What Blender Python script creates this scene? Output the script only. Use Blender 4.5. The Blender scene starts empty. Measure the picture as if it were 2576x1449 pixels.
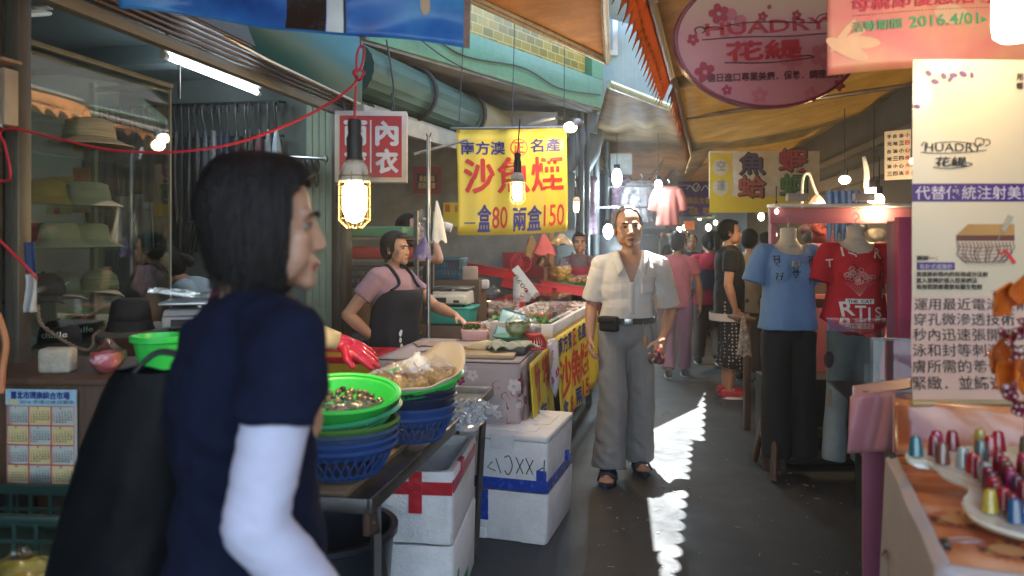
import bpy,bmesh,math,random
from mathutils import Vector,Matrix,Euler,noise
import numpy as np
R = math.radians
random.seed(7)
SC = bpy.context.scene
COL = SC.collection
# ---------------------------------------------------------------- camera, sky, sun, exposure
F,HZ,CX,CH = 1909.0,600.0,1288.0,1.5          # focal length, horizon row, centre column (photo measured at 2576 wide), eye height
cam = bpy.data.cameras.new('camera')
cam.sensor_width = 36.0
cam.lens = F / 2576.0 * 36.0
cam.shift_y = -(724.5 - HZ) / 2576.0
cam.clip_start = 0.05
cam.clip_end = 300
cam.dof.use_dof = True
cam.dof.focus_distance = 4.6
cam.dof.aperture_fstop = 2.5
camo = bpy.data.objects.new('camera',cam)
COL.objects.link(camo)
camo.location = (0,0,CH)
camo.rotation_euler = (R(90),0,0)
SC.camera = camo
world = bpy.data.worlds.new('World')
SC.world = world
world.use_nodes = True
wn = world.node_tree
sky = wn.nodes.new('ShaderNodeTexSky')
sky.sky_type = 'NISHITA'
sky.sun_disc = False
sky.sun_elevation = R(78.5)
sky.sun_rotation = R(-14)
sky.air_density = 1.2
sky.dust_density = 1.5
wn.links.new(sky.outputs[0],wn.nodes['Background'].inputs[0])
wn.nodes['Background'].inputs[1].default_value = 0.10
sun = bpy.data.lights.new('sun','SUN')
sun.energy = 5.0
sun.angle = R(0.5)
sun.color = (1.0,0.96,0.90)
suno = bpy.data.objects.new('sun',sun)
COL.objects.link(suno)
suno.rotation_euler = Vector((-0.05,0.2,1.0)).to_track_quat('Z','Y').to_euler()
SC.view_settings.view_transform = 'Standard'
SC.view_settings.look = 'None'
SC.view_settings.gamma = 1.0
SC.view_settings.exposure = 3.42
SC.render.engine = 'CYCLES'
cy = SC.cycles
cy.use_denoising = True
try:
 cy.denoiser = 'OPENIMAGEDENOISE'
except Exception:
 pass
cy.max_bounces = 7
cy.diffuse_bounces = 4
cy.glossy_bounces = 3
cy.transmission_bounces = 4
cy.transparent_max_bounces = 24
cy.sample_clamp_indirect = 4.0
cy.caustics_reflective = False
cy.caustics_refractive = False
# ---------------------------------------------------------------- placing helpers
def P(px,py,Y):
 return Vector(((px - CX) * Y / F,Y,CH - (py - HZ) * Y / F))
def PX(px,Y):
 return (px - CX) * Y / F
def PZ(py,Y):
 return CH - (py - HZ) * Y / F
AL = R(10.7)                                           # the alley runs this much to the right of the view
def FR(x,y,z=0.0,rz=0.0):
 return Matrix.Translation((x,y,z)) @ Matrix.Rotation(rz,4,'Z')
def AF(x,y,z=0.0,d=0.0):
 return FR(x,y,z,-AL + R(d))
# ---------------------------------------------------------------- objects
def wm(o):
 m = o.matrix_basis.copy()
 while o.parent:
  o = o.parent
  m = o.matrix_basis @ m
 return m
def tag(o,label=None,cat=None,group=None,kind=None):
 if label: o['label'] = label
 if cat: o['category'] = cat
 if group: o['group'] = group
 if kind: o['kind'] = kind
 return o
def thing(name,label,cat,M=None,group=None):
 o = bpy.data.objects.new(name,None)
 COL.objects.link(o)
 o.empty_display_size = 0.05
 if M is not None:
  o.matrix_basis = M
 return tag(o,label,cat,group)
def kids(o):
 return [c for c in bpy.data.objects if c.parent == o]
def dup(root,M=None,label=None,parent=None):
 c = root.copy()
 COL.objects.link(c)
 if parent: c.parent = parent
 if M is not None: c.matrix_basis = M
 if label: c['label'] = label
 for ch in kids(root):
  dup(ch,parent=c)
 return c
class MB:
 """collects shapes (in the frame M) and links them as ONE mesh object"""
 def __init__(s,M=None):
  s.bm = bmesh.new(); s.M = M.copy() if M is not None else Matrix(); s.mi = 0
 def _v(s,pts):
  return [s.bm.verts.new(s.M @ Vector(p)) for p in pts]
 def _f(s,vs):
  try:
   f = s.bm.faces.new(vs); f.material_index = s.mi; return f
  except ValueError:
   return None
 def poly(s,pts):
  return s._f(s._v(pts))
 def box(s,c,d,rz=0,bev=0.0,rot=None,taper=1.0,seg=2):
  m = Matrix.Translation(c) @ (rot.to_4x4() if rot is not None else Matrix.Rotation(rz,4,'Z'))
  x,y,z = d[0] / 2,d[1] / 2,d[2] / 2
  t = taper
  pts = [(-x*t,-y*t,-z),(x*t,-y*t,-z),(x*t,y*t,-z),(-x*t,y*t,-z),(-x,-y,z),(x,-y,z),(x,y,z),(-x,y,z)]
  v = s._v([m @ Vector(p) for p in pts])
  fs = [s._f([v[i] for i in q]) for q in ((3,2,1,0),(4,5,6,7),(0,1,5,4),(1,2,6,5),(2,3,7,6),(3,0,4,7))]
  if bev > 0:
   es = list({e for f in fs for e in f.edges})
   r = bmesh.ops.bevel(s.bm,geom=es,offset=bev,segments=seg,profile=0.5,affect='EDGES')
   for f in r['faces']: f.material_index = s.mi
  return s
 def ring(s,c,ax,up,r,n,ry=None):
  sd = ax.cross(up).normalized(); u2 = sd.cross(ax).normalized()
  ry = r if ry is None else ry
  return s._v([c + sd * (r * math.cos(2*math.pi*i/n)) + u2 * (ry * math.sin(2*math.pi*i/n)) for i in range(n)])
 def bridge(s,a,b):
  n = len(a)
  for i in range(n):
   s._f([a[i],a[(i+1) % n],b[(i+1) % n],b[i]])
 def tube(s,pts,r,n=8,cap=True,flat=None):
  pts = [Vector(p) for p in pts]
  rs = r if isinstance(r,(list,tuple)) else [r] * len(pts)
  prev = None
  t0 = (pts[1] - pts[0]).normalized()
  up = Vector((0,0,1)) if abs(t0.z) < 0.9 else Vector((1,0,0))
  for i,p in enumerate(pts):
   a = pts[max(i-1,0)]; b = pts[min(i+1,len(pts)-1)]
   t = (b - a).normalized() if (b - a).length > 1e-9 else t0
   sd = t.cross(up)
   if sd.length < 1e-5: sd = t.orthogonal()
   sd.normalize(); up = sd.cross(t).normalized()
   rg = s.ring(p,t,up,rs[i],n,None if flat is None else rs[i] * flat)
   if prev: s.bridge(prev,rg)
   elif cap: s._f(rg[::-1])
   prev = rg
  if cap: s._f(prev)
  return s
 def cyl(s,p0,p1,r0,r1=None,n=16,cap=True):
  return s.tube([p0,p1],[r0,r0 if r1 is None else r1],n,cap)
 def lathe(s,prof,n=24,M=None,close=False,sq=0.0,ang=(0,2*math.pi)):
  M = M or Matrix(); full = abs(ang[1] - ang[0] - 2*math.pi) < 1e-6
  rows = []
  k = n if full else n + 1
  for (r,z) in prof:
   if r < 1e-6:
    rows.append(s._v([M @ Vector((0,0,z))])); continue
   rows.append(s._v([M @ Vector((r*math.cos(ang[0] + (ang[1]-ang[0])*i/n),r*math.sin(ang[0] + (ang[1]-ang[0])*i/n),z)) for i in range(k)]))
  for a,b in zip(rows,rows[1:]):
   m = max(len(a),len(b))
   for i in range(m if full else m - 1):
    j = (i + 1) % m
    if len(a) == 1: s._f([a[0],b[j],b[i]])
    elif len(b) == 1: s._f([a[i],a[j],b[0]])
    else: s._f([a[i],a[j],b[j],b[i]])
  return s
 def ell(s,c,r,n=14,m=8,rot=None):
  mm = Matrix.Translation(c) @ (rot.to_4x4() if rot is not None else Matrix())
  if not isinstance(r,(tuple,list)): r = (r,r,r)
  prof = [(math.sin(math.pi*i/m),-math.cos(math.pi*i/m)) for i in range(m+1)]
  prof[0] = (0,-1); prof[-1] = (0,1)
  return s.lathe(prof,n,mm @ Matrix.Diagonal((r[0],r[1],r[2],1)))
 def capsule(s,p0,r0,p1,r1,n=12):
  p0 = Vector(p0); p1 = Vector(p1); d = p1 - p0
  L = d.length
  q = d.to_track_quat('Z','Y').to_matrix().to_4x4() if L > 1e-6 else Matrix()
  prof = [(0,-r0)] + [(r0*math.cos(a),r0*math.sin(a)) for a in (-1.1,-0.55,0)] + [(r1*math.cos(a),L + r1*math.sin(a)) for a in (0,0.55,1.1)] + [(0,L + r1)]
  return s.lathe(prof,n,Matrix.Translation(p0) @ q)
 def grid(s,fn,nu,nv,wrap=False):
  rows = [s._v([fn(i/nu,j/nv) for i in range(nu if wrap else nu+1)]) for j in range(nv+1)]
  k = nu if wrap else nu + 1
  for a,b in zip(rows,rows[1:]):
   for i in range(nu):
    s._f([a[i],a[(i+1) % k],b[(i+1) % k],b[i]])
  return s
 def prism(s,pts,fn,th):
  """outline pts (2D) mapped by fn(u, v, depth) with thickness th"""
  a = s._v([fn(u,v,0) for u,v in pts]); b = s._v([fn(u,v,th) for u,v in pts])
  s._f(a); s._f(b[::-1])
  n = len(pts)
  for i in range(n): s._f([a[i],b[i],b[(i+1) % n],a[(i+1) % n]])
  return s
 def build(s,name,mats,parent=None,smooth=True,ang=38,post=None,solid=0.0,sub=0,origin=None):
  bm = s.bm
  bmesh.ops.remove_doubles(bm,verts=bm.verts,dist=1e-6)
  bmesh.ops.recalc_face_normals(bm,faces=bm.faces)
  if post:
   for v in bm.verts: v.co = post(v.co)
  if parent is not None:
   inv = wm(parent).inverted(); loc = Vector()
   bm.transform(inv)
  else:
   if origin is None:
    xs = [v.co for v in bm.verts]
    lo = Vector([min(p[i] for p in xs) for i in range(3)]); hi = Vector([max(p[i] for p in xs) for i in range(3)])
    loc = Vector(((lo.x+hi.x)/2,(lo.y+hi.y)/2,lo.z))
   else:
    loc = Vector(origin)
   bm.transform(Matrix.Translation(-loc))
  me = bpy.data.meshes.new(name)
  bm.to_mesh(me); bm.free()
  return link_mesh(name,me,mats,parent,loc,smooth,ang,solid,sub)
def link_mesh(name,me,mats,parent=None,loc=None,smooth=True,ang=38,solid=0.0,sub=0):
 for m in (mats if isinstance(mats,(list,tuple)) else [mats]):
  me.materials.append(m)
 if smooth:
  me.shade_smooth()
  if ang < 180: me.set_sharp_from_angle(angle=R(ang))
 o = bpy.data.objects.new(name,me)
 COL.objects.link(o)
 if parent is not None: o.parent = parent
 if loc is not None: o.location = loc
 if sub:
  md = o.modifiers.new('subdivision','SUBSURF'); md.levels = sub; md.render_levels = sub
 if solid:
  md = o.modifiers.new('thickness','SOLIDIFY'); md.thickness = solid; md.offset = 0
 return o
def voxel(mb,vox,smooth_it=4,fac=0.5):
 """fuse the closed shapes of mb into one continuous surface; returns a bmesh in the same coordinates"""
 me = bpy.data.meshes.new('tmp'); mb.bm.to_mesh(me); mb.bm.free()
 o = bpy.data.objects.new('tmp',me); COL.objects.link(o)
 m = o.modifiers.new('r','REMESH'); m.mode = 'VOXEL'; m.voxel_size = vox; m.adaptivity = 0.0
 if smooth_it:
  m2 = o.modifiers.new('s','SMOOTH'); m2.factor = fac; m2.iterations = smooth_it
 dg = bpy.context.evaluated_depsgraph_get(); dg.update()
 ev = o.evaluated_get(dg)
 me2 = bpy.data.meshes.new_from_object(ev,depsgraph=dg)
 bpy.data.objects.remove(o); bpy.data.meshes.remove(me)
 bm = bmesh.new(); bm.from_mesh(me2); bpy.data.meshes.remove(me2)
 out = MB(); out.bm.free(); out.bm = bm
 return out
def text_mb(s,w=None,h=None,bold=0.0,spacing=1.0,align='LEFT',shear=0.0,line=1.0):
 """a string as flat outline in (u, v), lower-left corner at 0,0, fitted to w and/or h; returns list of verts and faces"""
 cu = bpy.data.curves.new('t','FONT'); cu.body = s; cu.size = 1; cu.offset = bold; cu.space_character = spacing; cu.align_x = align
 cu.resolution_u = 3; cu.shear = shear; cu.space_line = line
 o = bpy.data.objects.new('t',cu); COL.objects.link(o)
 dg = bpy.context.evaluated_depsgraph_get(); dg.update()
 me = bpy.data.meshes.new_from_object(o.evaluated_get(dg),depsgraph=dg)
 bpy.data.objects.remove(o); bpy.data.curves.remove(cu)
 vs = [v.co.copy() for v in me.vertices]; fs = [tuple(p.vertices) for p in me.polygons]
 bpy.data.meshes.remove(me)
 if not vs: return [],[]
 x0 = min(v.x for v in vs); x1 = max(v.x for v in vs); y0 = min(v.y for v in vs); y1 = max(v.y for v in vs)
 kx = w / (x1 - x0) if w else None
 ky = h / (y1 - y0) if h else None
 if kx is None: kx = ky
 if ky is None: ky = kx
 return [((v.x - x0) * kx,(v.y - y0) * ky) for v in vs],fs
def put_text(mb,s,fn,u,v,w=None,h=None,rot=0.0,center=False,**k):
 """writes s into mb on the surface fn(u, v, lift)"""
 bd = k.pop('bold',0.0)
 vs,fs = text_mb(s,w,h,bold=min(bd,0.008 if any(ord(q) > 255 for q in s) else 0.02),**k)
 if not vs: return
 hh = max(b for a,b in vs)
 reps = [(0,0)] if bd <= 0.009 or all(ord(q) < 255 for q in s) else [(0,0),(1,0),(0,1),(-1,0),(0,-1)]
 if center:
  mx = max(a for a,b in vs)/2; my = max(b for a,b in vs)/2
  vs = [(a - mx,b - my) for a,b in vs]
 c,sn = math.cos(rot),math.sin(rot)
 for q,(ox,oy) in enumerate(reps):
  ox *= hh*bd*0.9; oy *= hh*bd*0.9
  bv = mb._v([Vector(fn(u + (a + ox)*c - (b + oy)*sn,v + (a + ox)*sn + (b + oy)*c)) + Vector((0,-0.0004*q,0)) for a,b in vs])
  for f in fs: mb._f([bv[i] for i in f])
def stroke(mb,pts,fn,w):
 """a flat brush line through 2D points on the surface fn(u, v)"""
 L = []; Rr = []
 for i,p in enumerate(pts):
  a = Vector(pts[max(i-1,0)]); b = Vector(pts[min(i+1,len(pts)-1)])
  t = (b - a); t = t.normalized() if t.length > 0 else Vector((1,0)); nrm = Vector((-t.y,t.x))
  ww = w[i] if isinstance(w,(list,tuple)) else w
  L.append(fn(*(Vector(p) + nrm*ww/2))); Rr.append(fn(*(Vector(p) - nrm*ww/2)))
 l = mb._v(L); r = mb._v(Rr)
 for i in range(len(pts)-1): mb._f([l[i],r[i],r[i+1],l[i+1]])
def disc(mb,fn,u,v,ru,rv=None,n=14,rot=0.0,r0=0.0):
 rv = ru if rv is None else rv
 c,s = math.cos(rot),math.sin(rot)
 def at(k,q): 
  a,b = k*ru*math.cos(q),k*rv*math.sin(q)
  return fn(u + a*c - b*s,v + a*s + b*c)
 o = mb._v([at(1,2*math.pi*i/n) for i in range(n)])
 if r0 > 0:
  i_ = mb._v([at(r0,2*math.pi*i/n) for i in range(n)])
  for i in range(n): mb._f([o[i],o[(i+1) % n],i_[(i+1) % n],i_[i]])
 else: mb._f(o)
def flower(mb,fn,u,v,r,n=5,rot=0.3,fat=0.36):
 for k in range(n):
  a = rot + 2*math.pi*k/n
  disc(mb,fn,u + r*0.58*math.cos(a),v + r*0.58*math.sin(a),r*0.42,r*fat*0.75,8,a)
def rect(mb,fn,u0,v0,u1,v1,nu=1,nv=1):
 rows = [mb._v([fn(u0+(u1-u0)*i/nu,v0+(v1-v0)*j/nv) for i in range(nu+1)]) for j in range(nv+1)]
 for a,b in zip(rows,rows[1:]):
  for i in range(nu): mb._f([a[i],a[i+1],b[i+1],b[i]])
def smoothpath(pts,n=8):
 pts = [Vector(p) for p in pts]; out = []
 for i in range(len(pts)-1):
  p0 = pts[max(i-1,0)]; p1 = pts[i]; p2 = pts[i+1]; p3 = pts[min(i+2,len(pts)-1)]
  for k in range(n):
   t = k/n
   out.append(0.5*((2*p1) + (p2-p0)*t + (2*p0-5*p1+4*p2-p3)*t*t + (3*p1-p0-3*p2+p3)*t**3))
 out.append(pts[-1]); return out
def nz(p,s=1.0): return noise.noise(Vector(p) * s)
# ---------------------------------------------------------------- materials (all procedural)
MATS = {}
def mat(name,col,rough=0.6,metal=0.0,var=0.10,vs=9.0,bump=0.0,bs=60.0,spec=0.5,stretch=(1,1,1),coat=0.0,emit=0.0,ecol=None,sheen=0.0,sss=0.0,col2=None,dirt=0.0,trans=0.0,bstretch=None,dcol=(0.12,0.10,0.08)):
 if name in MATS: return MATS[name]
 m = bpy.data.materials.new(name); m.use_nodes = True
 nt = m.node_tree; N = nt.nodes; L = nt.links; b = N['Principled BSDF']
 c4 = (*col,1)
 b.inputs['Roughness'].default_value = rough; b.inputs['Metallic'].default_value = metal
 b.inputs['Specular IOR Level'].default_value = spec
 b.inputs['Coat Weight'].default_value = coat; b.inputs['Coat Roughness'].default_value = 0.1
 b.inputs['Sheen Weight'].default_value = sheen
 b.inputs['Transmission Weight'].default_value = trans
 if sss: b.inputs['Subsurface Weight'].default_value = sss; b.inputs['Subsurface Radius'].default_value = (0.02,0.008,0.004); b.inputs['Subsurface Scale'].default_value = 0.3
 tc = N.new('ShaderNodeTexCoord')
 mp = N.new('ShaderNodeMapping'); mp.inputs['Scale'].default_value = stretch; L.new(tc.outputs['Object'],mp.inputs['Vector'])
 if var > 0 or col2:
  n1 = N.new('ShaderNodeTexNoise'); n1.inputs['Scale'].default_value = vs; n1.inputs['Detail'].default_value = 6; n1.inputs['Roughness'].default_value = 0.62
  L.new(mp.outputs[0],n1.inputs['Vector'])
  mr = N.new('ShaderNodeMapRange'); mr.inputs['From Min'].default_value = 0.3; mr.inputs['From Max'].default_value = 0.7; L.new(n1.outputs['Fac'],mr.inputs['Value'])
  mx = N.new('ShaderNodeMix'); mx.data_type = 'RGBA'
  mx.inputs['A'].default_value = tuple(c * (1 - var) for c in col) + (1,)
  mx.inputs['B'].default_value = (*col2,1) if col2 else tuple(min(c * (1 + var),1) for c in col) + (1,)
  L.new(mr.outputs[0],mx.inputs['Factor']); out = mx.outputs['Result']
  r2 = N.new('ShaderNodeMapRange'); r2.inputs['To Min'].default_value = max(rough - 0.08,0.02); r2.inputs['To Max'].default_value = min(rough + 0.10,1); L.new(n1.outputs['Fac'],r2.inputs['Value']); L.new(r2.outputs[0],b.inputs['Roughness'])
  if dirt > 0:
   n2 = N.new('ShaderNodeTexNoise'); n2.inputs['Scale'].default_value = 3.1; n2.inputs['Detail'].default_value = 9; n2.inputs['Roughness'].default_value = 0.75
   L.new(tc.outputs['Object'],n2.inputs['Vector'])
   m3 = N.new('ShaderNodeMapRange'); m3.inputs['From Min'].default_value = 0.52; m3.inputs['From Max'].default_value = 0.72; m3.inputs['To Max'].default_value = dirt; L.new(n2.outputs['Fac'],m3.inputs['Value'])
   m4 = N.new('ShaderNodeMix'); m4.data_type = 'RGBA'; m4.inputs['B'].default_value = (*dcol,1); L.new(out,m4.inputs['A']); L.new(m3.outputs[0],m4.inputs['Factor']); out = m4.outputs['Result']
  L.new(out,b.inputs['Base Color'])
 else:
  b.inputs['Base Color'].default_value = c4
 if bump > 0:
  nb = N.new('ShaderNodeTexNoise'); nb.inputs['Scale'].default_value = bs; nb.inputs['Detail'].default_value = 5
  if bstretch:
   mp2 = N.new('ShaderNodeMapping'); mp2.inputs['Scale'].default_value = bstretch; L.new(tc.outputs['Object'],mp2.inputs['Vector']); L.new(mp2.outputs[0],nb.inputs['Vector'])
  else: L.new(mp.outputs[0],nb.inputs['Vector'])
  bu = N.new('ShaderNodeBump'); bu.inputs['Strength'].default_value = bump; bu.inputs['Distance'].default_value = 0.01
  L.new(nb.outputs['Fac'],bu.inputs['Height']); L.new(bu.outputs[0],b.inputs['Normal'])
 if emit > 0:
  b.inputs['Emission Color'].default_value = (*(ecol or col),1); b.inputs['Emission Strength'].default_value = emit
 MATS[name] = m
 return m
def clear(name,tint=(1,1,1),base=0.06,edge=0.55,rough=0.08,bump=0.0,bs=30.0,gcol=(1,1,1),ior=1.45):
 """thin clear film or pane: see-through with a mirror sheen that grows at glancing angles"""
 if name in MATS: return MATS[name]
 m = bpy.data.materials.new(name); m.use_nodes = True
 nt = m.node_tree; N = nt.nodes; L = nt.links; N.remove(N['Principled BSDF'])
 t = N.new('ShaderNodeBsdfTransparent'); t.inputs[0].default_value = (*tint,1)
 g = N.new('ShaderNodeBsdfGlossy'); g.inputs['Roughness'].default_value = rough; g.inputs['Color'].default_value = (*gcol,1)
 lw = N.new('ShaderNodeLayerWeight'); lw.inputs[0].default_value = 0.35
 mr = N.new('ShaderNodeMapRange'); mr.inputs['To Min'].default_value = base; mr.inputs['To Max'].default_value = edge; L.new(lw.outputs['Facing'],mr.inputs['Value'])
 mx = N.new('ShaderNodeMixShader'); L.new(mr.outputs[0],mx.inputs[0]); L.new(t.outputs[0],mx.inputs[1]); L.new(g.outputs[0],mx.inputs[2])
 if bump > 0:
  tc = N.new('ShaderNodeTexCoord'); nb = N.new('ShaderNodeTexNoise'); nb.inputs['Scale'].default_value = bs; nb.inputs['Detail'].default_value = 4; L.new(tc.outputs['Object'],nb.inputs['Vector'])
  bu = N.new('ShaderNodeBump'); bu.inputs['Strength'].default_value = bump; bu.inputs['Distance'].default_value = 0.02; L.new(nb.outputs['Fac'],bu.inputs['Height']); L.new(bu.outputs[0],g.inputs['Normal']); L.new(bu.outputs[0],lw.inputs['Normal'])
 L.new(mx.outputs[0],N['Material Output'].inputs[0])
 MATS[name] = m
 return m
def node_mat(name):
 m = bpy.data.materials.new(name); m.use_nodes = True
 MATS[name] = m
 return m,m.node_tree.nodes,m.node_tree.links,m.node_tree.nodes['Principled BSDF']
def glow(name,col,s):
 if name in MATS: return MATS[name]
 m = bpy.data.materials.new(name); m.use_nodes = True
 b = m.node_tree.nodes['Principled BSDF']; b.inputs['Base Color'].default_value = (0.8,0.8,0.8,1)
 b.inputs['Emission Color'].default_value = (*col,1); b.inputs['Emission Strength'].default_value = s
 MATS[name] = m
 return m
def point(parent,loc,col,power,rad=0.03):
 l = bpy.data.lights.new('lamp_light','POINT'); l.energy = power; l.color = col; l.shadow_soft_size = rad
 o = bpy.data.objects.new('lamp_light',l); COL.objects.link(o)
 o.parent = parent; o.location = wm(parent).inverted() @ Vector(loc)
 return o
def two_tone(name,A,B,kind='brick',scale=10,rough=0.35,mortar=(0.5,0.5,0.42),msize=0.02,bw=0.5,rh=0.25,rot=(0,0,0),dirt=0.5):
 m,N,L,b = node_mat(name)
 tc = N.new('ShaderNodeTexCoord'); mp = N.new('ShaderNodeMapping'); mp.inputs['Rotation'].default_value = rot; L.new(tc.outputs['UV' if kind == 'uv' else 'Object'],mp.inputs[0])
 br = N.new('ShaderNodeTexBrick'); br.inputs['Scale'].default_value = scale
 br.inputs['Color1'].default_value = (*A,1); br.inputs['Color2'].default_value = (*B,1); br.inputs['Mortar'].default_value = (*mortar,1)
 br.inputs['Mortar Size'].default_value = msize; br.inputs['Brick Width'].default_value = bw; br.inputs['Row Height'].default_value = rh; br.inputs['Bias'].default_value = 0.0
 L.new(mp.outputs[0],br.inputs['Vector'])
 n2 = N.new('ShaderNodeTexNoise'); n2.inputs['Scale'].default_value = 2.3; n2.inputs['Detail'].default_value = 8; L.new(tc.outputs['Object'],n2.inputs['Vector'])
 m3 = N.new('ShaderNodeMapRange'); m3.inputs['From Min'].default_value = 0.45; m3.inputs['From Max'].default_value = 0.75; m3.inputs['To Max'].default_value = dirt; L.new(n2.outputs['Fac'],m3.inputs['Value'])
 m4 = N.new('ShaderNodeMix'); m4.data_type = 'RGBA'; m4.inputs['B'].default_value = (0.10,0.10,0.08,1); L.new(br.outputs['Color'],m4.inputs['A']); L.new(m3.outputs[0],m4.inputs['Factor']); L.new(m4.outputs['Result'],b.inputs['Base Color'])
 b.inputs['Roughness'].default_value = rough
 bu = N.new('ShaderNodeBump'); bu.inputs['Strength'].default_value = 0.4; bu.inputs['Distance'].default_value = 0.004; bu.invert = True
 L.new(br.outputs['Fac'],bu.inputs['Height']); L.new(bu.outputs[0],b.inputs['Normal'])
 return m
# ---------------------------------------------------------------- common materials
blackm = mat('black paint',(0.012,0.012,0.013),0.5)
steel = mat('stainless steel',(0.42,0.43,0.44),0.32,1.0,0.15,14,0.05,90)
dsteel = mat('dull steel',(0.20,0.20,0.20),0.42,1.0,0.25,12,dirt=0.6,bump=0.1)
alu = mat('aluminium',(0.45,0.44,0.42),0.38,0.9,0.12,10,dirt=0.5)
whitep = mat('white paint',(0.75,0.75,0.73),0.45,dirt=0.15)
wood = mat('board wood',(0.30,0.19,0.10),0.6,0,0.3,6,0.15,30,stretch=(1,8,1))
dwood = mat('dark red brown wood',(0.075,0.028,0.018),0.35,0,0.35,6,0.1,30,stretch=(1,6,6))
bwood = mat('brown panel wood',(0.085,0.043,0.022),0.55,0,0.3,5,0.1,30,stretch=(6,6,1))
film = clear('clear plastic film',(0.97,0.98,1.0),0.05,0.5,0.12,0.9,22)
glass = clear('window glass',(0.80,0.89,0.85),0.05,0.45,0.02)
glass2 = clear('clear glass',(0.93,0.97,0.96),0.05,0.5,0.02)
foam = mat('white foam',(0.80,0.795,0.785),0.75,0,0.05,30,0.5,110,spec=0.3,dirt=0.36,dcol=(0.42,0.36,0.30))
redtape = mat('red tape',(0.50,0.015,0.03),0.3,bump=0.4,bs=35,var=0.2,vs=25)
bluetape = mat('blue tape',(0.012,0.06,0.40),0.25,bump=0.4,bs=35,var=0.2,vs=25)
greentape = mat('green tape',(0.0,0.30,0.11),0.3,bump=0.08,bs=50)
ink = mat('black ink',(0.012,0.012,0.014),0.6,var=0.1)
navyink = mat('navy print',(0.022,0.03,0.20),0.5,var=0.1)
redink = mat('red print',(0.62,0.025,0.02),0.5,var=0.1)
whiteink = mat('white print',(0.78,0.77,0.75),0.5,var=0.05)
purpleink = mat('purple print',(0.07,0.025,0.16),0.5)
greenink = mat('green print',(0.03,0.22,0.07),0.5)
skin_m = mat('tanned skin',(0.46,0.255,0.165),0.48,0,0.10,16,0.06,120,sss=0.12)
skin_w = mat('light skin',(0.47,0.255,0.16),0.46,0,0.08,16,0.05,120,sss=0.12)
lip = mat('lips',(0.34,0.11,0.085),0.4)
hair_k = mat('black hair',(0.006,0.005,0.005),0.5,0,0.5,5,0.6,26,spec=0.3,stretch=(14,14,1))
hair_b = mat('dark brown hair',(0.008,0.005,0.0045),0.5,0,0.5,5,0.6,26,spec=0.3,stretch=(14,14,1))
hair_g = mat('grey hair',(0.24,0.24,0.24),0.6,0,0.6,9,0.7,40,stretch=(10,10,2))
eyew = mat('eye white',(0.40,0.37,0.34),0.2,var=0)
eyek = mat('eye iris',(0.015,0.01,0.008),0.15,var=0)
BULBW = (1.0,0.72,0.36); BULBC = (0.72,0.90,1.0)
# ---------------------------------------------------------------- people
HEADV = {}
def hand_blobs(mb,w,d,n,side=1,curl=0.35,s=1.0,spread=1.0,r=1.0):
 """palm and five fingers from the wrist w along d; n = back of the hand; the thumb leaves on the side given by side"""
 d = Vector(d).normalized(); n = Vector(n); n = (n - d * n.dot(d)).normalized(); t = d.cross(n).normalized() * side
 w = Vector(w)
 for i,(o,L) in enumerate(((0.030,0.068),(0.010,0.078),(-0.010,0.071),(-0.029,0.054))):
  k = w + d * (0.088 - 0.008 * abs(i - 1)) * s + t * o * s * 1.06
  mb.capsule(w + t * o * 0.6 * s,0.015 * s * r,k,0.0125 * s * r)
  a = curl * (0.8 + 0.18 * i)
  d1 = (d * math.cos(a) - n * math.sin(a) + t * o * 4.5 * spread).normalized()
  p1 = k + d1 * L * 0.52 * s
  a2 = a * 2.1
  d2 = (d * math.cos(a2) - n * math.sin(a2) + t * o * 4 * spread).normalized()
  mb.capsule(k,0.0105 * s * r,p1,0.0095 * s * r)
  mb.capsule(p1,0.0095 * s * r,p1 + d2 * L * 0.5 * s,0.0080 * s * r)
 b = w + d * 0.025 * s + t * 0.025 * s
 m = b + (d * 0.6 + t * 0.75 - n * 0.25).normalized() * 0.045 * s
 mb.capsule(w + t * 0.006,0.016 * s * r,b,0.016 * s * r); mb.capsule(b,0.0150 * s * r,m,0.0115 * s * r); mb.capsule(m,0.0115 * s * r,m + (d * 0.9 + t * 0.3 - n * 0.3).normalized() * 0.036 * s,0.0088 * s * r)
 mb.ell(w + d * 0.048 * s,(0.036 * s,0.036 * s,0.036 * s),rot=Matrix((t,n * 0.42,d)).transposed().to_3x3())
DEF = dict(pel=(0,0,0.93),wai=(0,0,1.07),che=(0,0,1.27),nec=(0,0.015,1.435),hea=(0,-0.012,1.575),
           shl=(-0.176,0.01,1.342),shr=(0.176,0.01,1.342),ell=(-0.225,0.03,1.10),elr=(0.225,0.03,1.10),wrl=(-0.235,-0.04,0.86),wrr=(0.235,-0.04,0.86),
           hil=(-0.088,0,0.90),hir=(0.088,0,0.90),knl=(-0.095,-0.02,0.49),knr=(0.095,-0.02,0.49),anl=(-0.10,0.02,0.085),anr=(0.10,0.02,0.085))
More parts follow.
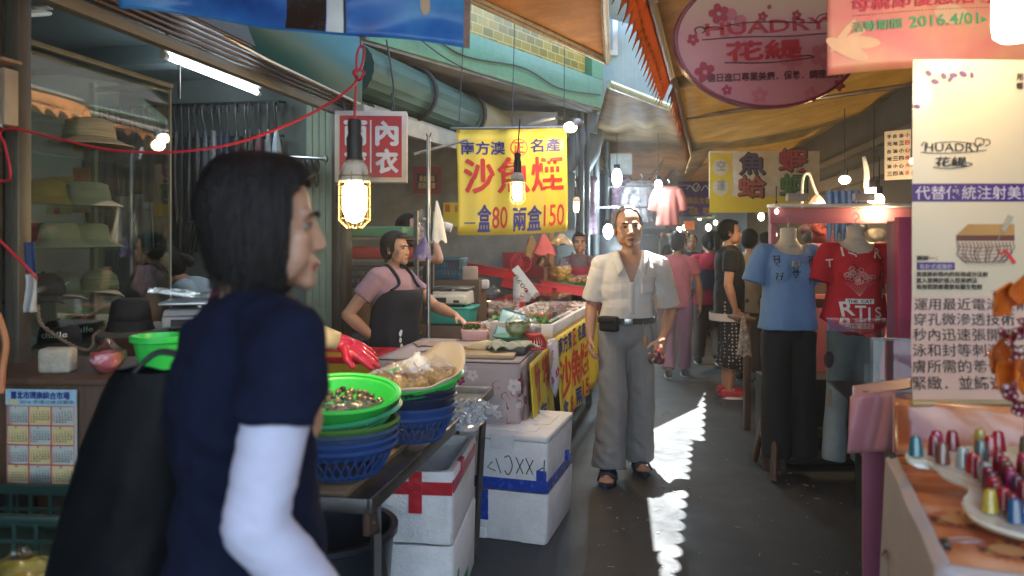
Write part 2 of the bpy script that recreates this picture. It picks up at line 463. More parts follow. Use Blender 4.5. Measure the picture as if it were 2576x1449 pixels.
def person(label,x,y,rz=0.0,H=1.62,j=None,vox=0.009,female=True,skin=None,hyaw=0.0,hpitch=0.0,hroll=0.0,fat=1.0,group=None,
           hands=((),()),z=0.0,eyes=True,toes=True,smile=0.0,glove=False):
 """root Empty + one continuous body mesh; the person faces -Y before rz; 'l' is on the viewer's left when it faces the viewer"""
 s = H / 1.70
 J = {k: Vector(v) * s for k,v in DEF.items()}
 for k,v in (j or {}).items(): J[k] = Vector(v) * s
 M = FR(x,y,z,rz)
 root = thing('person',label,'person',M,group)
 mb = MB(M)
 f = fat * s
 ax = (J['nec'] - J['pel']).normalized()
 rt = Vector((1,0,0)); rt = (J['shr'] - J['shl']).normalized()
 tor = Matrix((rt,ax.cross(rt).normalized(),ax)).transposed()
 hipw = 0.158 if female else 0.15
 mb.ell(J['pel'],(hipw*f,0.108*f,0.12*s),rot=tor)
 mb.ell(J['wai'],((0.125 if female else 0.138)*f,0.098*f,0.15*s),rot=tor)
 mb.ell(J['che'],((0.142 if female else 0.158)*f,0.108*f,0.165*s),rot=tor)
 if female:
  for k in (-1,1): mb.ell(J['che'] + rt*0.062*k*s - tor.col[1]*0.065*s - ax*0.035*s,(0.06*f,0.055*f,0.06*s))
 mb.capsule(J['shl'],0.052*f,J['shr'],0.052*f)
 for k in 'lr': mb.capsule(J['nec'] - ax*0.035*s,0.052*s,J['sh'+k] + ax*0.008*s,0.046*f)
 mb.capsule(J['nec'] - ax*0.06*s,0.075*s,J['nec'],0.056*s); mb.capsule(J['nec'],(0.047 if female else 0.056)*s,J['hea'] + (J['nec']-J['hea'])*0.25,(0.045 if female else 0.054)*s)
 for k in 'lr':
  sh,el,wr = J['sh'+k],J['el'+k],J['wr'+k]
  mb.capsule(sh,0.052*f,sh + (el-sh)*0.5,0.045*f); mb.capsule(sh + (el-sh)*0.4,0.045*f,el,0.037*f)
  mb.capsule(el,0.039*f,el + (wr-el)*0.35,0.041*f); mb.capsule(el + (wr-el)*0.35,0.040*f,wr,0.025*s)
  hi,kn,an = J['hi'+k],J['kn'+k],J['an'+k]
  mb.capsule(hi,0.083*f,kn,0.053*f); mb.capsule(kn,0.052*f,kn + (an-kn)*0.35,0.054*f); mb.capsule(kn + (an-kn)*0.35,0.053*f,an,0.035*s)
  fd = Vector((0,-1,0)) if ('f'+k) not in J else (J['f'+k] - Vector((an.x,an.y,J['f'+k].z))).normalized()
  tp = an + fd*0.155*s; tp.z = an.z - 0.055*s
  mb.capsule(an + fd*(-0.03*s) - Vector((0,0,0.048*s)),0.032*s,an + fd*0.10*s - Vector((0,0,0.052*s)),0.030*s); mb.capsule(an,0.034*s,an + fd*0.09*s - Vector((0,0,0.045*s)),0.028*s)
  sd = fd.cross(Vector((0,0,1)))
  for i in range(5): mb.capsule(an + fd*0.10*s + sd*(i-2)*0.016*s - Vector((0,0,0.06*s)),0.014*s,tp + sd*(i-2)*0.017*s - fd*0.006*abs(i-1.5)*s - Vector((0,0,0.010*s)),0.0105*s)
 for hi_,k in ((0,'l'),(1,'r')):
  h = dict(d=J['wr'+k] - J['el'+k],n=(-1 if k == 'l' else 1,0,0),side=-1 if k == 'l' else 1,curl=0.35,s=0.98*s)
  if hi_ < len(hands) and hands[hi_]: h.update(hands[hi_])
  if h.get('side') == 'auto': h.pop('side')
  # thumb forward (-Y) by default
  d = Vector(h['d']).normalized(); n = Vector(h['n']); n = (n - d*n.dot(d)).normalized()
  if 'thumb' in h:
   h['side'] = 1 if d.cross(n).dot(Vector(h.pop('thumb'))) > 0 else -1
  else:
   h['side'] = 1 if d.cross(n).dot(Vector((0,-1,0))) > 0 else -1
  hand_blobs(mb,J['wr'+k],**h)
 # head
 HR = Matrix.Rotation(hyaw,3,'Z') @ Matrix.Rotation(hpitch,3,'X') @ Matrix.Rotation(hroll,3,'Y')
 hs = s * (0.97 if female else 1.065)
 hp = J['hea']
 def h3(x,y,z): return hp + HR @ (Vector((x,y,z)) * hs)
 def he(c,r): mb.ell(h3(*c),tuple(q*hs for q in r),16,10,rot=HR)
 he((0,0.012,0.035),(0.076,0.094,0.088)); he((0,-0.022,-0.02),(0.066,0.070,0.085))
 he((0,-0.045,-0.072),(0.046 if female else 0.051,0.046,0.036)); he((0,-0.075,-0.098),(0.024,0.020,0.019))
 if not female:
  he((0,-0.040,-0.078),(0.058,0.050,0.030))
  for k in (-1,1): he((0.052*k,-0.030,-0.055),(0.020,0.042,0.045)); he((0.052*k,-0.050,-0.010),(0.022,0.026,0.030))
 for k in (-1,1):
  he((0.044*k,-0.058,-0.022),(0.024,0.026,0.024)); he((0.044*k,-0.030,-0.072),(0.024,0.038,0.031)); he((0.038*k,-0.052,-0.048),(0.030,0.032,0.036))
  he((0.077*k,0.014,-0.012),(0.010,0.021,0.033)); he((0.083*k,0.020,0.002),(0.007,0.014,0.018))
  he((0.012*k,-0.097,-0.038),(0.009,0.010,0.0075)); he((0.030*k,-0.076,0.026),(0.024,0.013,0.0075))
 mb.capsule(h3(0,-0.084,0.012),0.0085*hs,h3(0,-0.103 if female else -0.109,-0.032),(0.0108 if female else 0.0125)*hs)
 mb.capsule(h3(-0.019,-0.088,-0.0665 + smile),0.0068*hs,h3(0,-0.097,-0.0645),0.0072*hs); mb.capsule(h3(0.019,-0.088,-0.0665 + smile),0.0068*hs,h3(0,-0.097,-0.0645),0.0072*hs)
 mb.capsule(h3(-0.015,-0.087,-0.077),0.0070*hs,h3(0.015,-0.087,-0.077),0.0070*hs)
 for v in mb.bm.verts: v.co = v.co
 mb.M = Matrix()
 # voxel fuse works in world space already (frame M applied)
 out = voxel(mb,vox,5,0.5)
 hw = M @ hp; HRw = M.to_3x3() @ HR
 inv = HRw.inverted()
 # carve the eye sockets and the mouth line, colour lips
 for v in out.bm.verts:
  q = inv @ (v.co - hw) / hs
  if abs(q.x) < 0.08 and -0.13 < q.y < -0.03 and abs(q.z) < 0.11:
   for k in (-1,1):
    g = math.exp(-((q.x - 0.031*k)**2/0.00030 + (q.z - 0.004)**2/0.00010))
    q.y += 0.0085*g
   g = math.exp(-((q.z + 0.0712 - smile*abs(q.x)*40)**2/0.000012)) * (1 if abs(q.x) < 0.024 else 0)
   q.y += 0.004*g
   v.co = hw + HRw @ (q * hs)
 for fc in out.bm.faces:
  q = inv @ (fc.calc_center_median() - hw) / hs
  if abs(q.x) < 0.024 and -0.115 < q.y < -0.06 and abs(q.z + 0.071) < 0.0095 - 0.2*abs(q.x)*abs(q.x)*40: fc.material_index = 1
 body = out.build('body',[skin or skin_w,lip],root,ang=180)
 if eyes:
  for k in (-1,1):
   e = MB(); c = hw + HRw @ (Vector((0.031*k,-0.0725,0.003)) * hs)
   e.ell(c,(0.0130*hs,0.0098*hs,0.0042*hs),12,8,rot=HRw); e.mi = 1
   e.ell(c + HRw @ Vector((0,-0.0065*hs,0)),(0.0074*hs,0.0050*hs,0.0043*hs),10,6,rot=HRw)
   e.capsule(hw + HRw @ (Vector((0.019*k,-0.0815,0.0062))*hs),0.0016*hs,hw + HRw @ (Vector((0.031*k,-0.0825,0.0082))*hs),0.0020*hs,6); e.capsule(hw + HRw @ (Vector((0.031*k,-0.0825,0.0082))*hs),0.0020*hs,hw + HRw @ (Vector((0.044*k,-0.0755,0.0055))*hs),0.0015*hs,6)
   e.build('eye',[eyew,eyek],root)
   b = MB()
   b.capsule(hw + HRw @ (Vector((0.014*k,-0.094,0.0225))*hs),0.0032*hs,hw + HRw @ (Vector((0.030*k,-0.0930,0.0285))*hs),0.0034*hs,8)
   b.capsule(hw + HRw @ (Vector((0.030*k,-0.0930,0.0285))*hs),0.0034*hs,hw + HRw @ (Vector((0.050*k,-0.0800,0.0235))*hs),0.0022*hs,8)
   b.build('eyebrow',hair_k,root)
 info = dict(root=root,J=J,M=M,s=s,f=f,hw=hw,HR=HRw,hs=hs,tor=M.to_3x3() @ tor,W=lambda v: M @ Vector(v),inv=inv)
 return info
def strands(p,bm,n,z0,z1,seed=1,wid=0.0026,rag=0.012,lift=0.0018):
 """loose locks of hair laid over the fused hair shape, with an uneven lower edge"""
 from mathutils.bvhtree import BVHTree
 bvh = BVHTree.FromBMesh(bm); rg = random.Random(seed); hs = p['hs']
 for i in range(n):
  a = rg.uniform(0,2*math.pi); za = z0 - rg.random()**1.5*0.10; zb = max(z1 - rg.uniform(-0.3,1)*rag,za - rg.uniform(0.05,0.30)); da = rg.uniform(-.25,.25); ww = wid*rg.uniform(0.5,1.5)
  pts = []; lf = rg.choice((0.6,1,1,1.6,2.6,3.6))
  for k in range(9):
   t = k/8; z = za + (zb - za)*t; aa = a + da*t*t
   d = Vector((math.cos(aa),math.sin(aa),0.0)); o = Vector((0,0.015,z)) + d*0.3
   O = p['hw'] + p['HR'] @ (o*hs); D = -(p['HR'] @ d)
   h = bvh.ray_cast(O,D,0.27*hs)
   if h[0] is None:
    if z < z1 + 0.004 and len(pts) > 3: h = (pts[-1][0] + p['HR'] @ Vector((0,0,z - zp))*hs,None)
    else:
     if len(pts) > 2: break
     pts = []; continue
   pts.append((h[0] - D*lift*lf*hs if h[1] is not None else h[0],D)); zp = z
  if len(pts) < 4: continue
  L = []
  for k,(q,D) in enumerate(pts):
   tg = (pts[min(k+1,len(pts)-1)][0] - pts[max(k-1,0)][0]); sd = tg.cross(D)
   sd = sd.normalized() if sd.length > 1e-9 else Vector((1,0,0)); w2 = ww*hs*math.sin(math.pi*(0.15 + 0.8*k/(len(pts)-1)))
   L.append((bm.verts.new(q + sd*w2),bm.verts.new(q - D*0.0008),bm.verts.new(q - sd*w2)))
  for x,y in zip(L,L[1:]):
   bm.faces.new((x[0],x[1],y[1],y[0])); bm.faces.new((x[1],x[2],y[2],y[1]))
def headmb(p,blobs,name,m,vox=0.007,sm=3,fold=0.0,fs=(60,60,8),cut=None,amp2=0.0):
 """hair, caps: fused blobs given in head coordinates ((x,y,z),(rx,ry,rz)) or ((x,y,z),r0,(x,y,z),r1)"""
 mb = MB()
 for b in blobs:
  if len(b) == 2: mb.ell(p['hw'] + p['HR'] @ (Vector(b[0])*p['hs']),tuple(q*p['hs'] for q in b[1]),20,12,rot=p['HR'])
  else: mb.capsule(p['hw'] + p['HR'] @ (Vector(b[0])*p['hs']),b[1]*p['hs'],p['hw'] + p['HR'] @ (Vector(b[2])*p['hs']),b[3]*p['hs'])
 out = voxel(mb,vox,sm)
 if cut:
  dele = [v for v in out.bm.verts if cut(p['inv'] @ (v.co - p['hw']) / p['hs'])]
  bmesh.ops.delete(out.bm,geom=dele,context='VERTS')
 if fold:
  out.bm.normal_update()
  for v in out.bm.verts:
   q = p['inv'] @ (v.co - p['hw']) / p['hs']
   a = math.atan2(q.x,q.y)
   d = noise.noise(Vector((a*fs[0]/12,q.z*fs[2],3.1))) + 0.5*noise.noise(Vector((a*fs[0]/4,q.z*fs[2]*2,9.1)))
   v.co += v.normal * fold * d
 if name == 'hair' and fold: strands(p,out.bm,int(160 if vox > 0.0085 else 420),0.125,-0.10,3,0.0022)
 return out.build(name,m,p['root'],ang=180)
def frus(mb,a,ra,b,rb,n=18,flat=None):
 mb.tube([a,a + (b-a)*0.33,a + (b-a)*0.66,b],[ra,ra + (rb-ra)*0.33,ra + (rb-ra)*0.66,rb],n)
def shirt(p,name,m,hem=0.82,sleeve=0.55,loose=0.016,neck=None,vox=0.009,fold=0.006,ffreq=(9,9,6),sleeve_r=0.064,hemw=1.0,seed=0.0,apronish=False,sm=4,belly=0.0):
 J,s,f,W = p['J'],p['s'],p['f'],p['W']
 mb = MB()
 tor = p['tor']
 def E(k,r,off=(0,0,0)): mb.ell(W(J[k] + Vector(off)*s),(r[0]*f + loose,r[1]*f + loose,r[2]*s + loose),20,12,rot=tor)
 E('che',(0.152,0.110,0.165)); E('wai',(0.136,0.104 + belly,0.15))
 mb.ell(W((J['che'] + J['wai'])/2),((0.138 if belly == 0 else 0.152)*f + loose,0.104*f + loose + belly,0.15*s),20,12,rot=tor)
 ax = (J['nec'] - J['pel']).normalized()
 hemc = J['wai'] + (J['pel'] - J['wai']) * ((1.07 - hem) / 0.14)
 a = J['wai']
 sx,sy = (0.150*f*hemw + loose),(0.108*f*hemw + loose)
 rings = 5
 prev = None
 M3 = tor
 for i in range(rings + 1):
  t = i / rings
  c = W(a + (hemc - a) * t)
  kx = (0.140*f + loose) * (1-t) + sx * t; ky = ((0.106 + belly)*f + loose) * (1-t) + sy * t
  rg = mb._v([c + M3 @ Vector((kx*math.cos(2*math.pi*q/24),ky*math.sin(2*math.pi*q/24),0)) for q in range(24)])
  if prev: mb.bridge(prev,rg)
  else: mb._f(rg[::-1])
  prev = rg
 mb._f(prev)
 mb.capsule(W(J['shl']),0.055*f + loose*0.4,W(J['shr']),0.055*f + loose*0.4)
 mb.capsule(W(J['nec'] - ax*0.07*s),0.085*s,W(J['nec'] - ax*0.03*s),0.064*s)
 for k in 'lr': mb.capsule(W(J['nec'] - ax*0.045*s),0.056*s + loose*0.5,W(J['sh'+k] + ax*0.010*s),0.052*f + loose*0.55)
 for k in 'lr':
  sh,el,wr = J['sh'+k],J['el'+k],J['wr'+k]
  mb.ell(W(sh),0.053*f + loose*0.5)
  if sleeve <= 1.0: frus(mb,W(sh + (el-sh)*0.06),0.054*f + loose*0.6,W(sh + (el-sh)*sleeve),sleeve_r*f)
  else:
   frus(mb,W(sh),0.058*f + loose*0.7,W(el),0.048*f); mb.ell(W(el),0.047*f); frus(mb,W(el),0.047*f,W(el + (wr-el)*(sleeve-1)),0.042*f)
 out = voxel(mb,vox,sm)
 inv = p['M'].inverted()
 if neck:
  dele = [v for v in out.bm.verts if neck((inv @ v.co) / s)]
  bmesh.ops.delete(out.bm,geom=dele,context='VERTS')
 out.bm.normal_update()
 for v in out.bm.verts:
  q = inv @ v.co
  d = noise.noise(Vector((q.x*ffreq[0] + seed,q.y*ffreq[1],q.z*ffreq[2] + q.x*5))) + 0.55*noise.noise(Vector((q.x*ffreq[0]*2.3,q.y*ffreq[1]*2.3 + seed,q.z*ffreq[2]*3.0 - q.x*9)))
  d += 1.1*(0.22 - min(0.45,abs(noise.noise(Vector((q.x*6 + seed,q.y*6 + 4,q.z*11 + q.x*7)))))) 
  v.co += v.normal * fold * d
 return out.build(name,m,p['root'],ang=180)
def trousers(p,name,m,top=0.99,hem=0.10,rk=0.075,rh=0.078,loose=0.012,vox=0.009,fold=0.006,seed=0.0,sm=3,crease=0.0):
 J,s,f,W = p['J'],p['s'],p['f'],p['W']
 mb = MB(); tor = p['tor']
 mb.ell(W(J['pel'] - Vector((0,0,0.03*s))),(0.155*f + loose,0.112*f + loose,0.12*s),20,12,rot=tor)
 c0,c1 = W(J['pel']),W(J['pel'] + (J['wai'] - J['pel']) * ((top - 0.93)/0.14))
 rg0 = mb._v([c0 + tor @ Vector(((0.154*f + loose)*math.cos(2*math.pi*q/24),(0.110*f + loose)*math.sin(2*math.pi*q/24),0)) for q in range(24)])
 rg1 = mb._v([c1 + tor @ Vector(((0.140*f + loose)*math.cos(2*math.pi*q/24),(0.104*f + loose)*math.sin(2*math.pi*q/24),0)) for q in range(24)])
 mb.bridge(rg0,rg1); mb._f(rg0[::-1]); mb._f(rg1)
 for k in 'lr':
  hi,kn,an = J['hi'+k],J['kn'+k],J['an'+k]
  mb.capsule(W(hi),0.088*f + loose,W(kn),rk*f,18)
  t = (hem - 0.085) / (0.49 - 0.085)
  e = an + (kn - an) * t
  if hem < 0.48: frus(mb,W(kn),rk*f,W(e),rh*f,20)
 out = voxel(mb,vox,sm)
 inv = p['M'].inverted(); out.bm.normal_update()
 for v in out.bm.verts:
  q = inv @ v.co
  d = noise.noise(Vector((q.x*14 + seed,q.y*14,q.z*4))) + 0.6*noise.noise(Vector((q.x*7,q.y*7 + seed,q.z*16 + q.x*12))) + 1.3*(0.2 - min(0.45,abs(noise.noise(Vector((q.x*8 + seed,q.y*8,q.z*(5 if q.z > 0.25 else 13) + q.x*6))))))
  v.co += v.normal * fold * d
 return out.build(name,m,p['root'],ang=180)
def shoes(p,m,sole=None,vox=0.006,kind='shoe'):
 J,s = p['J'],p['s']
 for k in 'lr':
  an = J['an'+k]; fd = Vector((0,-1,0)) if ('f'+k) not in J else (J['f'+k] - Vector((an.x,an.y,J['f'+k].z))).normalized()
  sd = fd.cross(Vector((0,0,1)))
  mb = MB(p['M'])
  base = an - Vector((0,0,0.085*s))
  def pt(a,b,z): return base + fd*a*s + sd*b*s + Vector((0,0,z*s))
  if kind == 'shoe':
   mb.capsule(pt(-0.045,0,0.036),0.040*s,pt(0.10,0,0.034),0.043*s); mb.capsule(pt(0.06,0.0,0.045),0.045*s,pt(0.155,0,0.030),0.034*s)
   mb.capsule(pt(-0.04,0,0.06),0.038*s,pt(0.03,0,0.06),0.038*s)
   o = voxel(mb,vox,3)
   o = o.build('shoe',m,p['root'],ang=180)
   if sole:
    b = MB(p['M']); n = 22
    pts = [(0.055 + 0.125*math.cos(2*math.pi*i/n),(0.047 - 0.006*math.cos(2*math.pi*i/n))*math.sin(2*math.pi*i/n)) for i in range(n)]
    b.prism(pts,lambda u,v,d: pt(u,v,0.002 + d),0.022); b.build('sole',sole,o)
  else:
   b = MB(p['M']); n = 24
   pts = [(0.055 + 0.138*math.cos(2*math.pi*i/n),(0.050 + 0.007*math.cos(2*math.pi*i/n))*math.sin(2*math.pi*i/n)) for i in range(n)]
   b.prism(pts,lambda u,v,d: pt(u,v,0.001 + d),0.024)
   o = b.build('slipper',m,p['root'])
   st = MB(p['M'])
   def fn(u,v):
    a = math.pi*u; return pt(0.035 + 0.075*v,0.056*math.cos(a),0.016 + (0.082 - 0.038*v)*math.sin(a)**0.7)
   st.grid(fn,16,5); st.build('strap',m,o,solid=0.006)
# ================================================================ THE SETTING
# ---- ground: dark damp asphalt, one sheet
m,N,L,b = node_mat('dark asphalt')
tc = N.new('ShaderNodeTexCoord')
n1 = N.new('ShaderNodeTexNoise'); n1.inputs['Scale'].default_value = 1.9; n1.inputs['Detail'].default_value = 10; n1.inputs['Roughness'].default_value = 0.74; n1.inputs['Distortion'].default_value = 0.5
n2 = N.new('ShaderNodeTexNoise'); n2.inputs['Scale'].default_value = 220; n2.inputs['Detail'].default_value = 4
n3 = N.new('ShaderNodeTexVoronoi'); n3.inputs['Scale'].default_value = 26
for n in (n1,n2,n3): L.new(tc.outputs['Object'],n.inputs['Vector'])
cr = N.new('ShaderNodeValToRGB'); cr.color_ramp.elements[0].position = 0.32; cr.color_ramp.elements[0].color = (0.018,0.023,0.028,1); cr.color_ramp.elements[1].position = 0.72; cr.color_ramp.elements[1].color = (0.066,0.074,0.080,1)
L.new(n1.outputs['Fac'],cr.inputs[0])
mx = N.new('ShaderNodeMix'); mx.data_type = 'RGBA'; mx.blend_type = 'MULTIPLY'; mx.inputs['Factor'].default_value = 0.6
c2 = N.new('ShaderNodeValToRGB'); c2.color_ramp.elements[0].position = 0.35; c2.color_ramp.elements[0].color = (0.35,0.35,0.35,1); c2.color_ramp.elements[1].position = 0.68; c2.color_ramp.elements[1].color = (1.5,1.5,1.5,1)
L.new(n2.outputs['Fac'],c2.inputs[0]); L.new(cr.outputs[0],mx.inputs['A']); L.new(c2.outputs[0],mx.inputs['B'])
lt = N.new('ShaderNodeMath'); lt.operation = 'LESS_THAN'; lt.inputs[1].default_value = 0.055; L.new(n3.outputs['Distance'],lt.inputs[0])
m5 = N.new('ShaderNodeMix'); m5.data_type = 'RGBA'; m5.inputs['B'].default_value = (0.16,0.16,0.15,1); L.new(mx.outputs['Result'],m5.inputs['A']); L.new(lt.outputs[0],m5.inputs['Factor'])
L.new(m5.outputs['Result'],b.inputs['Base Color'])
rr = N.new('ShaderNodeMapRange'); rr.inputs['From Min'].default_value = 0.35; rr.inputs['From Max'].default_value = 0.65; rr.inputs['To Min'].default_value = 0.42; rr.inputs['To Max'].default_value = 0.75; L.new(n1.outputs['Fac'],rr.inputs[0]); L.new(rr.outputs[0],b.inputs['Roughness'])
bu = N.new('ShaderNodeBump'); bu.inputs['Strength'].default_value = 0.5; bu.inputs['Distance'].default_value = 0.006; L.new(n2.outputs['Fac'],bu.inputs['Height']); L.new(bu.outputs[0],b.inputs['Normal'])
asphalt = m
g = MB(); g.grid(lambda u,v: Vector((-30 + 60*u,-30 + 90*v,0)),30,45)
tag(g.build('ground',asphalt,origin=(0,0,0)),kind='structure')
# scraps trodden into the asphalt
g = MB(); rg = random.Random(3)
for i in range(150):
 y = 3.2 + 5.5 * rg.random()**1.4; x = 0.25 + 0.19*(y - 3.4) + rg.random()*1.5; a = rg.random()*6.3; l = rg.choice([0.004,0.006,0.008,0.012,0.03]); w = 0.0035 if l > 0.02 else l*0.7
 g.box((x,y,0.004),(l,w,0.004),rz=a)
tag(g.build('litter',mat('pale paper scraps',(0.26,0.26,0.25),0.8)),kind='stuff',label='small pale scraps trodden into the dark asphalt')
# ---- left shop (the hat and umbrella shop)
S0 = (-1.77,2.73)
SF = AF(*S0)
def S(x,y,z=0.0): return SF @ Vector((x,y,z))
plaster = mat('grey plaster',(0.13,0.155,0.15),0.8,var=0.12,vs=2,dirt=0.35,bump=0.1)
ceil = mat('painted ceiling',(0.13,0.175,0.185),0.8,var=0.1,vs=2)
palegreen = mat('pale green panel',(0.27,0.33,0.25),0.6,var=0.1,vs=3,dirt=0.25)
darkpost = mat('dark stained post',(0.05,0.036,0.026),0.45,var=0.3,vs=5,dirt=0.3)
greypost = mat('grubby metal post',(0.10,0.095,0.078),0.42,0.5,0.2,6,dirt=0.7,bump=0.1)
sb = thing('shop_building','open fronted hat and umbrella shop with grey walls, ceiling and metal shutter rail','building',SF)
w = MB(SF); w.box((-2.7,1.0,1.5),(0.1,4.6,3.0)); w.box((-1.345,3.0,1.5),(2.59,0.1,3.0)); w.box((-1.40,-0.9,1.5),(2.48,0.1,3.0)); w.box((-0.20,-4.0,1.6),(0.1,6.1,3.2))  # last box: unseen neighbour wall left of camera, added to block side sky light
w.build('wall',plaster,sb)
w = MB(SF); w.box((-1.35,1.05,2.76),(2.58,3.78,0.08)); w.box((-1.35,2.0,2.66),(2.5,0.16,0.12)); w.build('ceiling',ceil,sb)
w = MB(SF); w.box((-1.35,1.05,3.08),(2.9,4.1,0.12)); w.build('roof',mat('grey concrete',(0.25,0.25,0.24),0.8,var=0.2,dirt=0.4),sb)
w = MB(SF)
for i in range(6): w.box((-0.29 + 0.052*i,2.935,1.45),(0.049,0.02,2.5),bev=0.003)
w.build('wall_panel',palegreen,sb)
w = MB(SF); w.box((-0.005,0.0,1.39),(0.052,0.06,2.78),bev=0.004); w.box((-0.012,-0.035,1.39),(0.028,0.008,2.78)); w.build('pillar',greypost,sb)
w = MB(SF); w.box((-0.08,-0.12,1.5),(0.12,0.14,3.0),bev=0.005); w.build('post',darkpost,sb)
w = MB(SF); w.box((-0.02,2.90,1.5),(0.11,0.12,3.0),bev=0.004); w.box((-0.02,2.82,1.45),(0.05,0.03,2.9),bev=0.003); w.build('post',darkpost,sb)
w = MB(SF); w.box((0.0,1.0,2.415),(0.05,3.9,0.055),bev=0.004); w.build('shutter_rail',mat('beige rail',(0.18,0.16,0.115),0.5,0.3,0.2,4,dirt=0.6),sb)
w = MB(SF)
for i in range(5): w.box((0.03 + 0.012*i,1.0,2.457 + 0.022*i),(0.03,3.9,0.012),bev=0.002)
w.build('shutter_track',mat('brown track',(0.13,0.075,0.05),0.35,0.6,0.2,5),sb)
w = MB(SF); w.box((0.04,1.0,2.75),(0.12,3.9,0.40)); w.build('fascia',mat('dark fascia',(0.035,0.04,0.042),0.4,0.3,0.3,3),sb)
# ---- corner building: green mosaic beam, yellow tiles, roller shutter
p0 = Vector((-1.41,5.34,0)); B2A = math.atan2(0.818,0.575)
BF = FR(p0.x,p0.y,0,B2A)          # local x along the beam, y away from the alley
cb = thing('corner_building','corner building with green mosaic beam and yellow tiled upper wall','building',BF)
mos = two_tone('green mosaic',(0.075,0.27,0.175),(0.06,0.23,0.15),scale=1.0,bw=0.05,rh=0.05,msize=0.003,mortar=(0.11,0.20,0.15),rot=(R(90),0,0),dirt=0.35)
ytile = two_tone('yellow glazed tile',(0.30,0.26,0.035),(0.15,0.15,0.018),scale=1.0,bw=0.16,rh=0.085,msize=0.004,mortar=(0.5,0.46,0.25),rot=(R(90),0,0),rough=0.2,dirt=0.25)
soff = mat('stained concrete',(0.18,0.165,0.14),0.85,var=0.3,vs=4,dirt=0.8,bump=0.4,bs=14)
w = MB(BF); w.box((2.15,0.14,3.18),(4.3,0.28,0.34),bev=0.01); w.box((4.17,0.30,3.9),(0.26,0.6,1.1)); w.build('beam',mos,cb)
w = MB(BF); w.box((1.95,0.17,4.1),(4.1,0.20,1.5)); w.build('tile_band',ytile,cb)
w = MB(BF); w.box((2.15,0.85,3.06),(4.3,1.14,0.06)); w.box((2.15,0.12,3.0),(4.28,0.2,0.03)); w.build('soffit',soff,cb)
w = MB(BF); w.box((2.1,1.8,1.6),(6.4,0.1,3.2)); w.build('wall',mat('cream shop wall',(0.30,0.29,0.24),0.7,var=0.2,vs=2,dirt=0.5),cb)
w = MB(BF); w.box((2.0,0.9,4.95),(4.8,3.0,0.12)); w.build('roof',MATS['grey concrete'],cb)
# shutter drum
d0 = Vector((-1.16,5.45,2.72)); d1 = Vector((-0.22,8.1,2.70)); dv = (d1 - d0).normalized()
w = MB()
up = Vector((0,0,1)); sd = dv.cross(up).normalized()
for (a,b_,r) in ((0,0.72,0.19),):
 n = 40
 rows = []
 for k in range(2):
  c = d0 + (d1 - d0) * (a,b_)[k]
  rows.append(w._v([c + sd*((r + 0.006*(i % 2))*math.cos(2*math.pi*i/n)) + up*((r + 0.006*(i % 2))*math.sin(2*math.pi*i/n)) for i in range(n)]))
 w.bridge(rows[0],rows[1]); w._f(rows[0]); w._f(rows[1][::-1])
w.build('roller_shutter',mat('green shutter steel',(0.035,0.085,0.06),0.55,0.3,0.25,5,dirt=0.6),cb,ang=20)
for t in (0.35,0.74):
 w = MB(); c = d0 + (d1 - d0)*t
 w.tube([c + sd*0.22*math.cos(a) + up*0.22*math.sin(a) for a in [R(100 - 18*i) for i in range(13)]],0.02,6)
 w.build('shutter_bracket',mat('dark bracket',(0.02,0.018,0.016),0.6),cb)
w = MB(); w.cyl(d0 + (d1-d0)*0.75,d0 + (d1-d0)*1.2,0.20,n=28); w.build('shutter_cover',mat('mossy cream cover',(0.36,0.34,0.19),0.55,var=0.2,vs=3,dirt=0.55),cb)
w = MB(); w.tube([d0 + Vector((0.1,0.25,-0.24)),d1 + Vector((0.3,0.6,-0.26))],0.035,8); w.box(tuple(d0 + (d1-d0)*0.5 + Vector((0.12,0,-0.33))),(0.06,3.0,0.13),rz=-math.atan2(dv.x,dv.y)); w.build('lintel',mat('cream lintel',(0.34,0.32,0.24),0.6,var=0.2,dirt=0.5),cb)
# cables drooping along the beam
def cable(name,pts,r,m,label,n=8):
 w = MB(); w.tube(smoothpath(pts,n),r,6)
 return tag(w.build(name,m),label,'cable')
ckm = mat('black cable',(0.02,0.02,0.02),0.5)
bl = lambda x,z,o=-0.02: BF @ Vector((x,o,z))
cable('cable',[bl(0.9,3.35),bl(1.6,3.12),bl(2.6,3.18),bl(3.3,3.09),bl(4.2,3.16)],0.008,ckm,'black cable drooping along the green mosaic beam')
cable('cable',[bl(0.2,3.5),bl(1.3,3.05,-0.06),bl(2.2,2.98,-0.05),bl(3.4,2.96,-0.04),bl(4.25,2.9)],0.006,ckm,'thin cable under the lower edge of the green mosaic beam')
cable('cable',[P(972,100,5.6),P(985,180,5.6),P(990,235,5.6),P(978,330,5.5)],0.007,ckm,'dark twisted cable hanging above the red sign box')
# side of the corner building along the alley and everything further
aw = thing('alley_building','dim building with stained walls on the left of the alley behind the yellow banner','building',FR(1.1,8.95,0,0))
aF = AF(1.1,8.95)
w = MB(aF); w.box((-0.35,0.62,3.2),(0.5,1.2,0.9)); w.box((-0.45,9.0,2.0),(0.3,17,4.0)); w.box((-0.9,0.6,1.5),(1.0,0.4,3.0)); w.build('wall',mat('alley wall',(0.16,0.17,0.16),0.8,var=0.3,vs=2,dirt=0.6),aw)
for i in range(5):
 w = MB(aF); w.box((-0.27,2.2 + 3.0*i,2.3),(0.08,1.6,0.7),bev=0.01); w.build('signboard',mat('pale signboard',(0.30,0.34,0.36),0.5,var=0.3,vs=1.5),aw)
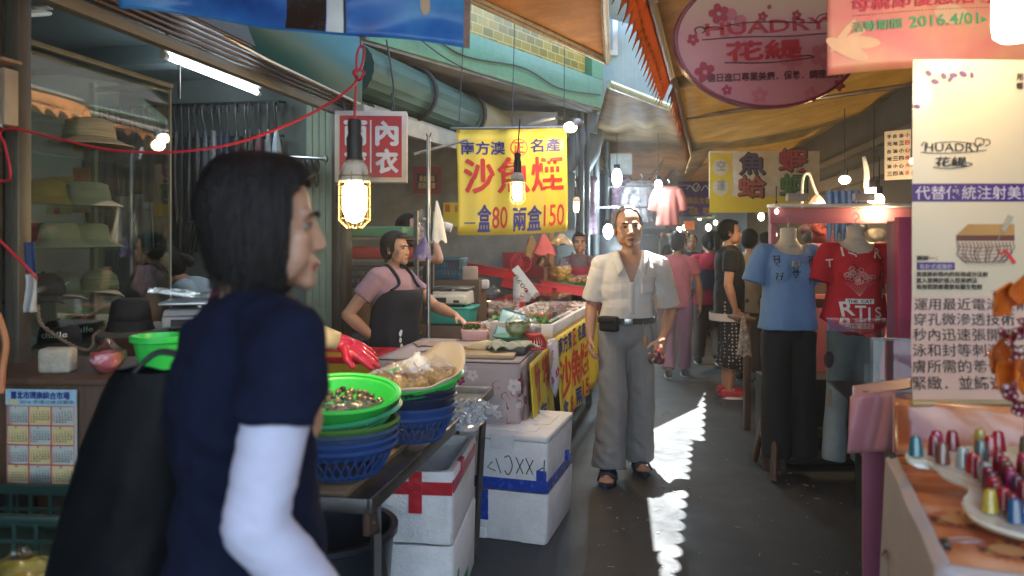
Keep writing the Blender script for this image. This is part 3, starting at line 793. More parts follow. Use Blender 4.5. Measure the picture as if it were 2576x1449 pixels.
# air duct bulging under the corner
w = MB()
for (px,Y,r) in ((1452,9.0,0.10),(1490,9.2,0.12)):
 c = P(px,345,Y); w.tube([c + Vector((0,0.1,0.25)),c,c + Vector((-0.03,-0.05,-0.2)),c + Vector((-0.10,-0.05,-0.42))],[r*0.9,r*1.1,r,r*0.55],16)
tag(w.build('air_duct',mat('grey duct cloth',(0.14,0.16,0.17),0.5,var=0.2)),'grey bulging air duct under the corner of the green beam','duct')
rw = thing('market_building','dark building along the right side of the alley behind the pink stalls','building',AF(3.3,3.0))
rF = AF(3.3,3.0)
w = MB(rF); w.box((0.1,8.0,2.4),(0.2,24,4.8)); w.build('wall',mat('dark brown wall',(0.055,0.042,0.034),0.7,var=0.4,vs=2),rw)
w = MB(rF); w.box((-0.1,8,2.3),(0.18,18,0.16)); w.box((-0.06,8,2.65),(0.1,18,0.08)); w.build('lintel',mat('brown lintel',(0.10,0.07,0.05),0.5,var=0.3),rw)
# end of the alley
eb = thing('far_building','dim shopfronts closing the far end of the crowded alley','building',FR(5,27,0,0))
w = MB(); w.box((5,27,2.5),(14,0.3,5)); w.build('wall',mat('far wall',(0.10,0.11,0.12),0.8,var=0.5,vs=0.9),eb)
for i,(x,z,s1,s2) in enumerate(((3.2,2.4,1.4,0.5),(4.9,2.2,1.0,0.7),(6.4,2.5,1.6,0.45),(4.2,1.3,0.8,0.5))):
 w = MB(); w.box((x,26.8,z),(s1,0.08,s2)); w.build('signboard',mat('far sign',(0.30,0.32,0.36),0.5,var=0.5,vs=1.3),eb)
# ---- awnings
def awn_mat(name,col,tcol,tr=0.35):
 m,N,L,b = node_mat(name)
 tc = N.new('ShaderNodeTexCoord'); n = N.new('ShaderNodeTexNoise'); n.inputs['Scale'].default_value = 2.2; n.inputs['Detail'].default_value = 7; n.inputs['Roughness'].default_value = 0.65; L.new(tc.outputs['Object'],n.inputs['Vector'])
 mr = N.new('ShaderNodeMapRange'); mr.inputs['From Min'].default_value = 0.38; mr.inputs['From Max'].default_value = 0.62; L.new(n.outputs['Fac'],mr.inputs[0])
 mx = N.new('ShaderNodeMix'); mx.data_type = 'RGBA'; mx.inputs['A'].default_value = tuple(c*0.42 for c in col) + (1,); mx.inputs['B'].default_value = tuple(min(1,c*1.15) for c in col) + (1,); L.new(mr.outputs[0],mx.inputs['Factor'])
 L.new(mx.outputs['Result'],b.inputs['Base Color']); b.inputs['Roughness'].default_value = 0.7
 t = N.new('ShaderNodeBsdfTranslucent'); t.inputs[0].default_value = (*tcol,1)
 ms = N.new('ShaderNodeMixShader'); ms.inputs[0].default_value = tr; L.new(b.outputs[0],ms.inputs[1]); L.new(t.outputs[0],ms.inputs[2]); L.new(ms.outputs[0],N['Material Output'].inputs[0])
 return m
awO = awn_mat('orange awning cloth',(0.46,0.28,0.10),(0.24,0.125,0.04),0.42)
awY = awn_mat('ochre awning cloth',(0.44,0.31,0.09),(0.22,0.14,0.03),0.42)
awB = awn_mat('brown awning cloth',(0.38,0.25,0.12),(0.17,0.10,0.04),0.40)
valO = awn_mat('orange valance cloth',(0.45,0.16,0.03),(0.35,0.11,0.012),0.5)
rail = mat('weathered rail',(0.22,0.17,0.14),0.4,0.6,0.3,8,dirt=0.6)
rusty = mat('spotted pale rail',(0.34,0.33,0.28),0.5,0.4,0.3,12,dirt=0.85,dcol=(0.04,0.03,0.025))
tealm = mat('teal canopy sheet',(0.008,0.12,0.155),0.45,var=0.12,vs=3,bump=0.1,bs=5)
def awning(label,quad,m,railm,nu=10,nv=8,sag=0.05,rails=(0,),group='awnings over the alley',valance=None,arms=()):
 """quad: four corners a,b (free edge) c,d (back edge)"""
 a,b,c,d = [Vector(q) for q in quad]
 base = (a + b + c + d)/4
 t = thing('awning',label,'awning',Matrix.Translation(base),group)
 w = MB()
 def fn(u,v):
  p = (a*(1-u) + b*u)*(1-v) + (d*(1-u) + c*u)*v
  p.z -= sag*math.sin(math.pi*u*3)**2*math.sin(math.pi*v) + 0.012*nz(p,2.5); return p
 w.grid(fn,nu*2,nv*2); w.build('fabric',m,t,solid=0.004)
 E = [(a,b),(b,c),(c,d),(d,a)]
 for k in rails:
  w = MB(); p,q = E[k]; dz = Vector((0,0,-0.02))
  w.tube([p + dz,q + dz],0.028,8); w.tube([p + dz*2.4,q + dz*2.4],0.016,6); w.build('rail',railm,t)
 if valance:
  vm,drop,out,n,amp = valance
  o = Vector(out)
  w = MB()
  def fv(u,v):
   ph = u*n; sc = 1 - amp*(abs(math.sin(math.pi*ph))**0.6)
   dd = drop*v*(sc if v > 0.5 else 1)
   p = a*(1-u) + b*u + Vector((0,0,-dd)) + o*dd*1.0
   p += Vector((0.02*nz((u*9,v*2,1)),0,0)); return p
  w.grid(fv,n*10,6); w.build('valance',vm,t,solid=0.003)
 for (p,q) in arms:
  w = MB(); w.tube([p,q],0.022,8); w.cyl(Vector(p) - Vector((0,0,0.02)),Vector(p) + Vector((0,0,0.03)),0.04); w.build('arm',railm,t)
 return t
# near left awning: straight edge of the sun gap, rail along the yellow tiles
awning('near orange awning with a straight edge above the stalls on the left',[(0.79,6.30,3.0),(0.47,3.97,3.02),(-1.3,3.2,3.04),(-0.84,3.70,3.0)],awO,rusty,rails=(0,3),sag=0.02)
awning('orange awning high above the foreground on the left',[(0.51,4.25,3.10),(-0.52,-2.6,3.2),(-3.0,-2.4,3.3),(-2.2,4.4,3.25)],awO,rusty,rails=(0,),valance=(valO,0.16,Vector((0.4,-0.06,0)),40,0.4))
# near right awning and its valance: scalloped edge of the sun gap
VO = Vector((-0.97,0.26,0))*0.42
awning('long near right awning with scalloped orange valance and metal arms',[(1.30,6.15,2.8),(-0.35,0.0,2.86),(2.3,-0.4,3.35),(4.0,5.7,3.3)],awB,rail,rails=(0,1),sag=0.06,
       valance=(valO,0.27,VO,38,0.30),arms=[((1.30,6.15,2.78),(3.5,5.75,3.2)),((0.75,4.1,2.8),(3.0,3.6,3.25))])
awning('second right awning in ochre cloth with scalloped edge beyond the oval sign',[(2.50,10.6,2.70),(1.24,5.8,2.72),(4.0,5.2,3.22),(4.9,10.2,3.2)],awY,rail,sag=0.07,
       valance=(valO,0.2,VO*0.7,20,0.45),arms=[((2.42,10.3,2.7),(4.4,9.9,3.15)),((1.74,7.7,2.72),(3.9,7.0,2.95))])
awning('third right awning in ochre cloth above the fish and shrimp sign',[(3.4,14.9,2.85),(2.45,10.1,2.85),(4.9,9.6,3.3),(5.8,14.6,3.3)],awY,rail,sag=0.08)
awning('far right awning in brown cloth over the crowd',[(4.9,27.0,2.92),(3.1,14.0,2.92),(5.5,14.3,3.35),(8,27,3.3)],awB,rail)
# far left awnings beyond the green rail
grail = mat('pale green rail',(0.26,0.36,0.27),0.45,0.3,0.2,10,dirt=0.5)
awning('brown awning behind the pale green rail beyond the corner building',[(0.81,6.35,2.82),(1.52,7.35,2.80),(2.7,10.6,2.78),(1.1,10.4,2.84)],awB,grail,sag=0.05)
awning('far left brown awning above the hanging clothes',[(0.8,9.6,2.96),(2.75,9.8,2.90),(3.6,14.6,2.84),(1.6,14.6,2.86)],awB,rail,sag=0.06)
awning('last brown awning at the far end of the alley',[(1.5,13.9,3.0),(3.7,13.9,2.97),(5.2,27.0,2.9),(3.6,27.0,2.95)],awB,rail)
# upper storey of the house further on, seen through the gap between the awnings
w = MB(); w.box((1.9,12.0,6.2),(5.4,0.2,6.0))
ubd = tag(w.build('upper_house',mat('pale blue corrugated wall',(0.20,0.30,0.32),0.6,var=0.15,vs=2,bump=0.6,bs=6,bstretch=(9,9,0.2))),'pale blue sheet clad upper storey seen through the gap between the awnings','building')
w = MB(); w.box((1.2,11.87,4.4),(0.9,0.06,0.08)); w.box((1.2,11.87,5.6),(0.9,0.06,0.08)); w.box((0.79,11.87,5.0),(0.08,0.06,1.118)); w.box((1.61,11.87,5.0),(0.08,0.06,1.118)); w.build('window_frame',alu,ubd)
# strip above the gap between the rail and the yellow tiles
w = MB(); w.poly([(0.70,6.70,4.75),(1.42,7.75,4.75),(2.2,12,4.8),(-2.4,8,4.8),(-2.4,3.2,4.78),(-0.95,4.05,4.75)])
tag(w.build('roof_sheet',mat('corrugated roof sheet',(0.22,0.34,0.36),0.5,0.3,0.2,4),solid=0.01),'pale blue roof sheet high above the corner of the green beam','roof')
# slope of the roof on the right behind the awnings
w = MB(); w.poly([(3.55,5.0,3.32),(6.0,19,3.4),(9,19,3.6),(7,-3,3.6),(2.1,-3,3.4)]); w.poly([(5.4,14,3.36),(8,27.5,3.4),(11,27.5,3.6),(9,14,3.6)])
tag(w.build('roof_sheet',MATS['corrugated roof sheet'],solid=0.01),'roof sheet over the stalls on the right side','roof')
# teal canopy hanging off the shop front
w = MB()
q = [P(250,-190,3.1),P(880,40,4.9),P(912,235,5.0),P(905,258,5.0),P(480,60,3.75)]
w.poly([P(300,-150,3.3),P(780,-60,4.6),P(912,105,5.0),P(910,262,5.0),P(672,150,4.25),P(478,45,3.72),P(380,-20,3.5)])
bmesh.ops.triangulate(w.bm,faces=w.bm.faces)
tag(w.build('canopy',tealm,solid=0.006),'teal sheet canopy hanging beside the shop rail above the red cable','canopy')
w = MB(); w.tube([P(478,45,3.70),P(672,150,4.23),P(906,262,4.98)],0.008,6)
tag(w.build('canopy_edge_bar',alu),'thin metal bar along the lower edge of the teal canopy','bar')
# ================================================================ LEFT SHOP CONTENTS
# glass showcase with hats
panel_x = -0.33
dc = thing('display_case','tall glass display case of hats standing inside the left shop','display case',AF(*S0))
CY0,CY1,CZ = 0.36,1.33,2.31
for (nm,c,d) in (('glass_pane',(panel_x,(CY0+CY1)/2,1.42),(0.006,CY1-CY0,CZ-0.56)),('glass_pane',(-0.56,CY1,1.42),(0.45,0.006,CZ-0.56))):
 w = MB(SF); w.box(c,d); w.build(nm,glass,dc,smooth=False)
w = MB(SF); w.box((panel_x,(CY0+CY1)/2,CZ+0.012),(0.03,CY1-CY0+0.02,0.024),bev=0.003); w.box((-0.56,CY1,CZ+0.012),(0.43,0.03,0.022)); w.box((panel_x,CY1,1.45),(0.012,0.012,CZ-0.6))
w.box((-0.78,CY1-0.02,1.2),(0.03,0.03,2.3)); w.box((-0.78,CY0+0.3,1.2),(0.035,0.03,2.3)); w.box((-0.80,CY0,1.2),(0.03,0.03,2.3)); w.build('frame',mat('pale frame',(0.26,0.255,0.20),0.5,var=0.15,dirt=0.5),dc)
SHZ = (1.93,1.655,1.46,1.235,1.02)
for z in SHZ:
 w = MB(SF); w.box((-0.56,(CY0+CY1)/2,z - 0.005),(0.42,CY1-CY0-0.05,0.009)); w.build('shelf',glass2,dc,smooth=False)
w = MB(SF); w.box((-0.56,(CY0+CY1)/2,0.42),(0.46,CY1-CY0,0.80),bev=0.005); w.build('cabinet',mat('dark cabinet',(0.035,0.045,0.04),0.4,var=0.2),dc)
# posters and packets behind the hats
for (px,py,ww,hh,col,lab) in ((150,492,0.16,0.20,(0.62,0.42,0.05),'yellow poster pinned behind the hat shelves'),(205,478,0.10,0.24,(0.55,0.22,0.03),'orange poster pinned behind the hat shelves beside the yellow one')):
 p = P(px,py,4.05)
 w = MB(AF(p.x,p.y,p.z)); w.box((0,0,0),(ww,0.006,hh))
 o = w.build('poster',mat('poster ' + lab[:6],col,0.4,var=0.2),None); tag(o,lab,'poster')
 w = MB(AF(p.x,p.y,p.z))
 for i in range(4): put_text(w,('大','特','價','帽')[i],lambda u,v: Vector((u,-0.005,v)),-0.03,0.05 - 0.05*i,h=0.038,bold=0.03)
 w.build('lettering',redink,o)
straw = mat('beige hat cloth',(0.55,0.48,0.33),0.8,var=0.1,vs=20,bump=0.2,bs=150)
greyc = mat('grey cap cloth',(0.23,0.235,0.19),0.8,var=0.1,vs=20,bump=0.2,bs=150)
blackc = mat('black cap cloth',(0.012,0.012,0.013),0.8,bump=0.2,bs=150)
stripe = mat('striped straw',(0.42,0.36,0.22),0.7,var=0.4,vs=5,stretch=(1,1,40),bump=0.3,bs=60)
def sun_hat(px,py,Y,z,m,label,rc=0.085,rb=0.145,h=0.115,rz=0):
 p = P(px,py,Y); M = AF(p.x,p.y,z,rz)
 t = thing('sun_hat',label,'hat',M,'hats in the glass display case')
 w = MB(M); w.lathe([(0,h),(rc*0.6,h*0.99),(rc*0.88,h*0.90),(rc*0.97,h*0.6),(rc*1.03,h*0.30)],28); 
 w.build('crown',m,t,ang=180,solid=0.003)
 w = MB(M); w.lathe([(rc*1.02,h*0.32),(rc*1.06,h*0.27),((rc+rb)/2,h*0.14),(rb,0.003),(rb*1.01,0.0)],32)
 w.build('brim',m,t,ang=180,solid=0.003,post=lambda c: c + Vector((0,0,0.0)))
 return t
def cap(px,py,Y,z,m,label,rz=0,words=None,curve=0.03):
 p = P(px,py,Y); M = AF(p.x,p.y,z,rz)
 t = thing('cap',label,'cap',M,'hats in the glass display case')
 w = MB(M); w.lathe([(0,0.112),(0.05,0.106),(0.078,0.082),(0.088,0.045),(0.090,0.012)],26,Matrix.Diagonal((0.95,1.1,1,1))); w.ell((0,0,0.113),0.007,8,5); w.build('crown',m,t,ang=180,solid=0.003)
 w = MB(M)
 def fn(u,v):
  a = math.pi*(0.12 + 0.76*u); r = 0.088 + 0.085*v*math.sin(a)**0.8
  return Vector((r*math.cos(a),-r*math.sin(a)*1.05,0.022 - curve*(math.cos(a)**2)*(0.3+v) - 0.008*v))
 w.grid(fn,18,5); w.build('brim',m,t,ang=180,solid=0.004)
 if words:
  w = MB(M)
  def f2(u,v):
   a = -math.pi/2 + u/0.088
   return Vector((0.0905*0.95*math.cos(a),0.0925*1.1*math.sin(a),0.05 + v)) * (1 - 0.0*v)
  put_text(w,words,f2,-0.055,-0.006,w=0.11,h=0.026,bold=0.01); w.build('lettering',whiteink,t)
 return t
sun_hat(150,618,3.55,SHZ[2],straw,'beige sun hat, left one of the pair on the middle glass shelf',rz=10)
sun_hat(228,620,3.78,SHZ[2],straw,'beige sun hat, right one of the pair on the middle glass shelf',rz=40)
sun_hat(105,618,3.7,SHZ[2],blackc,'black sun hat partly behind the left beige one',rc=0.08,rb=0.12)
sun_hat(225,355,3.55,SHZ[0],stripe,'wide striped straw hat on the top glass shelf',rc=0.11,rb=0.19,h=0.13)
sun_hat(118,515,3.5,SHZ[1],mat('gold cloth',(0.50,0.30,0.05),0.7),'golden yellow hat on the second glass shelf from the top',rc=0.08,rb=0.11)
sun_hat(222,515,3.66,SHZ[1],straw,'pale hat with dark oval patch on the second glass shelf from the top',rc=0.095,rb=0.15)
cap(150,740,3.5,SHZ[3],greyc,'grey green baseball cap with a dark letter W on the lower glass shelf',rz=35,words='W')
cap(250,735,3.72,SHZ[3],stripe,'woven brown cap right of the grey green cap',rz=30)
cap(108,750,3.35,SHZ[3],mat('charcoal cloth',(0.03,0.028,0.03),0.8),'charcoal cap with curved visor at the left of the lower shelf',rz=15)
cap(150,850,3.42,SHZ[4],blackc,'black cap lettered challe, left one on the bottom shelf',rz=28,words='challe')
cap(215,842,3.62,SHZ[4],blackc,'black cap lettered challe, right one on the bottom shelf',rz=28,words='challe')
# hanging umbrellas on the far wall
ub = [mat('umbrella black',(0.016,0.016,0.018),0.5),mat('umbrella navy',(0.02,0.025,0.05),0.5),mat('umbrella brown',(0.05,0.035,0.03),0.5),mat('umbrella plum',(0.10,0.02,0.03),0.5),mat('umbrella grey',(0.16,0.17,0.18),0.5),mat('umbrella pale',(0.40,0.46,0.50),0.5)]
w = MB(SF)
ry = 2.72
rail_t = thing('hanging_rail','long dark rail holding the row of umbrellas on the far wall of the shop','rail',AF(*S0))
w.tube([(-2.3,ry,2.49),(-0.42,ry,2.49)],0.011,8); w.build('bar',blackm,rail_t)
for x in (-2.2,-1.3,-0.5):
 w = MB(SF); w.tube([(x,ry,2.49),(x,2.95,2.53)],0.009,6); w.build('bracket',blackm,rail_t)
sleevef = clear('umbrella sleeve film',(0.95,0.97,1.0),0.015,0.16,0.15,0.9,30)
rg = random.Random(11)
def umbrella(m,hook_r):
 t = thing('umbrella','x','umbrella',AF(0,0),'folded umbrellas hanging in the shop')
 w = MB()
 w.tube([(0,0.028,-0.03)] + [(0.0,0.028*math.cos(a),0.028*math.sin(a)) for a in [R(10*i*2) for i in range(10)]] + [(0,-0.027,-0.05),(0,-0.01,-0.12),(0,0,-0.16)],hook_r,7)
 w.bm.transform(wm(t)); w.build('handle',ub[0],t)
 w = MB(); 
 prof = [(0.006,-0.15),(0.012,-0.17),(0.030,-0.30),(0.036,-0.42),(0.028,-0.62),(0.012,-0.78),(0.004,-0.83),(0.0,-0.85)]
 n = 16
 rows = []
 for (r,z) in prof:
  rows.append(w._v([((r*(1 + 0.22*math.cos(5*2*math.pi*i/n)))*math.cos(2*math.pi*i/n),(r*(1 + 0.22*math.cos(5*2*math.pi*i/n)))*math.sin(2*math.pi*i/n),z) for i in range(n)]))
 for a,b2 in zip(rows,rows[1:]): w.bridge(a,b2)
 w.bm.transform(wm(t)); w.build('canopy',m,t,ang=180)
 w = MB()
 w.lathe([(0.022,-0.17),(0.040,-0.28),(0.044,-0.5),(0.036,-0.80),(0.028,-0.87)],12); w.bm.transform(wm(t)); w.build('sleeve',sleevef,t,ang=180)
 return t
names = ['black','navy','dark brown','plum','grey','pale blue']
up_ = [umbrella(ub[i],0.010) for i in range(6)]
used = set()
xs = [-2.25 + 0.062*i for i in range(30)]
for i,x in enumerate(xs):
 k = 5 if i in (29,) else 4 if i in (28,21) else 3 if i == 27 else rg.choice((0,0,0,1,1,2))
 M = SF @ Matrix.Translation((x + rg.uniform(-.012,.012),ry + rg.uniform(-.005,.005),2.492 - 0.038)) @ Matrix.Rotation(rg.uniform(-0.5,0.5),4,'Z') @ Matrix.Rotation(rg.uniform(-.03,.03),4,'Y')
 lab = {5: 'pale blue umbrella at the right end of the hanging row',3: 'plum red umbrella near the right end of the hanging row'}.get(k) or ('grey umbrella among the dark ones right of the middle of the row' if i == 21 else 'grey umbrella beside the plum one at the right of the row' if i == 28 else '%s umbrella in a clear sleeve hanging from the long shop rail' % names[k])
 if k not in used:
  used.add(k); up_[k].matrix_basis = M; up_[k]['label'] = lab
 else: dup(up_[k],M,lab)
# second, lower row behind the first
for i in range(18):
 k = rg.choice((0,1,2)); M = SF @ Matrix.Translation((-2.2 + 0.10*i,2.84,2.22)) @ Matrix.Rotation(rg.uniform(-0.5,0.5),4,'Z')
 dup(up_[k],M,'%s umbrella in the lower row on the wall behind the front row' % names[k])
w = MB(SF); w.tube([(-2.3,2.84,2.258),(-0.45,2.84,2.258)],0.011,8); w.build('bar',blackm,rail_t)
# small pegs with dark things right of the umbrellas
pg = thing('peg_rail','short chrome peg rail with small dark bags beside the umbrella row','rail',SF @ Matrix.Translation((-0.2,2.9,2.0)))
w = MB(SF); w.tube([(-0.40,2.82,2.10),(-0.12,2.82,2.08)],0.012,8); w.ell((-0.11,2.82,2.08),(0.018,0.018,0.03)); w.build('bar',steel,pg)
for i in range(5):
 w = MB(SF); w.ell((-0.38 + 0.05*i,2.82,2.03),(0.024,0.02,0.05)); w.ell((-0.38 + 0.05*i,2.82,1.93),(0.016,0.016,0.06)); w.build('pouch',ub[0],pg)
# folded umbrellas in a packet, hanging packets
def packet(px,py,Y,ww,hh,m,label,n=5,tilt=0.3):
 p = P(px,py,Y); M = AF(p.x,p.y,p.z)
 t = thing('packet',label,'packet',M,'packed goods on the far wall of the shop')
 w = MB(M)
 for i in range(n): x = (i/(n-1) - 0.5)*ww*0.8; w.capsule((x - tilt*hh*0.4,0.03,-hh*0.42),0.016,(x + tilt*hh*0.4,0.03,hh*0.42),0.018,8)
 w.build('contents',m,t)
 w = MB(M); w.grid(lambda u,v: Vector(((u-.5)*ww,-0.0 + 0.012*nz((u*6,v*6,px)),(v-.5)*hh)),12,10); w.build('film',film,t,ang=180)
packet(488,595,5.2,0.16,0.22,ub[0],'clear packet of black folded umbrellas on the wall behind the bending woman')
for i,(px,py) in enumerate(((275,665),(312,668),(350,672),(385,668))):
 packet(px,py,5.25,0.10,0.22,mat('packet blue',(0.07,0.16,0.20),0.5),'clear packet of bluish goods low on the far shop wall, number %s from the left' % ('one','two','three','four')[i],n=3,tilt=0.2)
for i,(px,py,c) in enumerate(((305,560,(0.30,0.26,0.24)),(345,555,(0.12,0.13,0.14)),(372,575,(0.20,0.24,0.26)))):
 p = P(px,py,5.2); w = MB(AF(p.x,p.y,p.z))
 w.grid(lambda u,v: Vector(((u-.5)*0.11*(1.1-0.3*v),0.02*math.sin(u*9+i) ,(v-.5)*0.36)),10,8)
 tag(w.build('garment',mat('garment%d' % i,c,0.8),ang=180,solid=0.01),('taupe garment hanging on the far shop wall below the umbrellas','charcoal garment hanging on the far shop wall between two paler ones','blue grey garment hanging on the far shop wall near the glass edge')[i],'clothes','garments below the umbrellas')
# fluorescent tube
tA,tB = P(420,143,4.36),P(645,232,5.42)
tl = thing('tube_light','lit white fluorescent tube under the ceiling of the umbrella shop','lamp',Matrix.Translation((tA + tB)/2))
td = (tB - tA).normalized()
w = MB(); w.tube([tA,tB],0.016,10); w.build('tube',glow('tube glow',(0.80,0.95,1.0),2.0),tl)
w = MB(); w.tube([tA - td*0.04 + Vector((0,0,0.045)),tB + td*0.04 + Vector((0,0,0.045))],0.028,4); w.build('housing',whitep,tl)
for p in (tA - td*0.02,tB + td*0.02):
 w = MB(); w.cyl(p - td*0.02,p + td*0.02,0.021,n=10); w.build('cap',whitep,tl)
w = MB(); w.tube([tA + Vector((0,0,0.05)),Vector((tA.x,tA.y,2.72))],0.008,6); w.tube([tA + td*0.12 + Vector((0,0,0.05)),tA + td*0.12 + Vector((0,0,-0.22))],0.009,6); w.build('hanger',darkpost,tl)
for k in range(3): point(tl,tA + (tB - tA)*(0.2 + 0.3*k) + Vector((0,0,-0.06)),(0.75,0.92,1.0),0.26,0.08)
t2 = thing('tube_light','unlit white tube fixture on the shop ceiling near the pillar','lamp',Matrix.Translation(P(92,32,3.9)))
w = MB(); w.tube([P(55,34,3.9),P(122,30,4.1)],0.022,8); w.build('tube',whitep,t2)
w = MB(); w.box(tuple(P(88,26,4.0) + Vector((0,0,0.02))),(0.16,0.05,0.02)); w.build('housing',whitep,t2)
# counter with scale
ct = thing('shop_counter','dark red brown wooden table in front of the glass hat case','table',AF(-1.82,3.36))
cM = AF(-1.82,3.36)
w = MB(cM); w.box((0.32,0.2,1.075),(0.68,0.42,0.03),bev=0.006); w.build('table_top',mat('worn table top',(0.16,0.13,0.10),0.45,var=0.3,dirt=0.3),ct)
w = MB(cM); w.box((0.32,0.01,0.99),(0.60,0.03,0.14),bev=0.004); w.box((0.32,0.36,0.99),(0.60,0.03,0.14)); w.build('apron',dwood,ct)
for (x,y) in ((0.02,0.02),(0.62,0.02),(0.02,0.36),(0.62,0.36)):
 w = MB(cM); w.box((x,y,0.53),(0.06,0.06,1.06),bev=0.008,taper=0.75); w.build('leg',dwood,ct)
def scale(M,label,m,screen,tray=(0.30,0.24),film_=False,body=(0.28,0.26,0.085),group='weighing scales'):
 t = thing('weighing_scale',label,'scale',M,group)
 bx,by,bz = body
 w = MB(M); w.box((0,0,bz/2 + 0.012),(bx,by,bz),bev=0.014,taper=1.06); w.box((0,-by/2 - 0.02,bz*0.42 + 0.01),(bx*0.98,0.06,bz*0.6),bev=0.012); w.build('body',m,t)
 w = MB(M); w.box((-bx*0.2,-by/2 - 0.051,bz*0.5),(bx*0.30,0.006,bz*0.36)); w.box((bx*0.24,-by/2 - 0.051,bz*0.42),(bx*0.16,0.006,bz*0.18)); w.build('display',screen,t)
 w = MB(M); w.box((0,0,bz + 0.035),(tray[0],tray[1],0.014),bev=0.005); w.cyl((0,0,bz),(0,0,bz + 0.03),0.04); w.build('tray',steel,t)
 for sx in (-1,1):
  for sy in (-1,1):
   w = MB(M); w.cyl((sx*bx*0.38,sy*by*0.36,0),(sx*bx*0.38,sy*by*0.36,0.014),0.014,n=10); w.build('foot',blackm,t)
 return t
gl = mat('grey scale body',(0.32,0.33,0.33),0.4,var=0.06)
sc1 = scale(AF(-1.82,3.36,1.09) @ Matrix.Translation((0.36,0.20,0)) @ Matrix.Rotation(R(25),4,'Z'),'grey weighing scale covered with a plastic sheet on the dark wooden table',gl,ink,(0.32,0.26))
w = MB(AF(-1.82,3.36,1.09) @ Matrix.Translation((0.34,0.20,0.15)) @ Matrix.Rotation(R(25),4,'Z'))
w.grid(lambda u,v: Vector(((u-.5)*0.38,(v-.5)*0.30,0.0 + 0.022*nz((u*5,v*5,2)) + 0.03*abs(u-.5)*2)),16,14)
tag(w.build('plastic_sheet',clear('cloudy film',(0.9,0.92,0.92),0.25,0.6,0.25,0.8,20),ang=180),'crumpled clear plastic sheet lying on the grey scale tray','plastic sheet')
# black cap-shaped bag on the table
sun_hat(328,820,3.42,1.09,blackc,'black bucket hat lying on the dark wooden table beside the grey scale',rc=0.085,rb=0.10,h=0.14)
# twisted rope from the pillar to the table
rp = [P(95,770,2.75),P(105,815,2.8),P(150,850,2.95),P(190,872,3.1),P(218,880,3.2),P(232,868,3.28),P(235,845,3.33),P(250,832,3.36)]
w = MB(); sp = smoothpath(rp,14)
for ph in (0,math.pi): w.tube([p + Vector((0.004*math.cos(i*0.9+ph),0,0.004*math.sin(i*0.9+ph))) for i,p in enumerate(sp)],0.0045,6)
tag(w.build('rope',mat('grey twine',(0.22,0.17,0.13),0.8)),'thin twisted grey rope sagging from the metal pillar to the dark table','rope')
# towel and blue cloth on the pillar
w = MB()
w.grid(lambda u,v: P(68 + 24*u + 3*math.sin(v*5),690 + 95*v,2.66) + Vector((0,-0.015*math.sin(u*8 + v*2),0)),10,12)
tag(w.build('towel',mat('grey white towel',(0.45,0.45,0.44),0.9,bump=0.3),ang=180,solid=0.006),'white towel hanging on the metal pillar','towel')
w = MB(); w.grid(lambda u,v: P(63 + 20*u + 5*v,610 + 75*v,2.66) + Vector((0,-0.01*math.sin(u*6),0)),6,8)
tag(w.build('cloth',mat('navy cloth',(0.015,0.04,0.12),0.8),ang=180,solid=0.006),'dark blue cloth hung above the white towel on the pillar','cloth')
# red cable from the pillar to the hook and its lamp
redc = mat('red cable',(0.50,0.02,0.035),0.4,var=0.05)
cable('cable',[P(-20,450,2.62),P(15,455,2.62),P(26,435,2.6),P(12,365,2.6),P(0,335,2.6),P(22,323,2.6),P(60,328,2.62),P(160,352,2.6),P(260,374,2.58),P(370,383,2.55),P(480,379,2.53),P(600,358,2.51),P(720,315,2.5),P(820,265,2.5),P(880,222,2.5),P(900,195,2.5),P(892,186,2.49),P(904,176,2.5)],0.0046,redc,'red electric cable sagging across the shop front from the pillar',10)
cable('cable',[P(-20,585,2.6),P(20,625,2.6),P(50,655,2.59),P(85,692,2.58),P(92,700,2.6)],0.005,redc,'short red cable crossing the metal pillar low on the left')
# plastic wrapped box at the upper left
M = AF(PX(20,2.55),2.55,PZ(320,2.55))
t = thing('wrapped_box','small box wrapped in wrinkled plastic fixed on the left post','box',M)
w = MB(M); w.box((-0.03,0.0,0.10),(0.09,0.06,0.19),bev=0.006); w.build('box',mat('tan card',(0.36,0.29,0.22),0.5,var=0.2),t)
w = MB(M); w.grid(lambda u,v: Vector((-0.085 + 0.11*u,-0.038 - 0.006*nz((u*6,v*7,4)),-0.01 + 0.21*v)),12,14); w.build('film',clear('wrap film',(0.98,0.95,0.9),0.12,0.6,0.15,1.0,25),t,ang=180)
w = MB(M); w.box((-0.03,-0.0,0.222),(0.10,0.08,0.012),bev=0.003); w.build('lid',mat('rusty plate',(0.30,0.18,0.12),0.6),t)
# ---- wooden cabinet with the calendar, things on it, crates below
KM = FR(-1.80,2.42,0,-R(4))
kb = thing('wooden_cabinet','worn brown wooden cabinet with a calendar on its front','cabinet',KM)
w = MB(KM); w.box((0.37,0.23,0.865),(0.84,0.42,0.34),bev=0.006); w.build('body',bwood,kb)
w = MB(KM); w.box((0.37,0.23,1.046),(0.88,0.46,0.022),bev=0.005); w.build('top',bwood,kb)
for (x,y) in ((0.0,0.05),(0.74,0.05),(0.0,0.41),(0.74,0.41)):
 w = MB(KM); w.box((x,y,0.345),(0.05,0.05,0.70),bev=0.004); w.build('leg',bwood,kb)
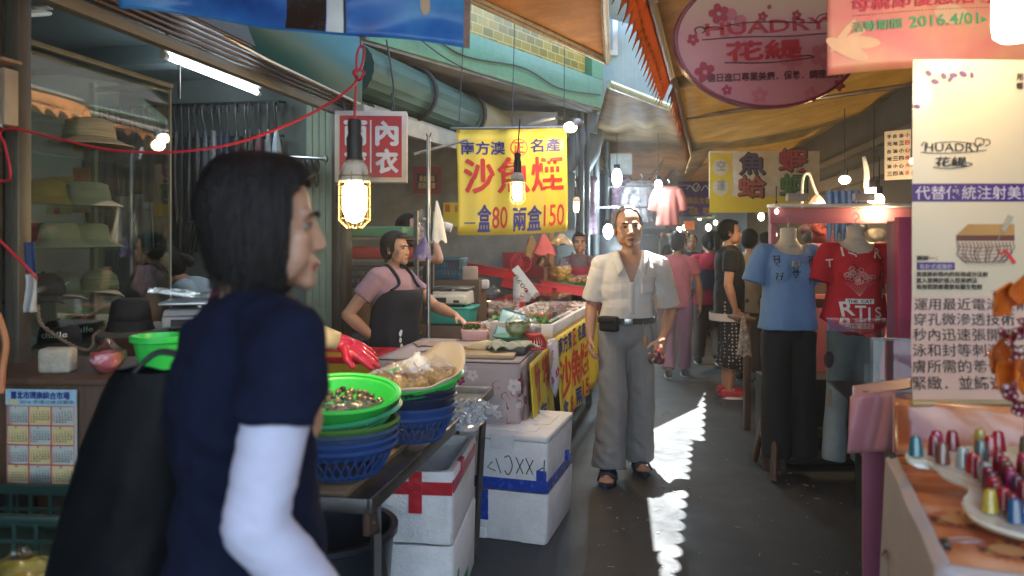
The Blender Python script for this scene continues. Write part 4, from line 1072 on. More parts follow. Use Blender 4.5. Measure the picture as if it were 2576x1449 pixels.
# calendar
cx0 = 0.285; cw,chh = 0.235,0.30
CM = KM @ Matrix.Translation((PX(18,2.42) + 1.80,0.014,0.722))
cal = thing('calendar','pale wall calendar with a blue heading on the wooden cabinet front','calendar',CM)
paper = mat('calendar paper',(0.56,0.52,0.40),0.6,var=0.1,vs=4,col2=(0.40,0.50,0.50))
w = MB(CM); w.grid(lambda u,v: Vector((u*cw,-0.004 - 0.003*math.sin(u*3.1),v*chh)),10,8); w.build('sheet',paper,cal,ang=180,solid=0.001)
cf = lambda u,v: Vector((u,-0.009 - 0.003*math.sin(u/cw*3.1),v))
cf2 = lambda u,v: Vector((u,-0.0105 - 0.003*math.sin(u/cw*3.1),v))
w = MB(CM); rect(w,cf,0.0,chh-0.05,cw,chh,6,1); w.build('heading',mat('pale blue print',(0.30,0.48,0.58),0.6),cal)
w = MB(CM)
put_text(w,'臺北市環南綜合市場',cf2,0.02,chh - 0.030,w=0.195,h=0.024,bold=0.02); w.build('lettering',navyink,cal)
w = MB(CM); put_text(w,'2016 市場公休日期表',cf2,0.05,chh - 0.045,w=0.18,h=0.012); w.build('lettering',ink,cal)
w = MB(CM); put_text(w,'105',cf2,0.008,chh - 0.046,w=0.036,h=0.014,bold=0.04); w.build('lettering',mat('yellow print',(0.75,0.55,0.03),0.5),cal)
cwid = (cw - 0.012)/3; chgt = 0.062
gl_ = MB(CM); tx = MB(CM); tr = MB(CM); tint = MB(CM)
for r_ in range(4):
 for c_ in range(3):
  x0 = 0.006 + c_*cwid; y1 = chh - 0.052 - r_*chgt
  for (a,b2,c3,d3) in ((x0,y1,x0+cwid,y1-0.0015),(x0,y1-chgt,x0+0.0015,y1),(x0+cwid-0.0015,y1-chgt,x0+cwid,y1),(x0,y1-chgt,x0+cwid,y1-chgt+0.0015)): rect(gl_,cf2,a,min(b2,d3),c3,max(b2,d3))
  if (r_ + c_) % 2 == 1: rect(tint,cf,x0+0.003,y1-chgt+0.003,x0+cwid-0.003,y1-0.003)
  mon = r_*3 + c_ + 1
  put_text(tx,str(mon),cf2,x0 + cwid*0.38,y1 - 0.0095,h=0.007,bold=0.03)
  first = [4,0,1,4,6,2,4,0,3,5,1,3][mon-1]; nd = [31,29,31,30,31,30,31,31,30,31,30,31][mon-1]
  first = (first + 1) % 7
  for dd in range(1,nd+1):
   q = first + dd - 1; cc,rw_ = q % 7,q // 7
   put_text(tr if cc == 0 else tx,str(dd),cf2,x0 + 0.006 + cc*(cwid-0.012)/6.6,y1 - 0.021 - rw_*0.0078,h=0.0052,bold=0.02)
gl_.build('grid_lines',redink,cal); tx.build('lettering',ink,cal); tr.build('lettering',redink,cal); tint.build('month_tint',mat('cream tint',(0.62,0.50,0.24),0.6),cal)
# on the cabinet
bM = FR(PX(113,2.45),2.52,1.057,0.1)
w = MB(bM); w.box((0,0,0.04),(0.105,0.06,0.082),bev=0.012,seg=3)
tag(w.build('foam_block',mat('yellowed foam',(0.42,0.38,0.30),0.8,var=0.2,vs=30,bump=0.3,bs=120)),'yellowed white foam block standing on the wooden cabinet','foam block')
def plastic_bag(c,r,h,m,label,cmat=None,ccol=None,name='plastic_bag',group=None,seed=0,neck=0.25,rot=0,parts=True,cfill=0.62,cat='bag'):
 M = FR(c[0],c[1],c[2],rot)
 t = thing(name,label,cat,M,group)
 def fn(u,v):
  a = 2*math.pi*u
  if v < 0.62:
   q = v/0.62; rr = r*math.sin(math.pi*(0.10 + 0.58*q))**0.7; z = h*0.62*q
  else:
   q = (v-0.62)/0.38; rr = r*(0.90*(1-q)**1.6 + neck*(0.55 + 0.75*q*q) * 0.5); z = h*(0.62 + 0.38*q)
  k = 1 + (0.10 + 0.25*max(0,v-.5))*math.sin(a*5 + seed + v*3) * (0.3 + v) + 0.22*nz((math.cos(a)*1.6 + seed,math.sin(a)*1.6,v*4))
  return Vector((rr*k*math.cos(a),rr*k*math.sin(a),z + 0.01*nz((u*9,v*8,seed))))
 w = MB(M); w.grid(fn,30,18,wrap=True); w.build('film',m,t,ang=180)
 if cmat:
  w = MB(M)
  rg = random.Random(seed)
  w.grid(lambda u,v: fn(u,v*cfill*0.95)*0.92 + Vector((0,0,0.004)),22,8,wrap=True)
  w.lathe([(0,h*cfill*0.60),(r*0.72,h*cfill*0.56)],14)
  o = w.build('contents',cmat,t,ang=180,post=lambda co: co + Vector((nz(co*60),nz(co*60 + Vector((9,0,0))),nz(co*60 + Vector((0,7,0)))))*r*0.07)
 return t
pinkm = mat('raw pink meat',(0.52,0.12,0.13),0.4,var=0.4,vs=12)
plastic_bag(tuple(P(268,990,2.5)[:2]) + (1.057,),0.055,0.115,film,'knotted clear bag of pink meat on the wooden cabinet',pinkm,seed=3)
# green bucket
gM = FR(PX(408,2.62),2.60,1.057,0)
gb = thing('bucket','bright green plastic bucket standing on the wooden cabinet behind the navy shirt','bucket',gM)
gplast = mat('bright green plastic',(0.035,0.62,0.085),0.35,var=0.05,spec=0.5)
w = MB(gM); w.lathe([(0,0.002),(0.062,0.002),(0.085,0.11),(0.088,0.112)],28); w.build('body',gplast,gb,solid=0.003)
w = MB(gM); w.lathe([(0.087,0.092),(0.094,0.094),(0.095,0.112),(0.087,0.113)],28); w.build('rim',gplast,gb)
# crates at the lower left
gcr = mat('dark green crate',(0.006,0.030,0.022),0.45,var=0.15,bump=0.05)
def crate(M,sx,sy,sz,m,label,group=None,name='crate',slots=9,rows=2):
 t = thing(name,label,'crate',M,group)
 w = MB(M); w.box((0,0,0.006),(sx,sy,0.012))
 th = 0.008
 for s_ in (-1,1):
  for (ax,L_) in ((0,sx),(1,sy)):
   def bx(a,b2,z0,z1):
    c = (a+b2)/2; d = abs(b2-a)
    if ax == 0: w.box((c,s_*(sy/2 - th/2),(z0+z1)/2),(d,th,z1-z0))
    else: w.box((s_*(sx/2 - th/2),c,(z0+z1)/2),(th,d - 0.002,z1-z0))
   e = L_/2 - (0 if ax == 0 else th)
   bx(-e,e,0.0,sz*0.14); bx(-e,e,sz*0.80,sz)
   if rows == 2: bx(-e,e,sz*0.45,sz*0.52)
   n = slots if ax == 0 else max(3,int(slots*sy/sx))
   for i in range(n+1):
    x = -e + 2*e*i/n
    bx(max(-e,x-0.006),min(e,x+0.006),sz*0.14,sz*0.80)
 w.build('shell',m,t)
 w = MB(M)
 for s_ in (-1,1): w.box((0,s_*(sy/2 + 0.003),sz*0.93),(sx + 0.012,0.012,sz*0.14),bev=0.003); w.box((s_*(sx/2 + 0.003),0,sz*0.93),(0.012,sy - 0.008,sz*0.14),bev=0.003)
 w.build('rim',m,t)
 return t
crate(FR(-1.42,2.16,0.62,R(-4)),0.56,0.24,0.14,gcr,'dark green slotted crate below the calendar','green crates at the lower left')
crate(FR(-1.45,2.16,0.40,R(-4)),0.56,0.30,0.21,gcr,'dark green crate under the slotted one below the calendar','green crates at the lower left')
crate(FR(-1.50,1.98 - 0.15,0.34,R(-2)),0.40,0.28,0.25,gcr,'dark green crate at the lower left corner holding the yellow bag','green crates at the lower left',slots=6)
crate(FR(-1.45,2.1,0.0,R(-4)),0.62,0.36,0.33,gcr,'large dark green crate on the ground under the other crates','green crates at the lower left')
plastic_bag((-1.23,1.90,0.595),0.09,0.13,film,'clear bag of yellow pickles on the dark green crate',mat('yellow pickle',(0.50,0.38,0.06),0.5,var=0.5,vs=14),seed=8,rot=0.5)
# bamboo stick and thin cables at the far left
cable('cane',[P(2,990,2.3),P(6,930,2.32),P(14,860,2.33),P(-6,790,2.34)],0.010,mat('orange cane',(0.42,0.16,0.05),0.5),'bent orange brown cane leaning on the left post')
# ================================================================ LEFT STALLS
# ---- long metal table at the front
TZ = 0.74
TM = AF(-0.41,2.19)
mt = thing('metal_table','long stainless steel table with a raised rim and folding legs','table',TM)
TL,TW = 1.68,0.78
w = MB(TM); w.box((-TW/2,TL/2,TZ - 0.028),(TW,TL,0.006)); w.build('table_top',steel,mt)
w = MB(TM)
for (c,d) in (((0,TL/2,TZ - 0.014),(0.012,TL,0.045)),((-TW,TL/2,TZ - 0.014),(0.012,TL,0.045)),((-TW/2,0,TZ - 0.014),(TW - 0.013,0.012,0.045)),((-TW/2,TL,TZ - 0.014),(TW - 0.013,0.012,0.045))): w.box(c,d,bev=0.004)
w.build('rim',dsteel,mt)
for (x,y,dx,dy) in ((-0.02,0.06,0.0,0.28),(-0.02,0.10,0.01,-0.02),(-TW+0.03,0.06,0,0.25),(-0.03,TL-0.06,0,-0.2),(-TW+0.03,TL-0.06,0,-0.2)):
 w = MB(TM); w.tube([(x,y,TZ - 0.035),(x + dx,y + dy,0.0)],0.017,4,flat=1.0); w.build('leg',dsteel,mt)
w = MB(TM); w.box((-0.02,0.05,TZ - 0.075),(0.022,0.06,0.07),bev=0.003); w.ell((-0.008,0.05,TZ - 0.08),0.008,8,6); w.build('hinge',mat('rusty hinge',(0.12,0.07,0.05),0.6,0.5,dirt=0.5),mt)
w = MB(TM); w.box((-0.38,0.38,TZ - 0.013),(0.55,0.62,0.022),bev=0.004)
tag(w.build('plywood_board',mat('wet plywood',(0.30,0.21,0.12),0.45,var=0.3,vs=6,dirt=0.5,dcol=(0.10,0.09,0.08),bump=0.1)),'wet plywood board lying on the metal table under the baskets','board')
BZ = TZ - 0.002
# baskets -----------------------------------------------------------------
bluep = mat('blue plastic',(0.018,0.075,0.26),0.35,var=0.08)
dbluep = mat('dark blue plastic',(0.012,0.025,0.065),0.3,var=0.08)
clearblue = mat('cloudy blue plastic',(0.05,0.10,0.20),0.25,var=0.1)
midgreen = mat('mint green plastic',(0.05,0.42,0.20),0.35,var=0.05)
def basket(c,r0,r1,h,m,label,name='basket',lattice=True,rim=0.010,tilt=None,ns=44,group='plastic baskets stacked on the metal table',solid=0.0025,diag=False):
 """openwork basket: base r0, rim r1"""
 M = Matrix.Translation(c) @ (tilt if tilt is not None else Matrix())
 t = thing(name,label,'basket',M,group)
 Rr = lambda v: r0 + (r1 - r0)*(v**0.75)
 w = MB(M)
 if lattice:
  w.lathe([(0,0.003),(r0*0.98,0.003),(r0,0.008)],36)
  nr = 5
  for i in range(ns):
   a = 2*math.pi*i/ns
   for k in ((-1,1) if diag else (0,)):
    pts = []
    for q in range(7):
     v = q/6*0.92; aa = a + k*v*0.28
     pts.append((Rr(v)*math.cos(aa),Rr(v)*math.sin(aa),h*v + 0.004))
    w.tube(pts,0.0028,4)
  for j in range(1,nr if not diag else 2):
   v = j/nr; w.tube([(Rr(v)*math.cos(2*math.pi*i/36),Rr(v)*math.sin(2*math.pi*i/36),h*v) for i in range(37)],0.0026,4,cap=False)
  w.build('wall',m,t)
 else:
  w.lathe([(0,0.002),(r0*0.9,0.002),(r0,0.008)] + [(Rr(v/6),h*v/6) for v in range(1,7)],48); w.build('wall',m,t,ang=180,solid=solid)
 w = MB(M); w.lathe([(r1 - 0.004,h*0.90),(r1 + 0.002,h*0.90),(r1 + rim,h*0.955),(r1 + rim*1.15,h),(r1 + rim*0.5,h + 0.008),(r1 - 0.003,h + 0.003),(r1 - 0.004,h*0.90)],48); w.build('rim',m,t)
 return t
ca = P(862,1240,2.44); ca = (ca.x,2.44,BZ + 0.010)
basket(ca,0.115,0.168,0.10,bluep,'blue lattice basket at the bottom of the near stack',diag=True,ns=34)
basket((ca[0],ca[1],ca[2] + 0.062),0.140,0.170,0.062,bluep,'plain blue basin on the blue lattice basket of the near stack',lattice=False)
basket((ca[0],ca[1],ca[2] + 0.088),0.142,0.171,0.062,clearblue,'cloudy blue basin in the middle of the near stack',lattice=False)
basket((ca[0],ca[1],ca[2] + 0.108),0.143,0.172,0.062,mat('green olive plastic',(0.09,0.25,0.05),0.3),'olive green basin just under the green colanders of the near stack',lattice=False)
tl1 = Matrix.Rotation(R(5),4,'X') @ Matrix.Rotation(R(-4),4,'Y')
basket((ca[0] + 0.004,ca[1] + 0.01,ca[2] + 0.132),0.10,0.176,0.072,midgreen,'mint green colander just below the bowl of clams',tilt=tl1,rim=0.014)
tl2 = Matrix.Rotation(R(8),4,'X') @ Matrix.Rotation(R(2),4,'Y')
cc = Vector((ca[0] - 0.002,ca[1] - 0.01,ca[2] + 0.185))
clb = basket(tuple(cc),0.115,0.175,0.075,gplast,'bright green bowl of brown clams at the top of the near stack',name='bowl',lattice=False,tilt=tl2,rim=0.013)
CMx = Matrix.Translation(cc) @ tl2
shell = mat('brown clam shell',(0.06,0.03,0.018),0.12,var=0.7,vs=35,col2=(0.30,0.20,0.10),coat=0.8)
shell2 = mat('dark clam shell',(0.018,0.015,0.013),0.15,var=0.5,vs=35,coat=0.8)
clam = None
rg = random.Random(5)
spots = []
while len(spots) < 46:
 a = rg.uniform(0,6.28); r_ = 0.125*math.sqrt(rg.random()); p = (r_*math.cos(a),r_*math.sin(a))
 if p[1] < -0.045: continue
 if all((p[0]-q[0])**2 + (p[1]-q[1])**2 < 99 and (p[0]-q[0])**2 + (p[1]-q[1])**2 > 0.00030 for q in spots) or rg.random() < 0.02: spots.append(p)
for i,p in enumerate(spots):
 M = CMx @ Matrix.Translation((p[0],p[1],0.035 + rg.uniform(0,0.012))) @ Euler((rg.uniform(-.6,.6),rg.uniform(-.6,.6),rg.uniform(0,6.3))).to_matrix().to_4x4()
 if clam is None or i == 1:
  o = MB(M); o.ell((0,0,0.0045),(0.0135,0.0110,0.0065),14,8); o.ell((0,0,-0.0035),(0.0130,0.0105,0.0060),14,8)
  o.bm.transform(M.inverted())
  me_o = o.build('clam',shell if clam is None else shell2,None,ang=180,origin=(0,0,0)); me_o.matrix_basis = M
  if clam is None: clam = me_o; tag(clam,'small glossy brown clam in the bright green bowl','clam','brown clams in the green bowl')
  else: clam2 = me_o; tag(clam2,'small glossy dark clam in the bright green bowl','clam','dark clams in the green bowl')
 else:
  dup(clam if rg.random() < 0.65 else clam2,M)
# bag of dark mussels at the front of the bowl
bg = thing('mussel_bag','clear flat bag of dark shellfish at the front of the bright green bowl','bag',CMx @ Matrix.Translation((0.04,-0.075,0.04)))
bgM = CMx @ Matrix.Translation((0.04,-0.07,0.045))
w = MB(bgM)
for i in range(40): w.ell((rg.uniform(-.085,.085),rg.uniform(-.035,.04),rg.uniform(-0.005,.006)),(0.013,0.009,0.007),8,5,rot=Euler((0,0,rg.uniform(0,3))).to_matrix())
tag(w.build('contents',shell2,bg,ang=180),kind='stuff')
w = MB(bgM); w.grid(lambda u,v: Vector(((u-.5)*0.22,(v-.5)*0.12,0.014 + 0.007*nz((u*7,v*5,1)) - 0.02*(abs(u-.5)*2)**4)),18,10); w.build('film',film,bg,ang=180)
# stack B ---------------------------------------------------------------
cb_ = P(1040,1130,2.86); cb_ = (cb_.x,2.86,BZ + 0.010)
basket(cb_,0.105,0.150,0.10,bluep,'blue lattice basket at the bottom of the far stack',diag=True,ns=34)
basket((cb_[0],cb_[1],cb_[2] + 0.060),0.125,0.152,0.070,bluep,'blue basin on the lattice basket of the far stack',lattice=False)
basket((cb_[0],cb_[1],cb_[2] + 0.100),0.127,0.154,0.066,dbluep,'dark navy basin in the middle of the far stack',lattice=False)
basket((cb_[0],cb_[1],cb_[2] + 0.130),0.128,0.156,0.062,dbluep,'dark navy basin just under the green colander of the far stack',lattice=False)
tl3 = Matrix.Rotation(R(6),4,'X') @ Matrix.Rotation(R(-7),4,'Y')
c3 = Vector((cb_[0] + 0.01,cb_[1] + 0.01,cb_[2] + 0.150))
basket(tuple(c3),0.115,0.178,0.075,gplast,'bright green colander lined with cream cloth on the far stack',tilt=tl3,rim=0.012,ns=52)
C3 = Matrix.Translation(c3) @ tl3
clothm = mat('cream cotton cloth',(0.60,0.53,0.42),0.9,var=0.06,bump=0.25,bs=300)
w = MB(C3)
def fcl(u,v):
 a = 2*math.pi*u; rr = 0.02 + 0.172*v; z = 0.010 + 0.085*v**2.2 + 0.008*nz((math.cos(a)*3,math.sin(a)*3,v*3))
 lift = max(0,math.cos(a - R(38)))**3 * max(0,v-.6)/.4
 z += 0.075*lift + 0.012*math.sin(a*7)*max(0,v-.7); rr += 0.012*max(0,v-.8)/.2
 return Vector((rr*math.cos(a),rr*math.sin(a),z))
w.grid(fcl,48,14,wrap=True)
tag(w.build('lining_cloth',clothm,ang=180,solid=0.004),'cream cotton cloth lining the bright green colander with one corner raised','cloth')
shred = mat('shredded fish',(0.60,0.40,0.20),0.7,var=0.5,vs=60,bump=0.9,bs=160)
for i,(dx,dy,r_,lb) in enumerate(((-0.095,-0.01,0.075,'left one in the cream cloth'),(-0.01,-0.055,0.070,'nearest one in the cream cloth'),(0.085,-0.005,0.075,'right one in the cream cloth'))):
 q = C3 @ Vector((dx,dy,0.03))
 plastic_bag(tuple(q),r_,0.125,film,'clear knotted bag of shredded fish, ' + lb,shred,name='fish_bag',group='bags of shredded fish in the colander',seed=i*5 + 1,rot=i)
q = C3 @ Vector((0.0,0.075,0.035))
plastic_bag(tuple(q),0.060,0.12,mat('white bag film',(0.75,0.76,0.78),0.3,bump=0.6,bs=30),'white crumpled plastic bag at the back of the cream cloth',seed=22)
# crushed ice
icem = mat('crushed ice',(0.62,0.68,0.72),0.12,var=0.1,trans=0.35,spec=0.6)
def ice(c,rx,ry,n,seed,label,rot=0):
 rg = random.Random(seed); w = MB(AF(*c))
 w.grid(lambda u,v: Vector(((u-.5)*2*rx*0.95,(v-.5)*2*ry*0.95,0.05*max(0,1-((u-.5)**2+(v-.5)**2)*4) + 0.006*nz((u*8,v*8,seed)))),12,12)
 for i in range(n):
  a = rg.uniform(0,6.28); r_ = math.sqrt(rg.random()); s_ = rg.uniform(0.006,0.014)
  w.box((r_*rx*math.cos(a),r_*ry*math.sin(a),0.05*(1-r_*r_) + rg.uniform(0,0.012)),(s_*1.6,s_*1.2,s_),rot=Euler((rg.uniform(0,3),rg.uniform(0,3),rg.uniform(0,3))).to_matrix())
 tag(w.build('crushed_ice',icem,ang=30),label,'ice',kind='stuff')
pi_ = P(1165,1035,3.25); ice((PX(1165,3.35),3.35,TZ - 0.025),0.12,0.26,260,1,'crushed ice piled at the far end of the metal table')
ice((PX(862,3.0),3.05,TZ - 0.02),0.14,0.22,220,2,'crushed ice behind the bright green bowl of clams')
ib = thing('ice_tray','shallow white tray holding ice behind the bright green bowl','tray',AF(PX(862,3.0),3.05,TZ - 0.024))
w = MB(AF(PX(862,3.05),3.05,TZ - 0.022))
for s_ in (-1,1): w.box((s_*0.16,0,0.05),(0.012,0.5,0.12),bev=0.004); w.box((0,s_*0.245,0.05),(0.306,0.012,0.12),bev=0.004)
w.build('side',mat('teal tray',(0.10,0.42,0.36),0.4),ib)
# ---- foam boxes
def foam_box(M,sx,sy,sz,label,lid=False,th=0.028,tapes=(),group='white foam fish boxes beside the metal table',notch=True):
 t = thing('foam_box',label,'foam box',M,group)
 w = MB(M)
 w.box((0,0,0.016),(sx*0.95,sy*0.95,0.03))
 ft = 0.955
 for s_ in (-1,1):
  tw = Matrix()
  def wall(c0,c1,ax):
   pass
 # tapered tub as one shell
 def ringp(kx,ky,z,r_=0.02):
  pts = []
  for (cx_,cy_,a0) in ((1,1,0),(-1,1,90),(-1,-1,180),(1,-1,270)):
   for q in range(4):
    a = R(a0 + 30*q); pts.append((cx_*(kx/2 - r_) + r_*math.cos(a),cy_*(ky/2 - r_) + r_*math.sin(a),z))
  return pts
 w.bm.clear()
 rows = [ringp(sx*ft,sy*ft,0.004),ringp(sx*ft + 0.004,sy*ft + 0.004,0.012),ringp(sx,sy,sz - 0.006),ringp(sx - 0.006,sy - 0.006,sz),ringp(sx - 2*th,sy - 2*th,sz),ringp(sx - 2*th - 0.01,sy - 2*th - 0.01,sz - 0.006),ringp(sx*ft - 2*th,sy*ft - 2*th,0.035)]
 vs = [w._v(r_) for r_ in rows]
 for a,b2 in zip(vs,vs[1:]): w.bridge(a,b2)
 w._f(vs[0][::-1]); w._f(vs[-1])
 w.build('tub',foam,t,ang=50)
 if notch:
  for s_ in (-1,1): w = MB(M); w.box((s_*sx*0.33,-sy*ft/2 - 0.003,0.030),(sx*0.27,0.012,0.055),bev=0.005); w.build('foot',foam,t)
 if lid:
  w = MB(M); w.box((0,0,sz + 0.018),(sx*1.01,sy*1.01,0.034),bev=0.012,seg=3)
  l = w.build('lid',foam,t)
  w = MB(M)
  for (x,y,a,b2) in ((-0.10,0.05,0.16,0.2),(0.1,0.05,0.16,0.2),(0,-0.16,0.3,0.10)): w.box((x,y,sz + 0.037),(a,b2,0.006),bev=0.002)
  w.build('panel',foam,l)
  w = MB(M); w.box((0.0,-sy*0.505 - 0.006,sz + 0.0),(0.12,0.018,0.075),bev=0.006); w.build('catch',foam,l)
 for (tm,parts) in tapes:
  w = MB(M)
  for (c,d) in parts: w.box(c,d,bev=0.0)
  w.build('tape',tm,t)
 return t
LM = FR(-0.365,3.24,0,R(-6))
LW,LL = 0.34,0.58
foam_box(LM,LW,LL,0.305,'white foam box with green tape on its lower corner, under the open box',notch=True,
         tapes=((greentape,(((0.163,-0.10,0.055),(0.006,0.36,0.045)),((0.166,-0.17,0.10),(0.005,0.035,0.14)))),))
U1 = LM @ Matrix.Translation((0,0.0,0.308))
foam_box(U1,LW,LL,0.285,'open white foam box with a red tape cross on its front',
         tapes=((redtape,(((0.01,-LL/2 - 0.0005,0.222),(LW - 0.03,0.006,0.05)),((0.02,-LL/2 - 0.002,0.205),(0.052,0.006,0.16)),((LW/2 + 0.0,-0.02,0.232),(0.006,LL*0.94,0.045)),((LW/2 - 0.004,-0.10,0.262),(0.020,0.06,0.05)))),))
RA = R(17)
d1v = Vector((-math.cos(RA),math.sin(RA),0)); d2v = Vector((math.sin(RA),math.cos(RA),0))
RW,RL = 0.46,0.56
cor = Vector((0.175,3.69,0)) + d1v*RW/2 + d2v*RL/2
RM = FR(cor.x,cor.y,0,-RA)
foam_box(RM,RW,RL,0.25,'white foam box on the asphalt with a strip of blue tape down its front',
         tapes=((bluetape,(((-0.10,-RL/2 - 0.001,0.175),(0.045,0.006,0.15)),((-0.20,-RL/2 + 0.0,0.10),(0.05,0.006,0.06)))),))
U2 = RM @ Matrix.Translation((0,0,0.255))
fb = foam_box(U2,RW,RL,0.245,'white lidded foam box marked in black pen with blue tape round its base',lid=True,notch=False,
         tapes=((bluetape,(((0,-RL/2 + 0.008,0.030),(RW - 0.01,0.006,0.055)),((RW/2 - 0.005,0,0.030),(0.006,RL*0.95,0.055)),((RW/2 - 0.035,-RL/2 + 0.0045,0.06),(0.05,0.006,0.10)),((RW/2 + 0.003,0.12,0.085),(0.02,0.03,0.05)))),))
w = MB(U2)
def ff(u,v): return Vector((u,-RL/2*(0.955 + 0.045*v/0.245) - 0.0025,v))
ff_ = lambda u,v: ff(0.232 - u,0.165 - v)       # the marking stands on its head
k = 0.075
def St(pts,w_=0.0055): stroke(w,[(a,b2) for a,b2 in pts],ff_,w_)
# P X X C 1 7 by hand
x0 = 0.02
St([(x0,0),(x0+0.005,0.085)]); St([(p.x,p.y) for p in smoothpath([(x0-0.01,0.075,0),(x0+0.03,0.082,0),(x0+0.038,0.06,0),(x0+0.006,0.038,0)],5)])
for q in (0.065,0.115):
 St([(x0+q-0.005,0.078),(x0+q+0.03,-0.002)]); St([(x0+q+0.030,0.08),(x0+q-0.008,0.004)])
St([(p.x,p.y) for p in smoothpath([(x0+0.205,0.070,0),(x0+0.185,0.088,0),(x0+0.165,0.045,0),(x0+0.180,-0.004,0),(x0+0.205,0.004,0)],6)])
St([(x0+0.225,0.085),(x0+0.250,0.012)])
St([(x0+0.252,0.076),(x0+0.295,0.060),(x0+0.268,0.030)])
w.build('marking',ink,fb)
# dark tub under the table
w = MB(FR(-0.66,2.72,0)); w.lathe([(0,0.004),(0.20,0.004),(0.235,0.44),(0.25,0.45),(0.25,0.47),(0.225,0.47),(0.20,0.05),(0,0.05)],32)
tag(w.build('plastic_tub',mat('black blue tub',(0.008,0.014,0.025),0.35)),'dark blue plastic tub standing under the metal table','tub')
w = MB(FR(-0.39,2.86,0)); w.box((0,0.1,0.20),(0.12,0.4,0.4),bev=0.02)
# ---- floral table behind
FZ = 0.85
FM = AF(0.03,3.95)
FTL,FTW = 0.88,0.78
fv = thing('stall_table','stall table with a flowered tablecloth between the metal table and the food counter','table',FM)
w = MB(FM); w.box((-FTW/2,FTL/2,FZ - 0.02),(FTW,FTL,0.03),bev=0.004); w.build('table_top',mat('purplish worn top',(0.22,0.15,0.14),0.5,var=0.35,vs=9,dirt=0.2),fv)
for (x,y) in ((-0.04,0.05),(-FTW + 0.04,0.05),(-0.04,FTL - 0.05),(-FTW + 0.04,FTL - 0.05)):
 w = MB(FM); w.cyl((x,y,0),(x,y,FZ - 0.036),0.018,n=10); w.build('leg',dsteel,fv)
flc = mat('pale flower cloth',(0.42,0.36,0.37),0.75,var=0.08,vs=3,bump=0.1,bs=20)
tcl = thing('tablecloth','pale cloth printed with maroon flowers hanging over the stall table edge','tablecloth',FM)
def drape(u,v):  # front skirt facing the camera and right skirt facing the alley, u along the edge
 L1 = FTW; s_ = u*(FTW + FTL)
 if s_ < FTW: x,y,nx,ny = -FTW + s_,0,0,-1
 else: x,y,nx,ny = 0,s_ - FTW,1,0
 o = 0.010 + 0.030*v*(0.5 + 0.5*math.sin(s_*22)) 
 drop = (0.36 + 0.03*math.sin(s_*9) + (0.10 if 0.93*FTW < s_ < 1.08*FTW else 0)) * v
 return Vector((x + nx*o,y + ny*o,FZ - 0.004 - drop))
w = MB(FM); w.grid(drape,80,12); w.grid(lambda u,v: Vector((-FTW + FTW*u + 0.008*(u > .99),FTL*v*0.96 - 0.008*(v < .01),FZ + 0.003 + 0.002*nz((u*9,v*9,0)))),14,14); w.build('cloth',flc,tcl,ang=180,solid=0.003)
mar = mat('maroon flower print',(0.26,0.02,0.08),0.7); pale = mat('white flower print',(0.62,0.58,0.58),0.7)
w = MB(FM); w2 = MB(FM)
rg = random.Random(9)
fd = lambda lift: (lambda u,v: drape(min(max(u,0.001),0.999),min(max(v,0),0.999)) + Vector((lift*(1 if u*(FTW+FTL) > FTW else 0),-lift*(0 if u*(FTW+FTL) > FTW else 1),0)))
for i in range(56):
 u,v = 0.12 + rg.random()*0.87,0.10 + 0.8*rg.random()
 tgt = w if i % 2 else w2
 f0 = fd(0.004 if i % 2 else 0.0055)
 sc_ = 1.78
 flower(tgt,lambda a,b2,f0=f0,u=u,v=v: f0(u + (a)/sc_,v + b2/0.38),0,0,rg.uniform(0.026,0.045),5,rg.random()*3,0.5)
for i in range(26):
 u,v = 0.24 + rg.random()*0.72,0.15 + 0.7*rg.random(); f0 = fd(0.0045)
 stroke(w,[(u + 0.028*math.cos(a)*a/5,v + 0.09*math.sin(a)*a/5) for a in [0.5*k2 for k2 in range(11)]],f0,0.003)
w.build('flower_print',mar,tcl,ang=180); w2.build('flower_print',pale,tcl,ang=180)
# yellow banner skirt on the right side of the floral table: bamboo shoot for sale
yb = mat('yellow banner cloth',(0.72,0.55,0.035),0.55,var=0.06,vs=3,bump=0.1,bs=8)
def sign_sheet(name,label,cat,fn,uw,vh,m,texts,group=None,nu=24,nv=10,solid=0.003,M=None,base=None):
 """fn(u, v, lift) in metres on the sheet; texts: (string, u, v, w, h, material, bold, rot)"""
 t = thing(name,label,cat,Matrix.Translation(base if base is not None else fn(uw/2,0,0)),group)
 w = MB(); w.grid(lambda u,v: fn(u*uw,v*vh,0),nu,nv); w.build('sheet',m,t,ang=180,solid=solid)
 for T in texts:
  s_,u,v,ww,hh,tm,bold = T[:7]; rot = T[7] if len(T) > 7 else 0
  w = MB(); put_text(w,s_,lambda a,b2: fn(a,b2,0.005),u,v,ww,hh,rot,bold=bold); w.build('lettering',tm,t,ang=180)
 return t
def skirt(A,B,ztop,h,wav=0.012,ph=0.0,lean=0.03):
 A = Vector(A); B = Vector(B); d = (B - A); Lg = d.length; d.normalize(); n = Vector((d.y,-d.x,0))
 def fn(u,v,l):
  k = 1 - v/h
  return A + d*u + n*(l + wav*math.sin(u*17 + ph)*k + lean*k) + Vector((0,0,ztop - h + v))
 return fn,Lg
A = FM @ Vector((0.045,0.10,0)); B = FM @ Vector((0.045,FTL - 0.02,0))
fn,Lg = skirt(A,B,FZ - 0.02,0.42)
s1 = sign_sheet('price_banner','yellow banner with red characters for bamboo shoots under the stall table edge','banner',fn,Lg,0.42,yb,(
 ('竹',Lg*0.14,0.17,0.22,0.22,redink,0.03),('筍',Lg*0.52,0.17,0.24,0.22,redink,0.03),('隻',Lg*0.12,0.015,0.13,0.13,navyink,0.03),('有',Lg*0.38,0.015,0.13,0.13,navyink,0.03),('賣',Lg*0.62,0.015,0.13,0.13,navyink,0.03)))
